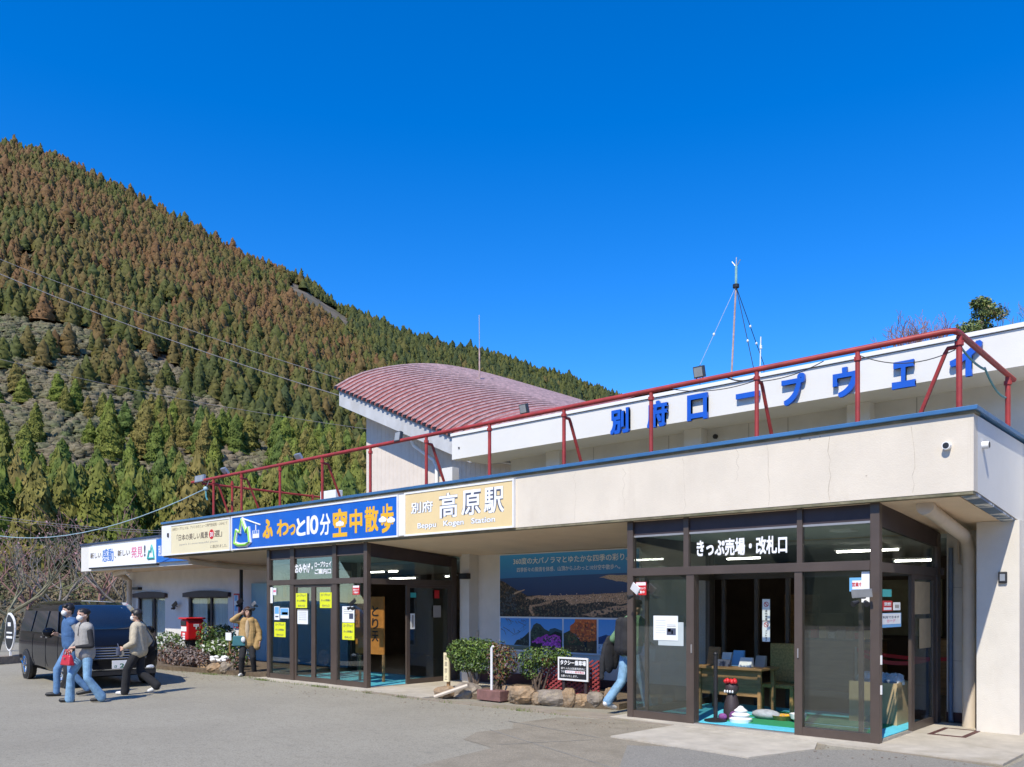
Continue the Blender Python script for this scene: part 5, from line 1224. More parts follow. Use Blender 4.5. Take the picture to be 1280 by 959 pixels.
for x in (tx0+.08, tx1-.10): box('leg', BRONZED, x, x+.05, ty+.016, ty+.055, .05, tz1-.02, tx)
W_, H_ = tx1-tx0, tz1-tz0
def tl(s, a, b, c, d_, m=WHITE2, bo=.02, dd=.0105): text(s, tx0+W_*a, tx0+W_*b, tz0+H_*c, tz0+H_*d_, ty-dd, m, tx, ex=.001, res=2, bold=bo)
tl('タクシー乗車場', .08, .93, .66, .88, bo=.03); tl('乗り入れは営業時間内に', .10, .92, .47, .57, bo=0)
box('print', WHITE2, tx0+W_*.24, tx0+W_*.90, ty-.0112, ty-.0105, tz0+H_*.31, tz0+H_*.43, tx); tl('下の', .10, .22, .32, .42, bo=0); tl('タクシー専用電話', .27, .87, .325, .42, REDP, 0, .0114); tl('お願いいたします。', .10, .66, .14, .24, bo=0)

# shrubs
LEAFS = [M('leaf_bright', (.13, .20, .035), .45, .25, 9), M('leaf_mid', (.06, .115, .022), .45, .25, 9), M('leaf_dark', (.025, .05, .012), .5, .25, 9), M('leaf_brown', (.16, .065, .03), .6, .3, 9), M('leaf_white', (.55, .55, .48), .6, .2, 9), M('leaf_grey', (.20, .16, .15), .8, .3, 9), M('twig_bark', (.12, .085, .06), .9, .3, 9)]
def leaves(mb, c, r, n, size, mats, rr, shell=.55, flat=.0):
    for _ in range(n):
        while True:
            x, y, z = [rr.uniform(-1, 1) for _ in range(3)]
            q = x*x+y*y+z*z
            if shell*shell < q < 1: break
        p = Vector((c[0]+x*r[0], c[1]+y*r[1], c[2]+z*r[2]))
        nrm = (Vector((x, y, z+.4)).normalized()*1.0+Vector([rr.uniform(-1, 1) for _ in range(3)])*.9).normalized()
        a = nrm.cross(Vector((rr.uniform(-1, 1), rr.uniform(-1, 1), rr.uniform(-1, 1)))).normalized(); b = nrm.cross(a)
        s = size*rr.uniform(.6, 1.3); mb.cur = rr.choice(mats)
        mb.add([p-a*s, p-b*s*.42+nrm*s*.12, p+a*s, p+b*s*.42+nrm*s*.12], [(0, 1, 2, 3)])
def shrub(label, c, blobs, mats, seed, size=.045, dens=900, name='shrub', cat='shrub', group=None, stems=5, h0=.1):
    rr = random.Random(seed); t = thing(name, label, cat, (c[0], c[1], h0), group)
    mb = MB()
    for (dx, dy, z, rx, ry, rz) in blobs: leaves(mb, (c[0]+dx, c[1]+dy, z), (rx, ry, rz), int(dens*(rx*rz+rx*ry+ry*rz)*3), size, mats, rr)
    mb.build('foliage', LEAFS, t)
    mb = MB()
    for k in range(stems):
        b = rr.choice(blobs); x, y = c[0]+rr.uniform(-.12, .12), c[1]+rr.uniform(-.08, .08)
        tp = (c[0]+b[0]+rr.uniform(-.6, .6)*b[3], c[1]+b[1]+rr.uniform(-.5, .5)*b[4], b[2]+rr.uniform(-.2, .5)*b[5])
        mb.tube([(x, y, h0-.05), ((x*2+tp[0])/3+rr.uniform(-.04, .04), (y*2+tp[1])/3, h0+(tp[2]-h0)*.45), tp], [.026, .018, .008], 6)
    mb.build('stem', LEAFS[6], t); return t
G1 = [0, 0, 0, 1, 1, 2]
p = on_z(596, 866); p.y = 1.15; p.x = on_y(596, 830, 1.15).x
shrub('clipped green shrub with thick stems at the left end of the planter', (p.x-.05, 1.15, .1), [(-.36, 0, .76, .34, .30, .27), (-.05, 0, .80, .36, .32, .27), (.30, 0, .78, .32, .28, .26), (-.25, .0, .56, .34, .25, .20), (.15, .0, .56, .34, .25, .20)], G1, 11, size=.034, dens=1250)
x = on_y(624, 830, 1.1).x
shrub('half-withered reddish shrub beside the clipped green one', (x, 1.1, .1), [(0, 0, .72, .26, .22, .32), (.16, .05, .62, .24, .2, .30), (-.02, 0, .40, .24, .2, .20)], [3, 3, 3, 1, 5, 0], 12, size=.034, dens=800, stems=12)
x = on_y(672, 835, 1.35).x
shrub('loose green shrub with bare stems left of the red trellis', (x, 1.35, .1), [(-.14, 0, .70, .26, .25, .22), (.22, .0, .74, .30, .25, .20), (.45, .08, .78, .25, .2, .14), (-.16, 0, .50, .24, .2, .20)], [0, 0, 1, 1, 2], 13, size=.034, dens=1000, stems=12)
# by the post box
x = on_y(215, 800, .7).x
shrub('white-flowering shrub left of the red post box', (x, .7, .1), [(-.2, 0, .62, .42, .35, .30), (.3, 0, .60, .36, .3, .26), (0, -.1, .42, .5, .35, .22)], [0, 0, 1, 1, 4, 4], 14, size=.055, dens=420)
x = on_y(257, 800, .55).x
shrub('upright bronze-green shrub right of the red post box', (x, .55, .1), [(0, 0, .85, .26, .26, .36), (.02, 0, .50, .34, .3, .30)], [0, 1, 1, 3], 15, size=.05, dens=520)
x = on_y(264, 795, 1.2).x
shrub('dark round shrub behind the bronze shrub', (x, 1.5, .1), [(0, 0, .80, .48, .4, .32)], [2, 2, 2, 1], 16, size=.06, dens=520)
x = on_y(280, 805, .5).x
shrub('broad yellow-green shrub left of the person in the yellow jacket', (x, .5, .1), [(-.35, 0, .56, .42, .35, .28), (.2, 0, .58, .46, .36, .30), (.5, .1, .50, .3, .3, .24)], [0, 0, 0, 1, 1, 4], 17, size=.055, dens=420)
x = on_y(296, 830, .2).x
shrub('low brown withered shrub at the feet of the person in the yellow jacket', (x, .2, .1), [(0, 0, .36, .36, .25, .24)], [3, 5, 1], 18, size=.05, dens=400)
x = on_y(238, 825, .0).x
shrub('wide grey-brown lavender clump over the border stones', (x-.1, .05, .05), [(-.55, 0, .30, .45, .3, .26), (0, -.02, .34, .5, .3, .28), (.5, 0, .30, .4, .3, .24)], [5, 5, 5, 3], 19, size=.05, dens=520, stems=12)
x = on_y(207, 815, .0).x
shrub('dry reddish low shrub right of the dark van', (x, .1, .05), [(0, 0, .34, .42, .3, .34)], [3, 5, 5, 3], 20, size=.05, dens=380, stems=9)
x = on_y(272, 826, -.02).x
mb = MB(); rr = random.Random(4)
for k in range(26):
    c_ = (x+rr.uniform(-.28, .36), .02+rr.uniform(-.1, .1), .28+rr.uniform(0, .14)); mb.ball(c_, (.07, .06, .035), 7, 5)
fl = thing('white_flower_clump', 'clump of white flowers between the lavender and the yellow-green shrub', 'flowers', (x, .02, .1)); mb.build('petals', WHITE, fl); MB().tube([(x, .02, .05), (x, .02, .30)], .02, 6).build('stem', LEAFS[1], fl)
p = on_y(286.5, 795.5, .3); lbx = thing('plant_label', 'small white card standing in the shrub by the person in the yellow jacket', 'card', (p.x, .3, .1)); box('card', WHITE2, p.x-.14, p.x+.12, .28, .30, p.z-.10, p.z+.09, lbx); box('stake', WOOD, p.x-.02, p.x+.02, .301, .325, .05, p.z+.05, lbx)
# red post box
PB = M('post_box_red', (.62, .012, .015), .35, .05, 4)
py_ = .75
bx0 = on_y(225.5, 790, py_).x; bx1 = bx0+.40
pz0, pz1 = on_y(236, 800.5, py_).z, on_y(236, 774.5, py_).z
pb = thing('post_box', 'red pillar post box on a dark leg among the shrubs', 'post box', ((bx0+bx1)/2, py_, .1))
box('body', PB, bx0, bx1, py_, py_+.50, pz0, pz1, pb, bevel=.04)
box('roof', PB, bx0-.03, bx1+.03, py_-.05, py_+.53, pz1+.002, pz1+.05, pb, bevel=.015)
box('slot', DARK, bx0+.05, bx0+.35, py_-.02, py_-.002, pz1-.17, pz1-.05, pb, bevel=.008)
box('slot_label', WHITE2, bx0+.05, bx0+.35, py_-.006, py_-.001, pz1-.33, pz1-.20, pb)
for i, f in enumerate((.30, .17, .06)): box('label_mark', WHITE2, bx0+.13, bx0+.27, py_-.005, py_-.001, pz0+(pz1-pz0)*(f-.045), pz0+(pz1-pz0)*(f+.045), pb)
text('〒', py_+.18, py_+.34, pz1-.28, pz1-.13, bx1+.001, WHITE2, pb, name='postal_mark', plane='side', ex=.004, bold=.04)
box('leg', DARK, (bx0+bx1)/2-.13, (bx0+bx1)/2+.13, py_+.12, py_+.4, .1, pz0, pb)
# framed poster by the dark post
p0, p1 = on_y(291.5, 785, 2.44), on_y(298.5, 742, 2.44); fp_ = thing('wall_poster', 'red-framed notice on the white wall beside the dark post', 'poster', (p0.x, 2.44, p0.z))
box('frame', REDP, p0.x, p1.x, 2.45, 2.498, p0.z, p1.z, fp_); box('sheet', PAPER, p0.x+.04, p1.x-.04, 2.44, 2.449, p0.z+.05, p1.z-.05, fp_)
for k in range(3): box('print', LBLUEP, p0.x+.08, p1.x-.08, 2.436, 2.439, p0.z+.2+.3*k, p0.z+.36+.3*k, fp_)
# black round sign at the far left
c = at(12, 790, 24); sg = thing('oval_sign', 'black oval sign with white rim at the left edge of the car park', 'sign', (c.x, c.y, 0))
mb = MB(); n = 28; ox, oz = .40, .54
ring = lambda k, f, y: (c.x+(ox*f)*math.cos(2*math.pi*k/n)*(1+.12*math.sin(4*math.pi*k/n)), y, c.z-.0+oz*f*math.sin(2*math.pi*k/n)*(1+.06*math.cos(6*math.pi*k/n)))
MB().prism([ring(k, 1.0, c.y) for k in range(n)], (0, .04, 0)).build('rim', WHITE, sg); MB().prism([ring(k, .90, c.y-.003) for k in range(n)], (0, -.004, 0)).build('face', BLK, sg)
for f0, f1, wd in ((.30, .50, .30), (-.08, 0, .56), (-.34, -.22, .60)): box('print', WHITE2, c.x-ox*wd, c.x+ox*wd, c.y-.012, c.y-.0075, c.z+oz*f0, c.z+oz*f1, sg)
box('post', WHITE, c.x-.03, c.x+.03, c.y+.002, c.y+.045, 0, c.z-oz*.95, sg)
# kerb and low planting at the left edge
a, b = on_z(-60, 836), on_z(60, 826); mb = MB(); d = (b-a).normalized(); n_ = Vector((-d.y, d.x, 0))*.5
tag(mb.prism([a, b, b+n_, a+n_], (0, 0, .22)).build('stone_kerb', STONED, loc=tuple(a)), 'low stone kerb at the left edge of the car park', kind='structure')

# ================================================================== TREES NEAR THE STATION
BARK = M('pale_bark', (.17, .16, .10), .9, .35, 3, bump=.4, bscale=20); BARKR = M('reddish_twig', (.30, .16, .13), .9, .3, 3); BARKG = M('grey_twig', (.22, .19, .16), .9, .3, 3)
def branch(mb, p, d, L, r, depth, rr, spread=.6, up=.1, tips=None, seg=3):
    pts = [p]; rs = [r]; q = p; dd = d.copy()
    for k in range(seg):
        dd = (dd+Vector((rr.uniform(-.25, .25), rr.uniform(-.25, .25), rr.uniform(-.15, .25)+up*.4))).normalized(); q = q+dd*L/seg; pts.append(q); rs.append(max(.009, r*(1-.45*(k+1)/seg)))
    mb.tube(pts, rs, 6 if r > .03 else 4, cap=False)
    if depth <= 0:
        if tips is not None: tips.append(q)
        return
    for k in range(rr.choice((2, 3, 3))):
        t = rr.uniform(.45, 1); i = min(seg-1, int(t*seg)); s0 = pts[i]+(pts[i+1]-pts[i])*(t*seg-i if i < seg else 1)
        nd = (dd+Vector((rr.uniform(-1, 1), rr.uniform(-1, 1), rr.uniform(-.5, 1)))*spread).normalized()
        branch(mb, s0 if k else q, nd, L*rr.uniform(.55, .8), r*.52, depth-1, rr, spread, up, tips, seg)
def bare_tree(name, label, base, H, r, depth, seed, bark, lean=(0, 0, 1), nb=4, spread=.7, group=None, blossom=None, cat='tree', ztop=None):
    rr = random.Random(seed); t = thing(name, label, cat, tuple(base), group); mb = MB(); tips = []
    ln = Vector(lean).normalized(); top = Vector(base)+ln*H*.35
    mb.tube([Vector(base)-Vector((0, 0, .3)), Vector(base)+ln*H*.18+Vector((rr.uniform(-.1, .1), 0, 0)), top], [r, r*.85, r*.7], 8); mb.build('trunk', bark, t, smooth=True)
    mb = MB()
    for k in range(nb):
        an = 2*math.pi*k/nb+rr.uniform(-.5, .5); branch(mb, top-ln*rr.uniform(0, H*.1), (ln*.8+Vector((math.cos(an), math.sin(an), 0))*spread).normalized(), H*.36, r*.5, depth, rr, spread, .1, tips)
    allv = mb.v
    mb.build('branches', bark, t)
    if blossom:
        mb = MB()
        for q in tips:
            for _ in range(blossom[1]): leaves(mb, tuple(q), (.16, .16, .12), 1, blossom[2], [0], rr, shell=0)
        mb.build('blossom', blossom[0], t)
    if ztop is not None:
        zmax = max(v[2] for v in allv)
        t.location.z += ztop-zmax
    return t
PINKB = M('faded_blossom', (.34, .20, .22), .8, .3, 6)
def gz(px, Y):
    a = (px-640)/FP; return float(hill_z(np.array(a), np.array(float(Y))))
def gp(px, Y): 
    a = (px-640)/FP; x, y = cam2w(a*Y, Y); return Vector((x, y, max(gz(px, Y), -.03)))
b_ = gp(2, 31); b_.z = 0
bare_tree('cherry_tree', 'leaning mossy cherry tree with pale trunk left of the van', tuple(gp(-8, 30)), 4.8, .12, 3, 3, BARK, (.42, .25, 1), 4, 1.0, None, (PINKB, 3, .05))
for i, (px, Y, H, sd, lab) in enumerate([(-60, 34, 5, 4, 'pinkish budding cherry tree at the far left edge'), (70, 40, 5.2, 5, 'bare spreading tree right behind the van roof'), (120, 44, 6.5, 6, 'bare tree with long slanting limbs at the corner of the white wing'), (150, 38, 4.6, 8, 'low bare tree against the white wing end'), (30, 46, 5.5, 9, 'reddish bare tree deep behind the oval sign')]):
    bare_tree('bare_tree', lab, tuple(gp(px, Y)), H, .12, 3, sd, BARKG if i % 2 else BARKR, (-.2+.1*i, .1, 1), 5, .95, 'bare trees behind the van', (PINKB, 2, .06) if i in (0, 4) else None)
# behind the upper band on the right
bb = at(1152, 445, 40); tp = at(1152, 386, 40).z
bare_tree('bare_tree', 'bare reddish twiggy tree behind the white band', (bb.x, bb.y, bb.z-4.2), 4.4, .11, 4, 21, BARKR, (0, 0, 1), 15, .8, ztop=tp)
bb = at(1272, 420, 40); bare_tree('bare_tree', 'thin bare grey tree at the right picture edge behind the white band', (bb.x, bb.y, bb.z-4.5), 5.4, .10, 4, 22, BARKG, (.1, 0, 1), 5, .35, ztop=at(1272, 368, 40).z)
bb = at(1226, 404, 24); pt_ = thing('pine_tree', 'small green pine showing above the white band', 'tree', (bb.x, bb.y, bb.z-5))
rr = random.Random(9); mb = MB(); mb.tube([(bb.x, bb.y, bb.z-5), (bb.x+.1, bb.y, bb.z-1), (bb.x, bb.y, bb.z+.5)], [.16, .12, .04], 8); mb.build('trunk', BARKG, pt_, smooth=True)
mb = MB(); NEED = [M('pine_light', (.22, .25, .06), .6, .3, 5), M('pine_dark', (.10, .14, .035), .6, .3, 5), M('pine_brown', (.27, .19, .08), .7, .3, 5)]
for k in range(44):
    an = rr.uniform(0, 6.28); R = rr.uniform(.05, .72); z = rr.uniform(-1.6, .62); R = R*(.45+.75*(.62-z)/1.0) if z > -.6 else R*1.2; c_ = (bb.x+R*math.cos(an), bb.y+R*math.sin(an), bb.z+z)
    leaves(mb, c_, (.27, .27, .17), 190, .05, [0, 0, 1, 1, 2] if an < 1 or an > 5 else [0, 1, 1], rr, shell=.2)
mb.build('crown', NEED, pt_)

# ================================================================== HILLSIDE FOREST
def conifer(seed, nr, na, nl, ls, R=.22, dome=False):
    """unit crown: an uneven lumpy body with many small leafy flakes over it"""
    rr = np.random.RandomState(seed); V, F = [], []
    ph = rr.uniform(0, 6.28, 6)
    def rad(f, a):
        base = (1-f)**.72 if not dome else math.sqrt(max(0, 1-f*f))
        tier = 1+.13*math.sin(f*26+ph[0]+1.3*math.sin(a+ph[1]))+.16*math.sin(a*2+ph[2]+f*5)+.10*math.sin(a*3+ph[3]-f*9)
        return R*base*max(.4, tier)
    for j in range(nr):
        f = j/nr
        for k in range(na):
            a = 6.283*(k+.5*(j % 2))/na; r = rad(f, a)*(1+rr.uniform(-.16, .16)); V.append((r*math.cos(a), r*math.sin(a), .06+.94*f+rr.uniform(-.02, .02)))
    V.append((0, 0, 1.02 if not dome else .97)); T = len(V)-1
    for j in range(nr-1):
        for k in range(na): p, q = j*na+k, j*na+(k+1) % na; F += [(p, q, q+na), (p, q+na, p+na)]
    for k in range(na): F.append(((nr-1)*na+k, (nr-1)*na+(k+1) % na, T))
    for _ in range(nl):
        f = 1-math.sqrt(rr.uniform(.0, 1)) if not dome else rr.uniform(0, .95); a = rr.uniform(0, 6.283); r = rad(f, a)*rr.uniform(.92, 1.12)+.004; z = .06+.94*f
        ca, sa = math.cos(a), math.sin(a); n = np.array([ca, sa, .45])+rr.normal(size=3)*.38; n /= np.linalg.norm(n); t = np.cross(n, [sa*.4, -ca*.4, 1]); t /= np.linalg.norm(t); u = np.cross(n, t); s = ls*rr.uniform(.6, 1.35); c = np.array([r*ca, r*sa, z]); i = len(V)
        V += [tuple(c+u*s*.9-n*s*.2), tuple(c+t*s*.6+n*s*.25), tuple(c-u*s*1.1+n*s*.15), tuple(c-t*s*.6+n*s*.1)]; F += [(i, i+1, i+2), (i, i+2, i+3)]
    return np.array(V), F
def tintmat(name, g, b, d, rnd=True):
    m = bpy.data.materials.new(name); m.use_nodes = True; T = m.node_tree; B = T.nodes['Principled BSDF']; B.inputs['Roughness'].default_value = .75; B.inputs['Specular IOR Level'].default_value = .2
    if rnd: src = T.nodes.new('ShaderNodeObjectInfo').outputs['Random']
    else:
        at_ = T.nodes.new('ShaderNodeAttribute'); at_.attribute_name = 'tint'; src = at_.outputs['Fac']
    r = T.nodes.new('ShaderNodeValToRGB'); e = r.color_ramp.elements
    e[0].position = 0; e[0].color = (*d, 1); e[1].position = 1; e[1].color = (*b, 1); x = e.new(.45); x.color = (*g, 1)
    T.links.new(src, r.inputs[0])
    n = T.nodes.new('ShaderNodeTexNoise'); n.inputs['Scale'].default_value = .9; n.inputs['Detail'].default_value = 3; ge = T.nodes.new('ShaderNodeNewGeometry'); T.links.new(ge.outputs['Position'], n.inputs['Vector'])
    mr = T.nodes.new('ShaderNodeMapRange'); mr.inputs[1].default_value = .3; mr.inputs[2].default_value = .7; mr.inputs[3].default_value = .65; mr.inputs[4].default_value = 1.4; T.links.new(n.outputs['Fac'], mr.inputs[0])
    mx = T.nodes.new('ShaderNodeVectorMath'); mx.operation = 'SCALE'; T.links.new(r.outputs[0], mx.inputs[0]); T.links.new(mr.outputs[0], mx.inputs['Scale'])
    T.links.new(mx.outputs[0], B.inputs['Base Color']); return m
CG, CBR, CD = (.080, .084, .018), (.140, .074, .030), (.040, .054, .018)
CEDN = tintmat('cedar_foliage', (.128, .152, .022), (.170, .128, .036), (.076, .108, .022)); CEDF = tintmat('cedar_forest', CG, CBR, CD, rnd=False)
R0 = np.random.RandomState(11)
def scrub_top(px): return np.interp(px, [-800, 0, 100, 200, 270, 320, 345, 380, 3000], [395, 398, 412, 452, 490, 540, 590, 700, 760])
near, far, shr = [], [], []
CL = [(150, 478, 26), (20, 500, 12), (60, 455, 9), (90, 520, 12), (40, 560, 14), (130, 570, 16), (300, 560, 16), (246, 488, 14), (205, 545, 26), (255, 560, 26), (118, 448, 9), (230, 520, 10), (185, 580, 14)]
def sample(n, Y0, Y1, px0, px1):
    Y = np.sqrt(R0.uniform(Y0*Y0, Y1*Y1, n)); px = R0.uniform(px0, px1, n); return px, Y
def ypx(px, Y): return HY - FP*(hill_z((px-640)/FP, Y)-1.72)/Y
occ = {}
def free(x, y, d):
    k = (int(x//d), int(y//d))
    for i in (-1, 0, 1):
        for j in (-1, 0, 1):
            q = occ.get((k[0]+i, k[1]+j))
            if q and (q[0]-x)**2+(q[1]-y)**2 < d*d*.72: return False
    occ[k] = (x, y); return True
def put(pxs, Ys, kind):
    for px, Y in zip(pxs, Ys):
        a = (px-640)/FP; y = float(ypx(np.array(px), np.array(Y)))
        X, Yw = cam2w(a*Y, Y)
        yt = scrub_top(px); inscrub = Y > 172 and y > yt and px < 385
        incl = any((px-c[0])**2+((y-c[1])*1.1)**2 < c[2]**2 for c in CL)
        if 360 < px < 438 and abs(y-(362+(px-362)*.66)) < 11: continue
        if kind == 'tree':
            if inscrub and not incl and R0.rand() > .03: continue
            d = 4.6 if Y < 200 else 4.9 if Y < 420 else 4.7
            if not free(X, Yw, d): continue
            z = float(hill_z(np.array(a), np.array(Y)))
            (near if (Y < 330 and (Y < 200 or incl or True)) else far).append((X, Yw, z, Y, px, y))
        else:
            if not inscrub: continue
            if incl and R0.rand() < .8: continue
            z = float(hill_z(np.array(a), np.array(Y))); shr.append((X, Yw, z, Y, px, y))
put(*sample(2400, 92, 180, -560, 520), 'tree'); put(*sample(4900, 180, 340, -500, 720), 'tree'); put(*sample(16000, 340, 560, -420, 800), 'tree'); put(*sample(27000, 560, 815, -300, 830), 'tree')
put(*sample(8000, 172, 350, -260, 385), 'scrub')
allT = sorted(near+far, key=lambda q: q[3]); inview = [q for q in allT if -20 < q[4] < 470 and q[5] < 760]
IND = inview[:300]; ids = set(id(q) for q in IND); REST = [q for q in allT if id(q) not in ids]
protos = []
for k in range(4):
    V, F = conifer(40+k, 16, 14, 1500, .024, R=.20+.018*k); me = bpy.data.meshes.new('cedar_tree'); me.from_pydata([tuple(v) for v in V], [], F); me.materials.append(CEDN); me.update(); protos.append(me)
for i, q in enumerate(IND):
    H = R0.uniform(10, 16)*(.72 if q[5] < 560 and q[4] < 330 else 1); o = bpy.data.objects.new('cedar_tree', protos[i % 4]); COL.objects.link(o)
    o.location = (q[0], q[1], q[2]-.6); s = R0.uniform(.9, 1.25); o.scale = (H*s, H*s, H); o.rotation_euler = (0, 0, R0.uniform(0, 6.28))
    tag(o, 'conical green cedar among the nearest trees of the hillside', 'tree', 'nearest cedars on the hillside')
def mass(name, label, items, protos_, mats, scale_fn, tint_fn, kindlab):
    Vs, Fs, Ts = [], [], []; off = 0
    for i, q in enumerate(items):
        V, F = protos_[i % len(protos_)]; sx, sz = scale_fn(q, i); r = R0.uniform(0, 6.28); c, s = math.cos(r), math.sin(r)
        x = (V[:, 0]*c-V[:, 1]*s)*sx+q[0]; y = (V[:, 0]*s+V[:, 1]*c)*sx+q[1]; z = V[:, 2]*sz+q[2]-.4
        Vs.append(np.stack([x, y, z], 1)); Fs.append(F+off); off += len(V); Ts.append(np.full(len(V), tint_fn(q)))
    V = np.concatenate(Vs); F = np.concatenate(Fs); me = bpy.data.meshes.new(name); nf, k = F.shape
    me.vertices.add(len(V)); me.vertices.foreach_set('co', V.ravel()); me.loops.add(nf*k); me.loops.foreach_set('vertex_index', F.ravel().astype(np.int32)); me.polygons.add(nf)
    me.polygons.foreach_set('loop_start', np.arange(0, nf*k, k, dtype=np.int32)); me.update(calc_edges=True)
    a = me.attributes.new('tint', 'FLOAT', 'POINT'); a.data.foreach_set('value', np.concatenate(Ts).astype(np.float32)); me.materials.append(mats); me.validate()
    o = link(name, me); return tag(o, label, kindlab, kind='stuff')
def tri(P):
    V, F = P; out = []
    for f in F:
        for k in range(1, len(f)-1): out.append((f[0], f[k], f[k+1]))
    return np.array(V), np.array(out)
far_p = [tri(conifer(70+k, 6, 6, 22, .075, R=.20+.03*k)) for k in range(5)]; mid_p = [tri(conifer(80+k, 10, 9, 70, .050, R=.20+.025*k)) for k in range(5)]
def tintf(q):
    X, Y, z, D, px, y = q
    pb = np.clip(.34+.58*np.clip((540-y)/170, 0, 1), 0, .92)
    right = px-(330+(y-330)*.95)          # greener flank beyond the gully
    if right > 0: pb *= max(.12, 1-right/40)
    pb += .18*float(NZ1(X/30, Y/30))
    pb *= .78+.40*float(NZ2(X/16, Y/16))
    return float(np.clip(R0.normal(.16+pb*.85+.16*float(NZ1(X/55+3, Y/55)), .19), 0, 1))
mid = [q for q in REST if q[3] < 420]; fr_ = [q for q in REST if q[3] >= 420]
def hs(q, i): H = R0.uniform(8, 13.5); return H*R0.uniform(1.0, 1.4), H
def hs2(q, i): H = R0.uniform(7, 12.5)*(1.35 if R0.rand() < .08 else 1)*(.8+.25*float(NZ2(q[0]/20, q[1]/20)) if R0.rand() < .5 else 1); return H*R0.uniform(1.0, 1.6), H
mass('mid_forest', 'dense brown and green cedar forest on the middle hillside', mid, mid_p, CEDF, hs, tintf, 'forest'); mass('upper_forest', 'far cedar forest reaching the ridge against the sky', fr_, far_p, CEDF, hs2, tintf, 'forest')
def bush_p(seed, n, s0=.08, s1=.20):
    rr = np.random.RandomState(seed); V, F = [], []
    for k in range(n):
        d = rr.normal(size=3); d /= np.linalg.norm(d); d[2] = abs(d[2]); p = d*rr.uniform(.5, 1.0); a = np.cross(d, rr.normal(size=3)); a /= np.linalg.norm(a)+1e-6; b = np.cross(d, a); s = rr.uniform(s0, s1)
        i = len(V); V += [p+a*s, p-a*s*.6+b*s*.5, p-b*s*.7+d*s*.3]; F.append((i, i+1, i+2))
    return np.array(V), np.array(F)
SCR = tintmat('hill_scrub', (.135, .122, .068), (.190, .145, .098), (.085, .115, .040), rnd=False)
def tints(q): return float(np.clip(R0.normal(.58+.36*float(NZ1(q[0]/18, q[1]/18)), .14), 0, 1))
mass('hillside_scrub', 'grey-brown leafless scrub on the open slope', shr, [tri(conifer(90+k, 5, 8, 26, .12, R=.75, dome=True)) for k in range(5)], SCR, lambda q, i: (R0.uniform(1.6, 3.6), R0.uniform(1.0, 3.0)), tints, 'scrub')
# low brush between the car park and the forest
br = []
for px, Y in zip(*sample(700, 44, 100, -80, 480)):
    a = (px-640)/FP; X, Yw = cam2w(a*Y, Y); br.append((X, Yw, float(hill_z(np.array(a), np.array(Y))), Y, px, 0))
mass('brush', 'reddish brown brush along the foot of the hill', br, [bush_p(15+k, 280, .035, .10) for k in range(5)], tintmat('foot_brush', (.20, .14, .09), (.30, .19, .14), (.10, .12, .04), rnd=False), lambda q, i: (R0.uniform(1.0, 2.2), R0.uniform(1.1, 3.0)), tints, 'brush')

# grass tufts along the kerb
rr = random.Random(77); mb = MB()
GR = M('kerb_grass', (.13, .17, .04), .8, .4, 6)
for (xa, ya, xb, yb, n_) in [(-13.9, -.28, -9.6, -.30, 420), (-7.6, -.42, -4.2, -.36, 260), (-19, -.75, -13.8, -.10, 420), (-9.6, -.36, -7.6, -.45, 160)]:
    for k in range(n_):
        f = rr.random(); f = f if rr.random() < .4 else (.12+.1*rr.random() if rr.random() < .5 else .62+.12*rr.random())
        x = xa+(xb-xa)*f+rr.uniform(-.05, .05); y = ya+(yb-ya)*f+rr.uniform(-.07, .07); h = rr.uniform(.015, .06); a = rr.uniform(0, 6.28)
        mb.add([(x-.006*math.cos(a), y-.006*math.sin(a), 0), (x+.006*math.cos(a), y+.006*math.sin(a), 0), (x+rr.uniform(-.03, .03), y+rr.uniform(-.03, .03), h)], [(0, 1, 2)])
tag(mb.build('kerb_grass', GR, loc=(-10, 0, 0)), 'thin grass tufts growing along the low kerb', 'grass', kind='stuff')
# fallen leaves and grit on the asphalt near the planters
mb = MB()
for k in range(420):
    x, y = rr.uniform(-19, 1.5), -.55-abs(rr.gauss(0, .5)); s_ = rr.uniform(.008, .022); a = rr.uniform(0, 6.28)
    mb.add([(x+s_*math.cos(a), y+s_*math.sin(a), .012), (x-s_*.5*math.sin(a), y+s_*.5*math.cos(a), .016), (x-s_*math.cos(a), y-s_*math.sin(a), .012), (x+s_*.5*math.sin(a), y-s_*.5*math.cos(a), .018)], [(0, 1, 2, 3)])
tag(mb.build('leaf_litter', LEAFS[3], loc=(-8, -.8, 0)), 'scattered small dry leaves on the asphalt near the kerb', 'litter', kind='stuff')
# ================================================================== VAN (front faces +x along the station)
VANP = M('black_van_paint', (.006, .007, .010), .07, .1, 2, spec=.22, obj=True)
VGLASS = M('tinted_van_glass', (.012, .018, .03), .02, .1, 2, spec=1.0, obj=True); CHROME = M('chrome', (.55, .57, .60), .15, .05, 5, metal=1.0, obj=True)
LAMPM = M('headlamp_lens', (.60, .63, .66), .1, .15, 12, obj=True); TYRE = RUBBER
van = thing('black_van', 'black minivan with chrome grille parked behind the three walkers', 'van', (-13.75, -3.15, 0))
van.rotation_euler = (0, 0, RAD(-5)); LOC[van.name] = (0, 0, 0)
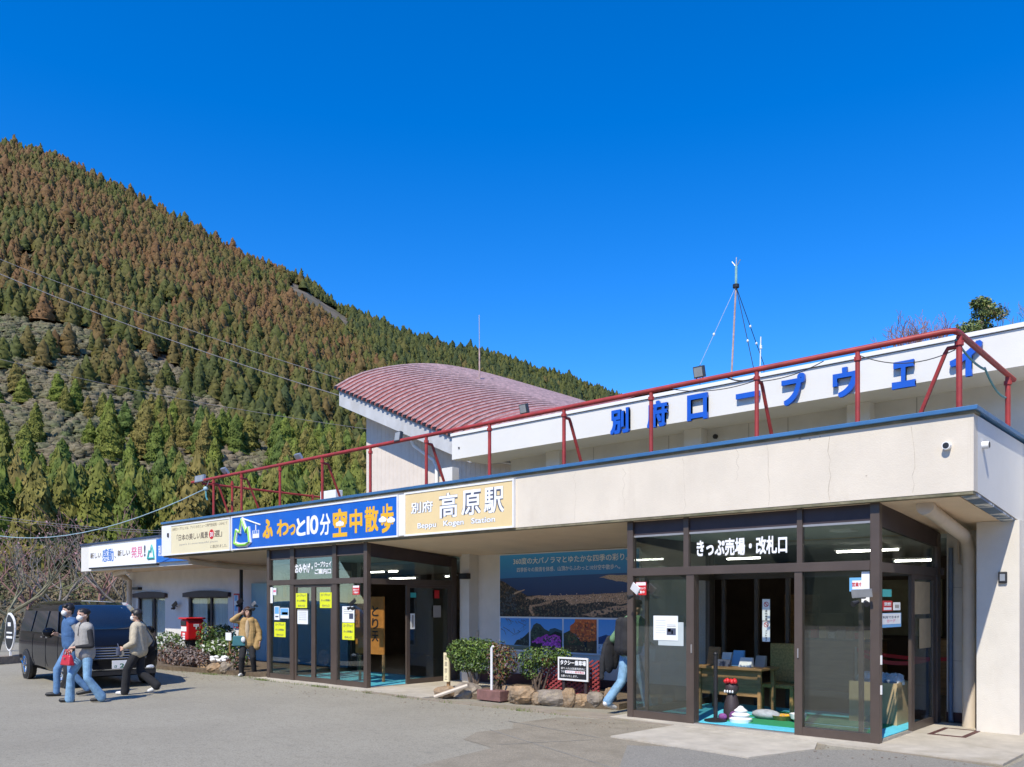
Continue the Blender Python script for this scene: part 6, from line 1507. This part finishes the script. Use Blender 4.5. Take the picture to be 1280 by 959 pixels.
# sections along x (0 = front, negative to the rear): bottom, hip, belt, roof edge, roof; half widths
SEC = [(-.02, .34, .55, .80, .84, .86, .60, .70, .60, .30), (-.10, .24, .56, .86, .90, .93, .76, .80, .72, .50), (-.28, .22, .58, .96, 1.02, 1.05, .83, .845, .79, .64), (-.52, .22, .60, 1.03, 1.12, 1.15, .845, .855, .80, .68),
       (-.88, .22, .62, 1.05, 1.38, 1.42, .845, .86, .775, .62), (-1.32, .22, .62, 1.06, 1.60, 1.66, .845, .86, .745, .56), (-1.70, .22, .62, 1.06, 1.68, 1.745, .845, .86, .735, .55), (-2.4, .22, .62, 1.06, 1.71, 1.78, .845, .86, .73, .56), (-3.4, .22, .62, 1.06, 1.70, 1.77, .845, .86, .73, .56), (-4.2, .23, .62, 1.06, 1.66, 1.72, .84, .855, .72, .55), (-4.55, .28, .62, 1.06, 1.55, 1.60, .82, .83, .69, .52), (-4.62, .36, .62, 1.0, 1.2, 1.25, .78, .79, .70, .5)]
mb = MB()
def ringp(s):
    x, zb, zh, zbelt, ze, zr, w1, w2, we, wr = s
    h = [(0, zb), (w1*.85, zb), (w1, zb+.10), (w2, zh), (w2*.995, zbelt), (we, ze), (wr, zr), (0, zr+.02)]
    return [(x, y, z) for y, z in h] + [(x, -y, z) for y, z in h[-2:0:-1]]
NR = 14
for s in SEC: mb.v += ringp(s)
for j in range(len(SEC)-1):
    for k in range(NR): mb.f.append((j*NR+k, j*NR+(k+1) % NR, (j+1)*NR+(k+1) % NR, (j+1)*NR+k)); mb.m.append(0)
mb.f.append(tuple(range(NR))); mb.f.append(tuple((len(SEC)-1)*NR+k for k in range(NR-1, -1, -1))); mb.m += [0, 0]
bd = mb.build('body', VANP, van, smooth=True, local=True); bd.data.polygons.foreach_set('use_smooth', [True]*len(bd.data.polygons)); m_ = bd.modifiers.new('subsurf', 'SUBSURF'); m_.levels = 2; m_.render_levels = 2
def bilin(P, u, v): return P[0]*(1-u)*(1-v)+P[1]*u*(1-v)+P[2]*u*v+P[3]*(1-u)*v
def panel(name, pts, m, off, th=.006, par=None):
    P = [Vector(p) for p in pts]; n = (P[1]-P[0]).cross(P[2]-P[0]).normalized(); mb = MB(); mb.prism([p+n*off for p in P], n*th); return mb.build(name, m, par or van, local=True, bevel=.002)
# windscreen over the sloping front
ws = MB(); rows = [(-.56, 1.165, .745), (-.88, 1.41, .70), (-1.30, 1.645, .66), (-1.60, 1.725, .64)]
for x, z, w_ in rows:
    for k in range(9):
        f = -1+2*k/8; ws.v.append((x+.07-.02*0-.06*f*f-.02, w_*f, z+.018-.012*f*f))
for j in range(3):
    for k in range(8): ws.f.append((j*9+k, j*9+k+1, (j+1)*9+k+1, (j+1)*9+k)); ws.m.append(0)
wso = ws.build('windscreen', VGLASS, van, smooth=True, local=True)
so_ = wso.modifiers.new('solid', 'SOLIDIFY'); so_.thickness = .02
mb = MB(); mb.hexa([(-1.30, .02, 1.545), (-1.30, .44, 1.54), (-1.31, .44, 1.535), (-1.31, .02, 1.535), (-1.40, .04, 1.615), (-1.40, .42, 1.605), (-1.41, .42, 1.60), (-1.41, .04, 1.60)])
mb.v = [(x+.19, y, z+.018) for x, y, z in mb.v]; mb.build('sun_strip', M('pale_sun_strip', (.42, .58, .62), .4, .05, 5, obj=True), van, local=True)
for s in (-1, 1):
    yb, yt = .866*s, .775*s
    for (a, b) in ((-1.10, -2.02), (-2.12, -3.10), (-3.20, -4.15)):
        q = [(a, yb, 1.09), (b, yb, 1.09), (b+.03, yt-.02*s, 1.55), (a-.34 if a > -1.5 else a-.02, yt-.02*s, 1.55)]
        panel('side_window', q if s > 0 else q[::-1], VGLASS, -.004 if s < 0 else -.004, .012)
    box_ = MB().box(-1.95, -1.80, (.868*s if s > 0 else .868*s-.02), (.868*s+.02 if s > 0 else .868*s), .98, 1.01); box_.build('door_handle', CHROME, van, local=True)
    MB().box(-2.35, -2.20, (.868*s if s > 0 else .868*s-.02), (.868*s+.02 if s > 0 else .868*s), .98, 1.01).build('door_handle', CHROME, van, local=True)
    for x in (-1.16, -2.08, -3.15): MB().box(x-.006, x+.006, .858*s-.004, .858*s+.004, .36, 1.05).build('door_gap', DARK, van, local=True)
    mi = MB(); mi.ball((-1.22, 1.0*s, 1.12), (.10, .13, .10), 10, 8); mi.tube([(-1.24, .84*s, 1.06), (-1.22, .94*s, 1.09)], .03, 6); mi.build('mirror', VANP, van, smooth=True, local=True)
    # lamps
    hl = MB(); hl.hexa([(-.14, .54*s, .70), (-.34, .80*s, .72), (-.36, .78*s, .72), (-.18, .52*s, .70), (-.10, .50*s, .84), (-.42, .82*s, .90), (-.44, .80*s, .90), (-.16, .50*s, .84)])
    hl.v = [(x+.075, y*1.025, z) for x, y, z in hl.v]; hl.build('headlight', LAMPM, van, local=True, bevel=.01)
    MB().ball((-.03, .60*s, .40), (.03, .09, .05), 10, 6).build('fog_lamp', LAMPM, van, smooth=True, local=True)
    for x in (-.83, -3.68):
        ar = MB(); ar.tube([(x, .80*s, .32), (x, .868*s, .32)], .36, 24); ar.build('wheel_arch', DARK, van, local=True)
        wt = MB(); yy2 = .885*s
        wt.tube([(x, .70*s, .32), (x, .74*s, .32), (x, yy2-.02*s, .32), (x, yy2, .32)], [.29, .32, .32, .295], 28); wh = wt.build('wheel', TYRE, van, smooth=True, local=True)
        rm = MB(); rm.tube([(x, yy2+.001*s, .32), (x, yy2+.006*s, .32)], .215, 24)
        for k in range(7):
            t = 2*math.pi*k/7; rm.tube([(x, yy2+.012*s, .32), (x+.20*math.cos(t), yy2+.012*s, .32+.20*math.sin(t))], .022, 6)
        rm.tube([(x, yy2+.006*s, .32), (x, yy2+.03*s, .32)], .05, 12); rm.build('rim', CHROME, wh, local=True)
# front face
for k in range(5): MB().box(-.06, .035-.0*k, -.50, .50, .60+.052*k, .622+.052*k).build('grille_bar', CHROME, van, local=True, bevel=.006)
MB().box(-.08, .012, -.52, .52, .58, .85).build('grille', DARK, van, local=True)
MB().tube([(.03, 0, .70), (.05, 0, .70)], .065, 20).build('emblem', CHROME, van, smooth=True, local=True)
MB().box(-.06, .02, -.70, .70, .27, .36).build('lower_grille', DARK, van, local=True); MB().box(-.05, .028, -.66, .66, .375, .395).build('bumper_strip', CHROME, van, local=True)
pt2 = MB().box(.02, .034, -.165, .165, .40, .565).build('number_plate', WHITE2, van, local=True)
def sidetext(s, y0, y1, z0, z1, x, m, par):
    o = text(s, y0, y1, z0, z1, x, m, van, plane='side', ex=.001, bold=.02); o.parent = par; return o
PG = M('plate_green', (.02, .16, .08), .5, 0)
sidetext('21', -.02, .13, .415, .50, .0345, PG, pt2); sidetext('さ', -.13, -.07, .42, .47, .0345, PG, pt2)
for s in (-.35, .30): MB().tube([(-.78, s, 1.155), (-.90, s+.32, 1.24)], .010, 5).build('wiper', DARK, van, local=True)
MB().tube([(-.012, -.74, .62), (-.012, .74, .62)], .006, 5).build('bumper_line', DARK, van, local=True) if False else None

# ================================================================== PEOPLE
SKIN = M('skin', (.55, .33, .23), .55, .08, 15, obj=True); HAIR = M('black_hair', (.016, .013, .012), .5, .3, 60, obj=True); HAIRB = M('brown_hair', (.06, .03, .018), .5, .3, 60, obj=True)
JEAN = M('blue_jeans', (.12, .24, .42), .85, .2, 9, bump=.3, bscale=60, obj=True); JEANL = M('light_jeans', (.20, .36, .52), .85, .22, 9, bump=.3, bscale=60, obj=True); BLACKP = M('black_trousers', (.018, .018, .02), .9, .2, 12, bump=.2, obj=True)
SHOEW = M('white_shoe', (.68, .67, .64), .6, .1, 10, obj=True); SHOEB = M('black_shoe', (.02, .02, .02), .5, .1, 10, obj=True)
VESTB = M('blue_vest', (.055, .13, .27), .85, .15, 12, bump=.3, bscale=30, obj=True); GREYK = M('grey_knit', (.36, .34, .31), .95, .12, 25, bump=.5, bscale=90, obj=True); BLACKT = M('black_top', (.02, .02, .023), .9, .2, 12, bump=.2, obj=True)
BEIGE = M('beige_cardigan', (.50, .43, .31), .95, .12, 20, bump=.5, bscale=80, obj=True); YJ = M('mustard_jacket', (.44, .28, .11), .8, .15, 10, bump=.3, bscale=30, obj=True); CRT = M('cream_top', (.50, .38, .24), .85, .1, 12, obj=True); GREENS = M('green_sweater', (.12, .22, .12), .9, .15, 18, bump=.3, obj=True)
MASKM = M('face_mask', (.74, .72, .67), .8, .05, 12, obj=True); EYE = M('eye_dark', (.012, .010, .010), .3, 0); LIP = M('lip', (.40, .15, .12), .5, 0); TEALB = M('teal_bag', (.04, .16, .18), .6, .1, 8, obj=True); REDB = M('red_leather', (.50, .02, .035), .4, .1, 8, obj=True); COATB = M('black_coat', (.02, .02, .023), .85, .2, 8, bump=.4, bscale=20, obj=True)
def cap(p, q, r1, r2, m): return ('c', np.array(p, float), np.array(q, float), r1, r2, m)
def ell(c, r, m): return ('e', np.array(c, float), np.array(r, float), 0, 0, m)
def blob(name, prims, mats, parent, voxel=.009, smooth=3, wrinkle=0.0, seed=0):
    """joins tapered limbs and rounded masses into ONE continuous skin"""
    mb = MB()
    for t, a, b, r1, r2, m in prims:
        if t == 'e': mb.ball(tuple(a), tuple(b), 20, 14)
        else:
            d = b-a; L = np.linalg.norm(d)+1e-6; d = d/L; pts, rs = [], []
            for k in range(5): s = math.sin(math.pi/2*k/5); pts.append(a-d*r1*math.cos(math.pi/2*k/5)); rs.append(max(.0008, r1*s))
            for k in range(4): f = k/3; pts.append(a+d*L*f); rs.append(r1+(r2-r1)*f)
            for k in range(1, 6): s = math.cos(math.pi/2*k/5); pts.append(b+d*r2*math.sin(math.pi/2*k/5)); rs.append(max(.0008, r2*s))
            mb.tube([tuple(p) for p in pts], rs, 14)
    me = bpy.data.meshes.new(name); me.from_pydata([tuple(p) for p in mb.v], [], mb.f)
    tmp = bpy.data.objects.new('tmp_blob', me); COL.objects.link(tmp)
    r = tmp.modifiers.new('remesh', 'REMESH'); r.mode = 'VOXEL'; r.voxel_size = voxel
    if smooth: s = tmp.modifiers.new('smooth', 'SMOOTH'); s.factor = .5; s.iterations = smooth
    dg = bpy.context.evaluated_depsgraph_get(); out = bpy.data.meshes.new_from_object(tmp.evaluated_get(dg))
    bpy.data.objects.remove(tmp); bpy.data.meshes.remove(me); out.name = name
    n = len(out.vertices); co = np.empty(n*3); out.vertices.foreach_get('co', co); co = co.reshape(-1, 3)
    if wrinkle:
        no = np.empty(n*3); out.vertices.foreach_get('normal', no); no = no.reshape(-1, 3); f1, f2 = smooth_noise(seed+1), smooth_noise(seed+2)
        co = co+no*(wrinkle*(f1(co[:, 0]*9+co[:, 2]*7, co[:, 1]*9-co[:, 2]*11)+.6*f2(co[:, 2]*26+co[:, 0]*8, co[:, 1]*14)))[:, None]; out.vertices.foreach_set('co', co.ravel())
    nf = len(out.polygons); ce = np.empty(nf*3); out.polygons.foreach_get('center', ce); ce = ce.reshape(-1, 3); best = np.full(nf, 1e9); mi = np.zeros(nf, int)
    for t, a, b, r1, r2, m in prims:
        if t == 'e': d = (np.linalg.norm((ce-a)/b, axis=1)-1)*b.min()
        else:
            ab = b-a; h = np.clip(((ce-a)@ab)/(ab@ab+1e-9), 0, 1); d = np.linalg.norm(ce-a-h[:, None]*ab, axis=1)-(r1+(r2-r1)*h)
        k = d < best; best[k] = d[k]; mi[k] = m
    out.materials.clear()
    for m in mats: out.materials.append(m)
    out.polygons.foreach_set('material_index', mi.astype(np.int32)); out.polygons.foreach_set('use_smooth', np.ones(nf, bool)); out.update()
    return link(name, out, parent)
def hand(wr, d, n, m, curl=.5, side=1):
    """palm, four bent fingers of unequal length, thumb from the side of the palm"""
    wr, d, n = np.array(wr, float), np.array(d, float), np.array(n, float); d /= np.linalg.norm(d); n = n-d*(n@d); n /= np.linalg.norm(n); s = np.cross(n, d)*side; P = []
    for k in range(-1, 2): P.append(cap(wr+s*.018*k, wr+d*.075+s*.024*k, .016, .014, m))
    for k, L in enumerate((.068, .078, .073, .056)):
        b = wr+d*.083+s*(.030-.020*k); e = b+(d*math.cos(curl*.7)+n*math.sin(curl*.7))*L*.5; g = e+(d*math.cos(curl*1.7)+n*math.sin(curl*1.7))*L*.5; P += [cap(b, e, .0095, .0088, m), cap(e, g, .0088, .0075, m)]
    b = wr+d*.022+s*.030; e = b+d*.032+s*.028+n*.012; g = e+d*.030+s*.004+n*.014; P += [cap(b, e, .012, .010, m), cap(e, g, .010, .0085, m)]
    return P
def ik(h, a, L1, L2, fwd):
    h, a = np.array(h, float), np.array(a, float); v = a-h; D = min(np.linalg.norm(v), (L1+L2)*.999); u = v/np.linalg.norm(v); x = (L1*L1-L2*L2+D*D)/(2*D); y = math.sqrt(max(0, L1*L1-x*x)); f = np.array(fwd, float); f = f-u*(f@u); f /= np.linalg.norm(f); return h+u*x+f*y
def person(label, loc, heading, H, feet, arms, mats, legr=(.085, .058, .045), flare=None, headyaw=0, lean=.02, shoes=None, hairfn=None, mask=True, z0=0.0, headroll=0):
    """local axes: +x forward, +y left. feet: (fx, fy, heel lift, toe yaw) left/right; arms: (elbow, wrist, hand dir, palm normal) left/right"""
    t = thing('person', label, 'person', (loc[0], loc[1], z0)); t.rotation_euler = (0, 0, heading); k = H/1.70; t.scale = (k, k, k); LOC[t.name] = (0, 0, 0)
    pel = np.array([lean*.3, 0, .90]); ch = np.array([lean, 0, 1.24]); nk = np.array([lean*1.2, 0, 1.435]); P = []
    S, PANT, SHOE, TOP = 0, 1, 2, 3
    for i, sg in enumerate((1, -1)):
        fx_, fy_, lift, ty_ = feet[i]; hip = pel+np.array([0, .088*sg, -.02]); an = np.array([fx_-.02, fy_, .085+lift]); kn = ik(hip, an, .43, .42, (1, .05*sg, 0))
        P += [cap(hip, kn, legr[0], legr[1], PANT), cap(kn, an+np.array([0, 0, -.005]), legr[1]*1.0, flare or legr[2], PANT)]
        if flare: P.append(cap(kn*.45+an*.55, an+np.array([0, 0, -.03]), flare*.88, flare*.95, PANT))
        c, s_ = math.cos(ty_), math.sin(ty_); pitch = min(.9, lift*4.5); toe = an+np.array([c*.155, s_*.155, -.045-lift*.75]); heel = an+np.array([-c*.045, -s_*.045, -.045])
        toe[2] = max(toe[2], .035); heel[2] = max(heel[2], .04); ball_ = heel+(toe-heel)*.62; P += [cap(heel, ball_, .040, .042, SHOE), cap(ball_, toe, .042, .034, SHOE)]
    P += [ell(pel+np.array([0, 0, .02]), (.115, .165, .13), PANT), cap(pel+np.array([0, -.05, .12]), ch+np.array([0, -.07, 0]), .10, .112, TOP), cap(pel+np.array([0, .05, .12]), ch+np.array([0, .07, 0]), .10, .112, TOP), cap(ch+np.array([0, -.13, .14]), ch+np.array([0, .13, .14]), .07, .07, TOP), cap(nk-np.array([0, 0, .06]), nk+np.array([.012, 0, .07]), .055, .050, S)]
    for i, sg in enumerate((1, -1)):
        el_, wr_, hd, hn = arms[i]; sh = ch+np.array([0, .172*sg, .135]); P += [cap(sh, el_, .056, .043, TOP), cap(el_, wr_, .043, .030, TOP)]; hdv = np.array(hd, float); hdv /= np.linalg.norm(hdv); P.append(cap(np.array(wr_)-hdv*.02, np.array(wr_)+hdv*.02, .027, .025, S)); P += hand(np.array(wr_)+hdv*.02, hd, hn, S, .55, sg)
    hc = nk+np.array([.028, 0, .165]); cy_, sy_ = math.cos(headyaw), math.sin(headyaw)
    def hd_(x, y, z): return hc+np.array([x*cy_-y*sy_, x*sy_+y*cy_, z])
    P += [ell(hc+np.array([0, 0, .02]), (.093, .080, .105), S), ell(hd_(.028, 0, -.04), (.068, .060, .078), S), cap(hd_(.085, 0, .012), hd_(.108, 0, -.022), .011, .015, S)]
    for sg in (1, -1): P += [ell(hd_(-.005, .080*sg, -.005), (.02, .012, .032), S), ell(hd_(.084, .032*sg, .018), (.012, .015, .008), 4)]
    P.append(ell(hd_(.088, 0, -.058), (.012, .024, .008), 5))
    body = blob('body', P, [SKIN]+mats+[EYE, LIP], t, .008, 2, .0035, int(H*100))
    if mask:
        mk = blob('face_mask', [ell(hd_(.066, 0, -.042), (.056, .062, .056), 0), ell(hd_(.088, 0, -.03), (.034, .03, .036), 0)], [MASKM], t, .006, 2)
        mb = MB()
        for sg in (1, -1): mb.tube([tuple(hd_(.075, .058*sg, -.02)), tuple(hd_(.03, .084*sg, -.005)), tuple(hd_(-.012, .086*sg, .01))], .0035, 5)
        mb.build('ear_loop', MASKM, mk, local=True)
    if hairfn: hairfn(t, hd_)
    return t, dict(pel=pel, ch=ch, nk=nk, hd=hd_)
def hair_short(m, fringe=.03):
    def f(t, hd): blob('hair', [ell(hd(-.018, 0, .052), (.100, .092, .098), 0), ell(hd(.045, 0, .095), (.058, .078, .036), 0), ell(hd(-.062, 0, -.005), (.045, .072, .075), 0), ell(hd(.072, .03, .078), (.03, .04, fringe), 0), ell(hd(.072, -.03, .078), (.03, .04, fringe), 0), ell(hd(.0, .078, .04), (.045, .02, .05), 0), ell(hd(.0, -.078, .04), (.045, .02, .05), 0)], [m], t, .008, 2, .004, 3)
    return f
def hair_tied(m):
    def f(t, hd): blob('hair', [ell(hd(-.020, 0, .045), (.096, .090, .098), 0), ell(hd(-.02, .03, .06), (.105, .058, .075), 0), ell(hd(-.02, -.03, .06), (.105, .058, .075), 0), cap(hd(-.10, 0, .0), hd(-.11, 0, -.10), .035, .03, 0)], [m], t, .008, 2, .003, 5)
    return f
def hair_bob(m):
    def f(t, hd): blob('hair', [ell(hd(-.015, 0, .045), (.105, .098, .10), 0), ell(hd(-.045, .0, -.04), (.06, .092, .09), 0), ell(hd(.01, .078, -.02), (.05, .026, .085), 0), ell(hd(.01, -.078, -.02), (.05, .026, .085), 0), ell(hd(.068, 0, .072), (.036, .07, .034), 0)], [m], t, .008, 2, .005, 7)
    return f
def torso(j, i, w_=1.0, low=.84, m=0, half=False):
    ch, pel = j['ch'], j['pel']; P = []
    for sg in (1, -1):
        P += [cap(ch+np.array([0, .075*sg, .12]), ch+np.array([0, .075*sg, -.10]), .118*w_, .125*w_, m), cap(ch+np.array([0, .07*sg, -.10]), np.array([pel[0]*.6, .065*sg, low+.10]), .125*w_, .132*w_*i, m), cap(ch+np.array([0, .06*sg, .16]), ch+np.array([0, .165*sg, .13]), .068*w_, .068*w_, m)]
    return P
def heading_px(dx, dY):  # direction given across the view (right) and away from the viewer
    return math.atan2(dx*BX+dY*AX, dx*AX-dY*BX)
V3 = lambda *a: np.array(a, float)
# --- A: man in a blue vest
pa = on_z(89, 870)
tA, jA = person('man in blue padded vest and jeans walking in front of the dark van', (pa.x, pa.y), heading_px(-1, -.85), 1.68,
    [(-.22, .16, .05, -.3), (.24, -.13, 0, -.3)], [(V3(-.10, .25, 1.10), V3(.08, .27, .90), (.5, .1, -1), (0, -1, 0)), (V3(-.02, -.27, 1.08), V3(.17, -.20, 1.14), (.8, .4, .3), (0, .6, -.6))], [JEAN, SHOEB, GREYK], (.092, .066, .056), headyaw=.15, hairfn=hair_short(HAIR))
blob('vest', torso(jA, 1.0, 1.06, .86), [VESTB], tA, .010, 3, .006, 1)
blob('hood', [cap(jA['nk']+V3(-.05, -.06, -.01), jA['nk']+V3(-.05, .06, -.01), .052, .052, 0), cap(jA['nk']+V3(-.03, -.075, 0), jA['nk']+V3(.075, -.03, -.06), .034, .026, 0), cap(jA['nk']+V3(-.03, .075, 0), jA['nk']+V3(.075, .03, -.06), .034, .026, 0)], [GREYK], tA, .008, 2)
# --- B: woman with the red bag
pb2 = on_z(107, 878)
tB, jB = person('woman in grey knit vest with black sleeves and flared jeans, carrying a red handbag', (pb2.x, pb2.y), heading_px(-.75, -1), 1.60,
    [(-.17, .20, .03, -.5), (.19, -.24, 0, -.7)], [(V3(.02, .27, 1.05), V3(.23, .13, 1.03), (.7, -.6, -.1), (0, -.3, -1)), (V3(-.04, -.26, 1.06), V3(.17, -.17, .96), (.8, .3, -.5), (0, .3, -1))], [JEANL, SHOEB, BLACKT], (.092, .066, .060), flare=.085, headyaw=.25, hairfn=hair_tied(HAIR))
blob('knit_vest', torso(jB, 1.03, 1.06, .80), [GREYK], tB, .010, 3, .006, 2)
blob('collar', [cap(jB['nk']+V3(.06, -.02, -.02), jB['ch']+V3(.118, 0, .0), .03, .012, 0), cap(jB['nk']+V3(.06, .02, -.02), jB['ch']+V3(.118, 0, .0), .03, .012, 0), cap(jB['nk']+V3(0, -.05, -.01), jB['nk']+V3(0, .05, -.01), .045, .045, 0)], [BLACKT], tB, .008, 2)
k = 1.60/1.70; hp = Matrix.Translation((pb2.x, pb2.y, 0)) @ Matrix.Rotation(heading_px(-.75, -1), 4, 'Z') @ Matrix.Scale(k, 4)
bp = hp @ Vector((.30, -.06, .78)); bagt = thing('red_handbag', 'small red leather handbag held in front of the woman in the knit vest', 'handbag', tuple(bp)); bagt.rotation_euler = (0, 0, heading_px(-.75, -1)); LOC[bagt.name] = (0, 0, 0)
mb = MB(); mb.hexa([(-.06, -.16, -.08), (.06, -.16, -.08), (.06, .16, -.08), (-.06, .16, -.08), (-.03, -.125, .10), (.03, -.125, .10), (.03, .125, .10), (-.03, .125, .10)]); mb.build('bag', REDB, bagt, local=True, bevel=.025, seg=3)
for x in (-.02, .02): MB().tube([(x, .085*math.cos(a), .09+.10*math.sin(a)) for a in [math.pi*q/8 for q in range(9)]], .009, 6).build('handle', REDB, bagt, local=True, smooth=True)
MB().box(.052, .060, -.02, .02, .03, .06).build('clasp', CHROME, bagt, local=True)
# --- C: person in beige cardigan
pc = on_z(174, 868)
hC = heading_px(-1, -.08)
tC, jC = person('person in beige cardigan and wide black trousers walking left past the van front', (pc.x, pc.y), hC, 1.57,
    [(.27, .08, 0, 0), (-.30, -.08, .10, 0)], [(V3(.02, .27, 1.06), V3(.22, .20, .96), (.9, -.1, -.4), (0, -1, -.3)), (V3(-.12, -.25, 1.08), V3(.02, -.24, .86), (.4, 0, -1), (0, 1, 0))], [BLACKP, SHOEW, BEIGE], (.100, .080, .070), flare=.085, hairfn=hair_short(HAIR, .036))
blob('cardigan', torso(jC, 1.05, 1.12, .80)+[cap(jC['ch']+V3(0, .172, .13), V3(.02, .27, 1.06), .068, .062, 0), cap(V3(.02, .27, 1.06), V3(.19, .21, .975), .062, .052, 0), cap(jC['ch']+V3(0, -.172, .13), V3(-.12, -.25, 1.08), .068, .062, 0), cap(V3(-.12, -.25, 1.08), V3(0, -.24, .90), .062, .052, 0)], [BEIGE], tC, .010, 3, .007, 4)
mC = Matrix.Translation((pc.x, pc.y, 0)) @ Matrix.Rotation(hC, 4, 'Z') @ Matrix.Scale(1.57/1.7, 4)
q = mC @ Vector((.34, .17, .90)); pcase = thing('dark_pouch', 'small dark blue pouch held by the person in the beige cardigan', 'pouch', tuple(q)); mb = MB(); mb.box(-.05, .05, -.04, .04, -.09, .06); mb.build('pouch', NAVYP, pcase, local=True, bevel=.02); MB().tube([(0, 0, .06), (-.05, .0, .13)], .01, 6).build('strap', NAVYP, pcase, local=True)
# --- D: person in the yellow jacket
pd = on_z(312, 845)
hD = heading_px(.25, -1)
tD, jD = person('person in mustard jacket standing by the planter with one hand raised to the head', (pd.x, pd.y-.05), hD, 1.60,
    [(.02, .16, 0, .2), (.04, -.15, 0, -.25)], [(V3(.02, .28, 1.10), V3(.08, .30, .88), (.1, 0, -1), (0, -1, 0)), (V3(.14, -.36, 1.40), V3(.10, -.17, 1.56), (-.3, .9, .3), (-.9, -.3, .2))], [BLACKP, SHOEW, CRT], (.098, .074, .060), headyaw=.25, hairfn=hair_bob(HAIRB), mask=False)
ch = jD['ch']
blob('jacket', [x for x in torso(jD, 1.12, 1.10, .74) if True]+[cap(ch+V3(0, .172, .13), V3(.02, .28, 1.10), .075, .068, 0), cap(V3(.02, .28, 1.10), V3(.07, .295, .92), .068, .058, 0), cap(ch+V3(0, -.172, .13), V3(.14, -.36, 1.40), .075, .066, 0), cap(V3(.14, -.36, 1.40), V3(.11, -.21, 1.52), .066, .052, 0), cap(V3(-.02, .20, 1.0), V3(.06, .21, .74), .11, .10, 0)], [YJ], tD, .010, 3, .010, 6)
blob('top_front', [ell(ch+V3(.112, 0, -.07), (.042, .058, .25), 0)], [CRT], tD, .009, 2)
mD = Matrix.Translation((pd.x, pd.y-.05, 0)) @ Matrix.Rotation(hD, 4, 'Z') @ Matrix.Scale(1.6/1.7, 4)
q = mD @ Vector((.14, -.20, .90)); tbag = thing('teal_bag', 'small teal shoulder bag hanging at the front of the person in the mustard jacket', 'bag', tuple(q)); tbag.rotation_euler = (0, 0, hD); LOC[tbag.name] = (0, 0, 0)
mb = MB(); mb.hexa([(-.04, -.15, -.13), (.04, -.15, -.13), (.04, .15, -.13), (-.04, .15, -.13), (-.03, -.13, .11), (.03, -.13, .11), (.03, .13, .11), (-.03, .13, .11)]); mb.build('bag', TEALB, tbag, local=True, bevel=.02, seg=3)
MB().tube([(0, -.12, .11), (-.02, -.05, .42), (-.08, .12, .62)], .010, 6).build('strap', TEALB, tbag, local=True, smooth=True); MB().ball((.05, .10, .02), (.03, .05, .07), 8, 6).build('white_charm', WHITE, tbag, local=True, smooth=True)
# --- E: man at the ticket entrance
pe = on_z(783, 890)
pe = Vector((-3.93, .55, 0)); hE = math.atan2(1, .18)
tE, jE = person('man in green sweater and pale jeans walking beside the ticket entrance with a coat', (pe.x, pe.y), hE, 1.72,
    [(-.36, .07, .10, 0), (.36, -.08, 0, 0)], [(V3(-.05, .30, 1.10), V3(.15, .26, 1.02), (.9, -.2, 0), (0, -1, -.5)), (V3(.08, -.27, 1.10), V3(.26, -.18, 1.05), (.9, .3, 0), (0, .5, -1))], [JEANL, SHOEW, GREENS], (.092, .070, .060), flare=.070, headyaw=-.2, lean=.10, hairfn=hair_short(HAIR), z0=.03)
blob('sweater', torso(jE, 1.02, 1.06, .86)+[cap(jE['ch']+V3(0, .172, .13), V3(-.05, .30, 1.10), .066, .058, 0), cap(V3(-.05, .30, 1.10), V3(.12, .265, 1.03), .058, .045, 0)], [GREENS], tE, .010, 3, .007, 8)
blob('backpack', [cap(jE['ch']+V3(-.20, -.06, .12), jE['ch']+V3(-.19, -.06, -.26), .10, .125, 0), cap(jE['ch']+V3(-.20, .05, .12), jE['ch']+V3(-.19, .05, -.26), .10, .125, 0), cap(jE['ch']+V3(-.12, -.13, .22), jE['ch']+V3(.10, -.13, .10), .02, .02, 0)], [COATB], tE, .010, 3, .006, 9)
mE = Matrix.Translation((pe.x, pe.y, .03)) @ Matrix.Rotation(hE, 4, 'Z') @ Matrix.Scale(1.72/1.7, 4)
q = mE @ Vector((-.02, .32, 1.02)); coat = thing('black_coat', 'black coat hanging over the left arm of the man in the green sweater', 'coat', tuple(q)); coat.rotation_euler = (0, 0, hE); LOC[coat.name] = (0, 0, 0)
blob('coat_body', [ell((-.06, .02, -.16), (.13, .055, .30), 0), ell((.05, .01, -.14), (.10, .05, .27), 0), ell((-.01, .03, .03), (.14, .07, .075), 0), cap((-.10, .05, -.05), (-.14, .06, -.40), .05, .035, 0)], [COATB], coat, .010, 3, .012, 12)
blob('sleeve', [cap((-.13, .03, .00), (-.19, .05, -.28), .05, .045, 0), cap((-.19, .05, -.28), (-.20, .05, -.52), .045, .038, 0)], [COATB], coat, .010, 3, .008, 13)
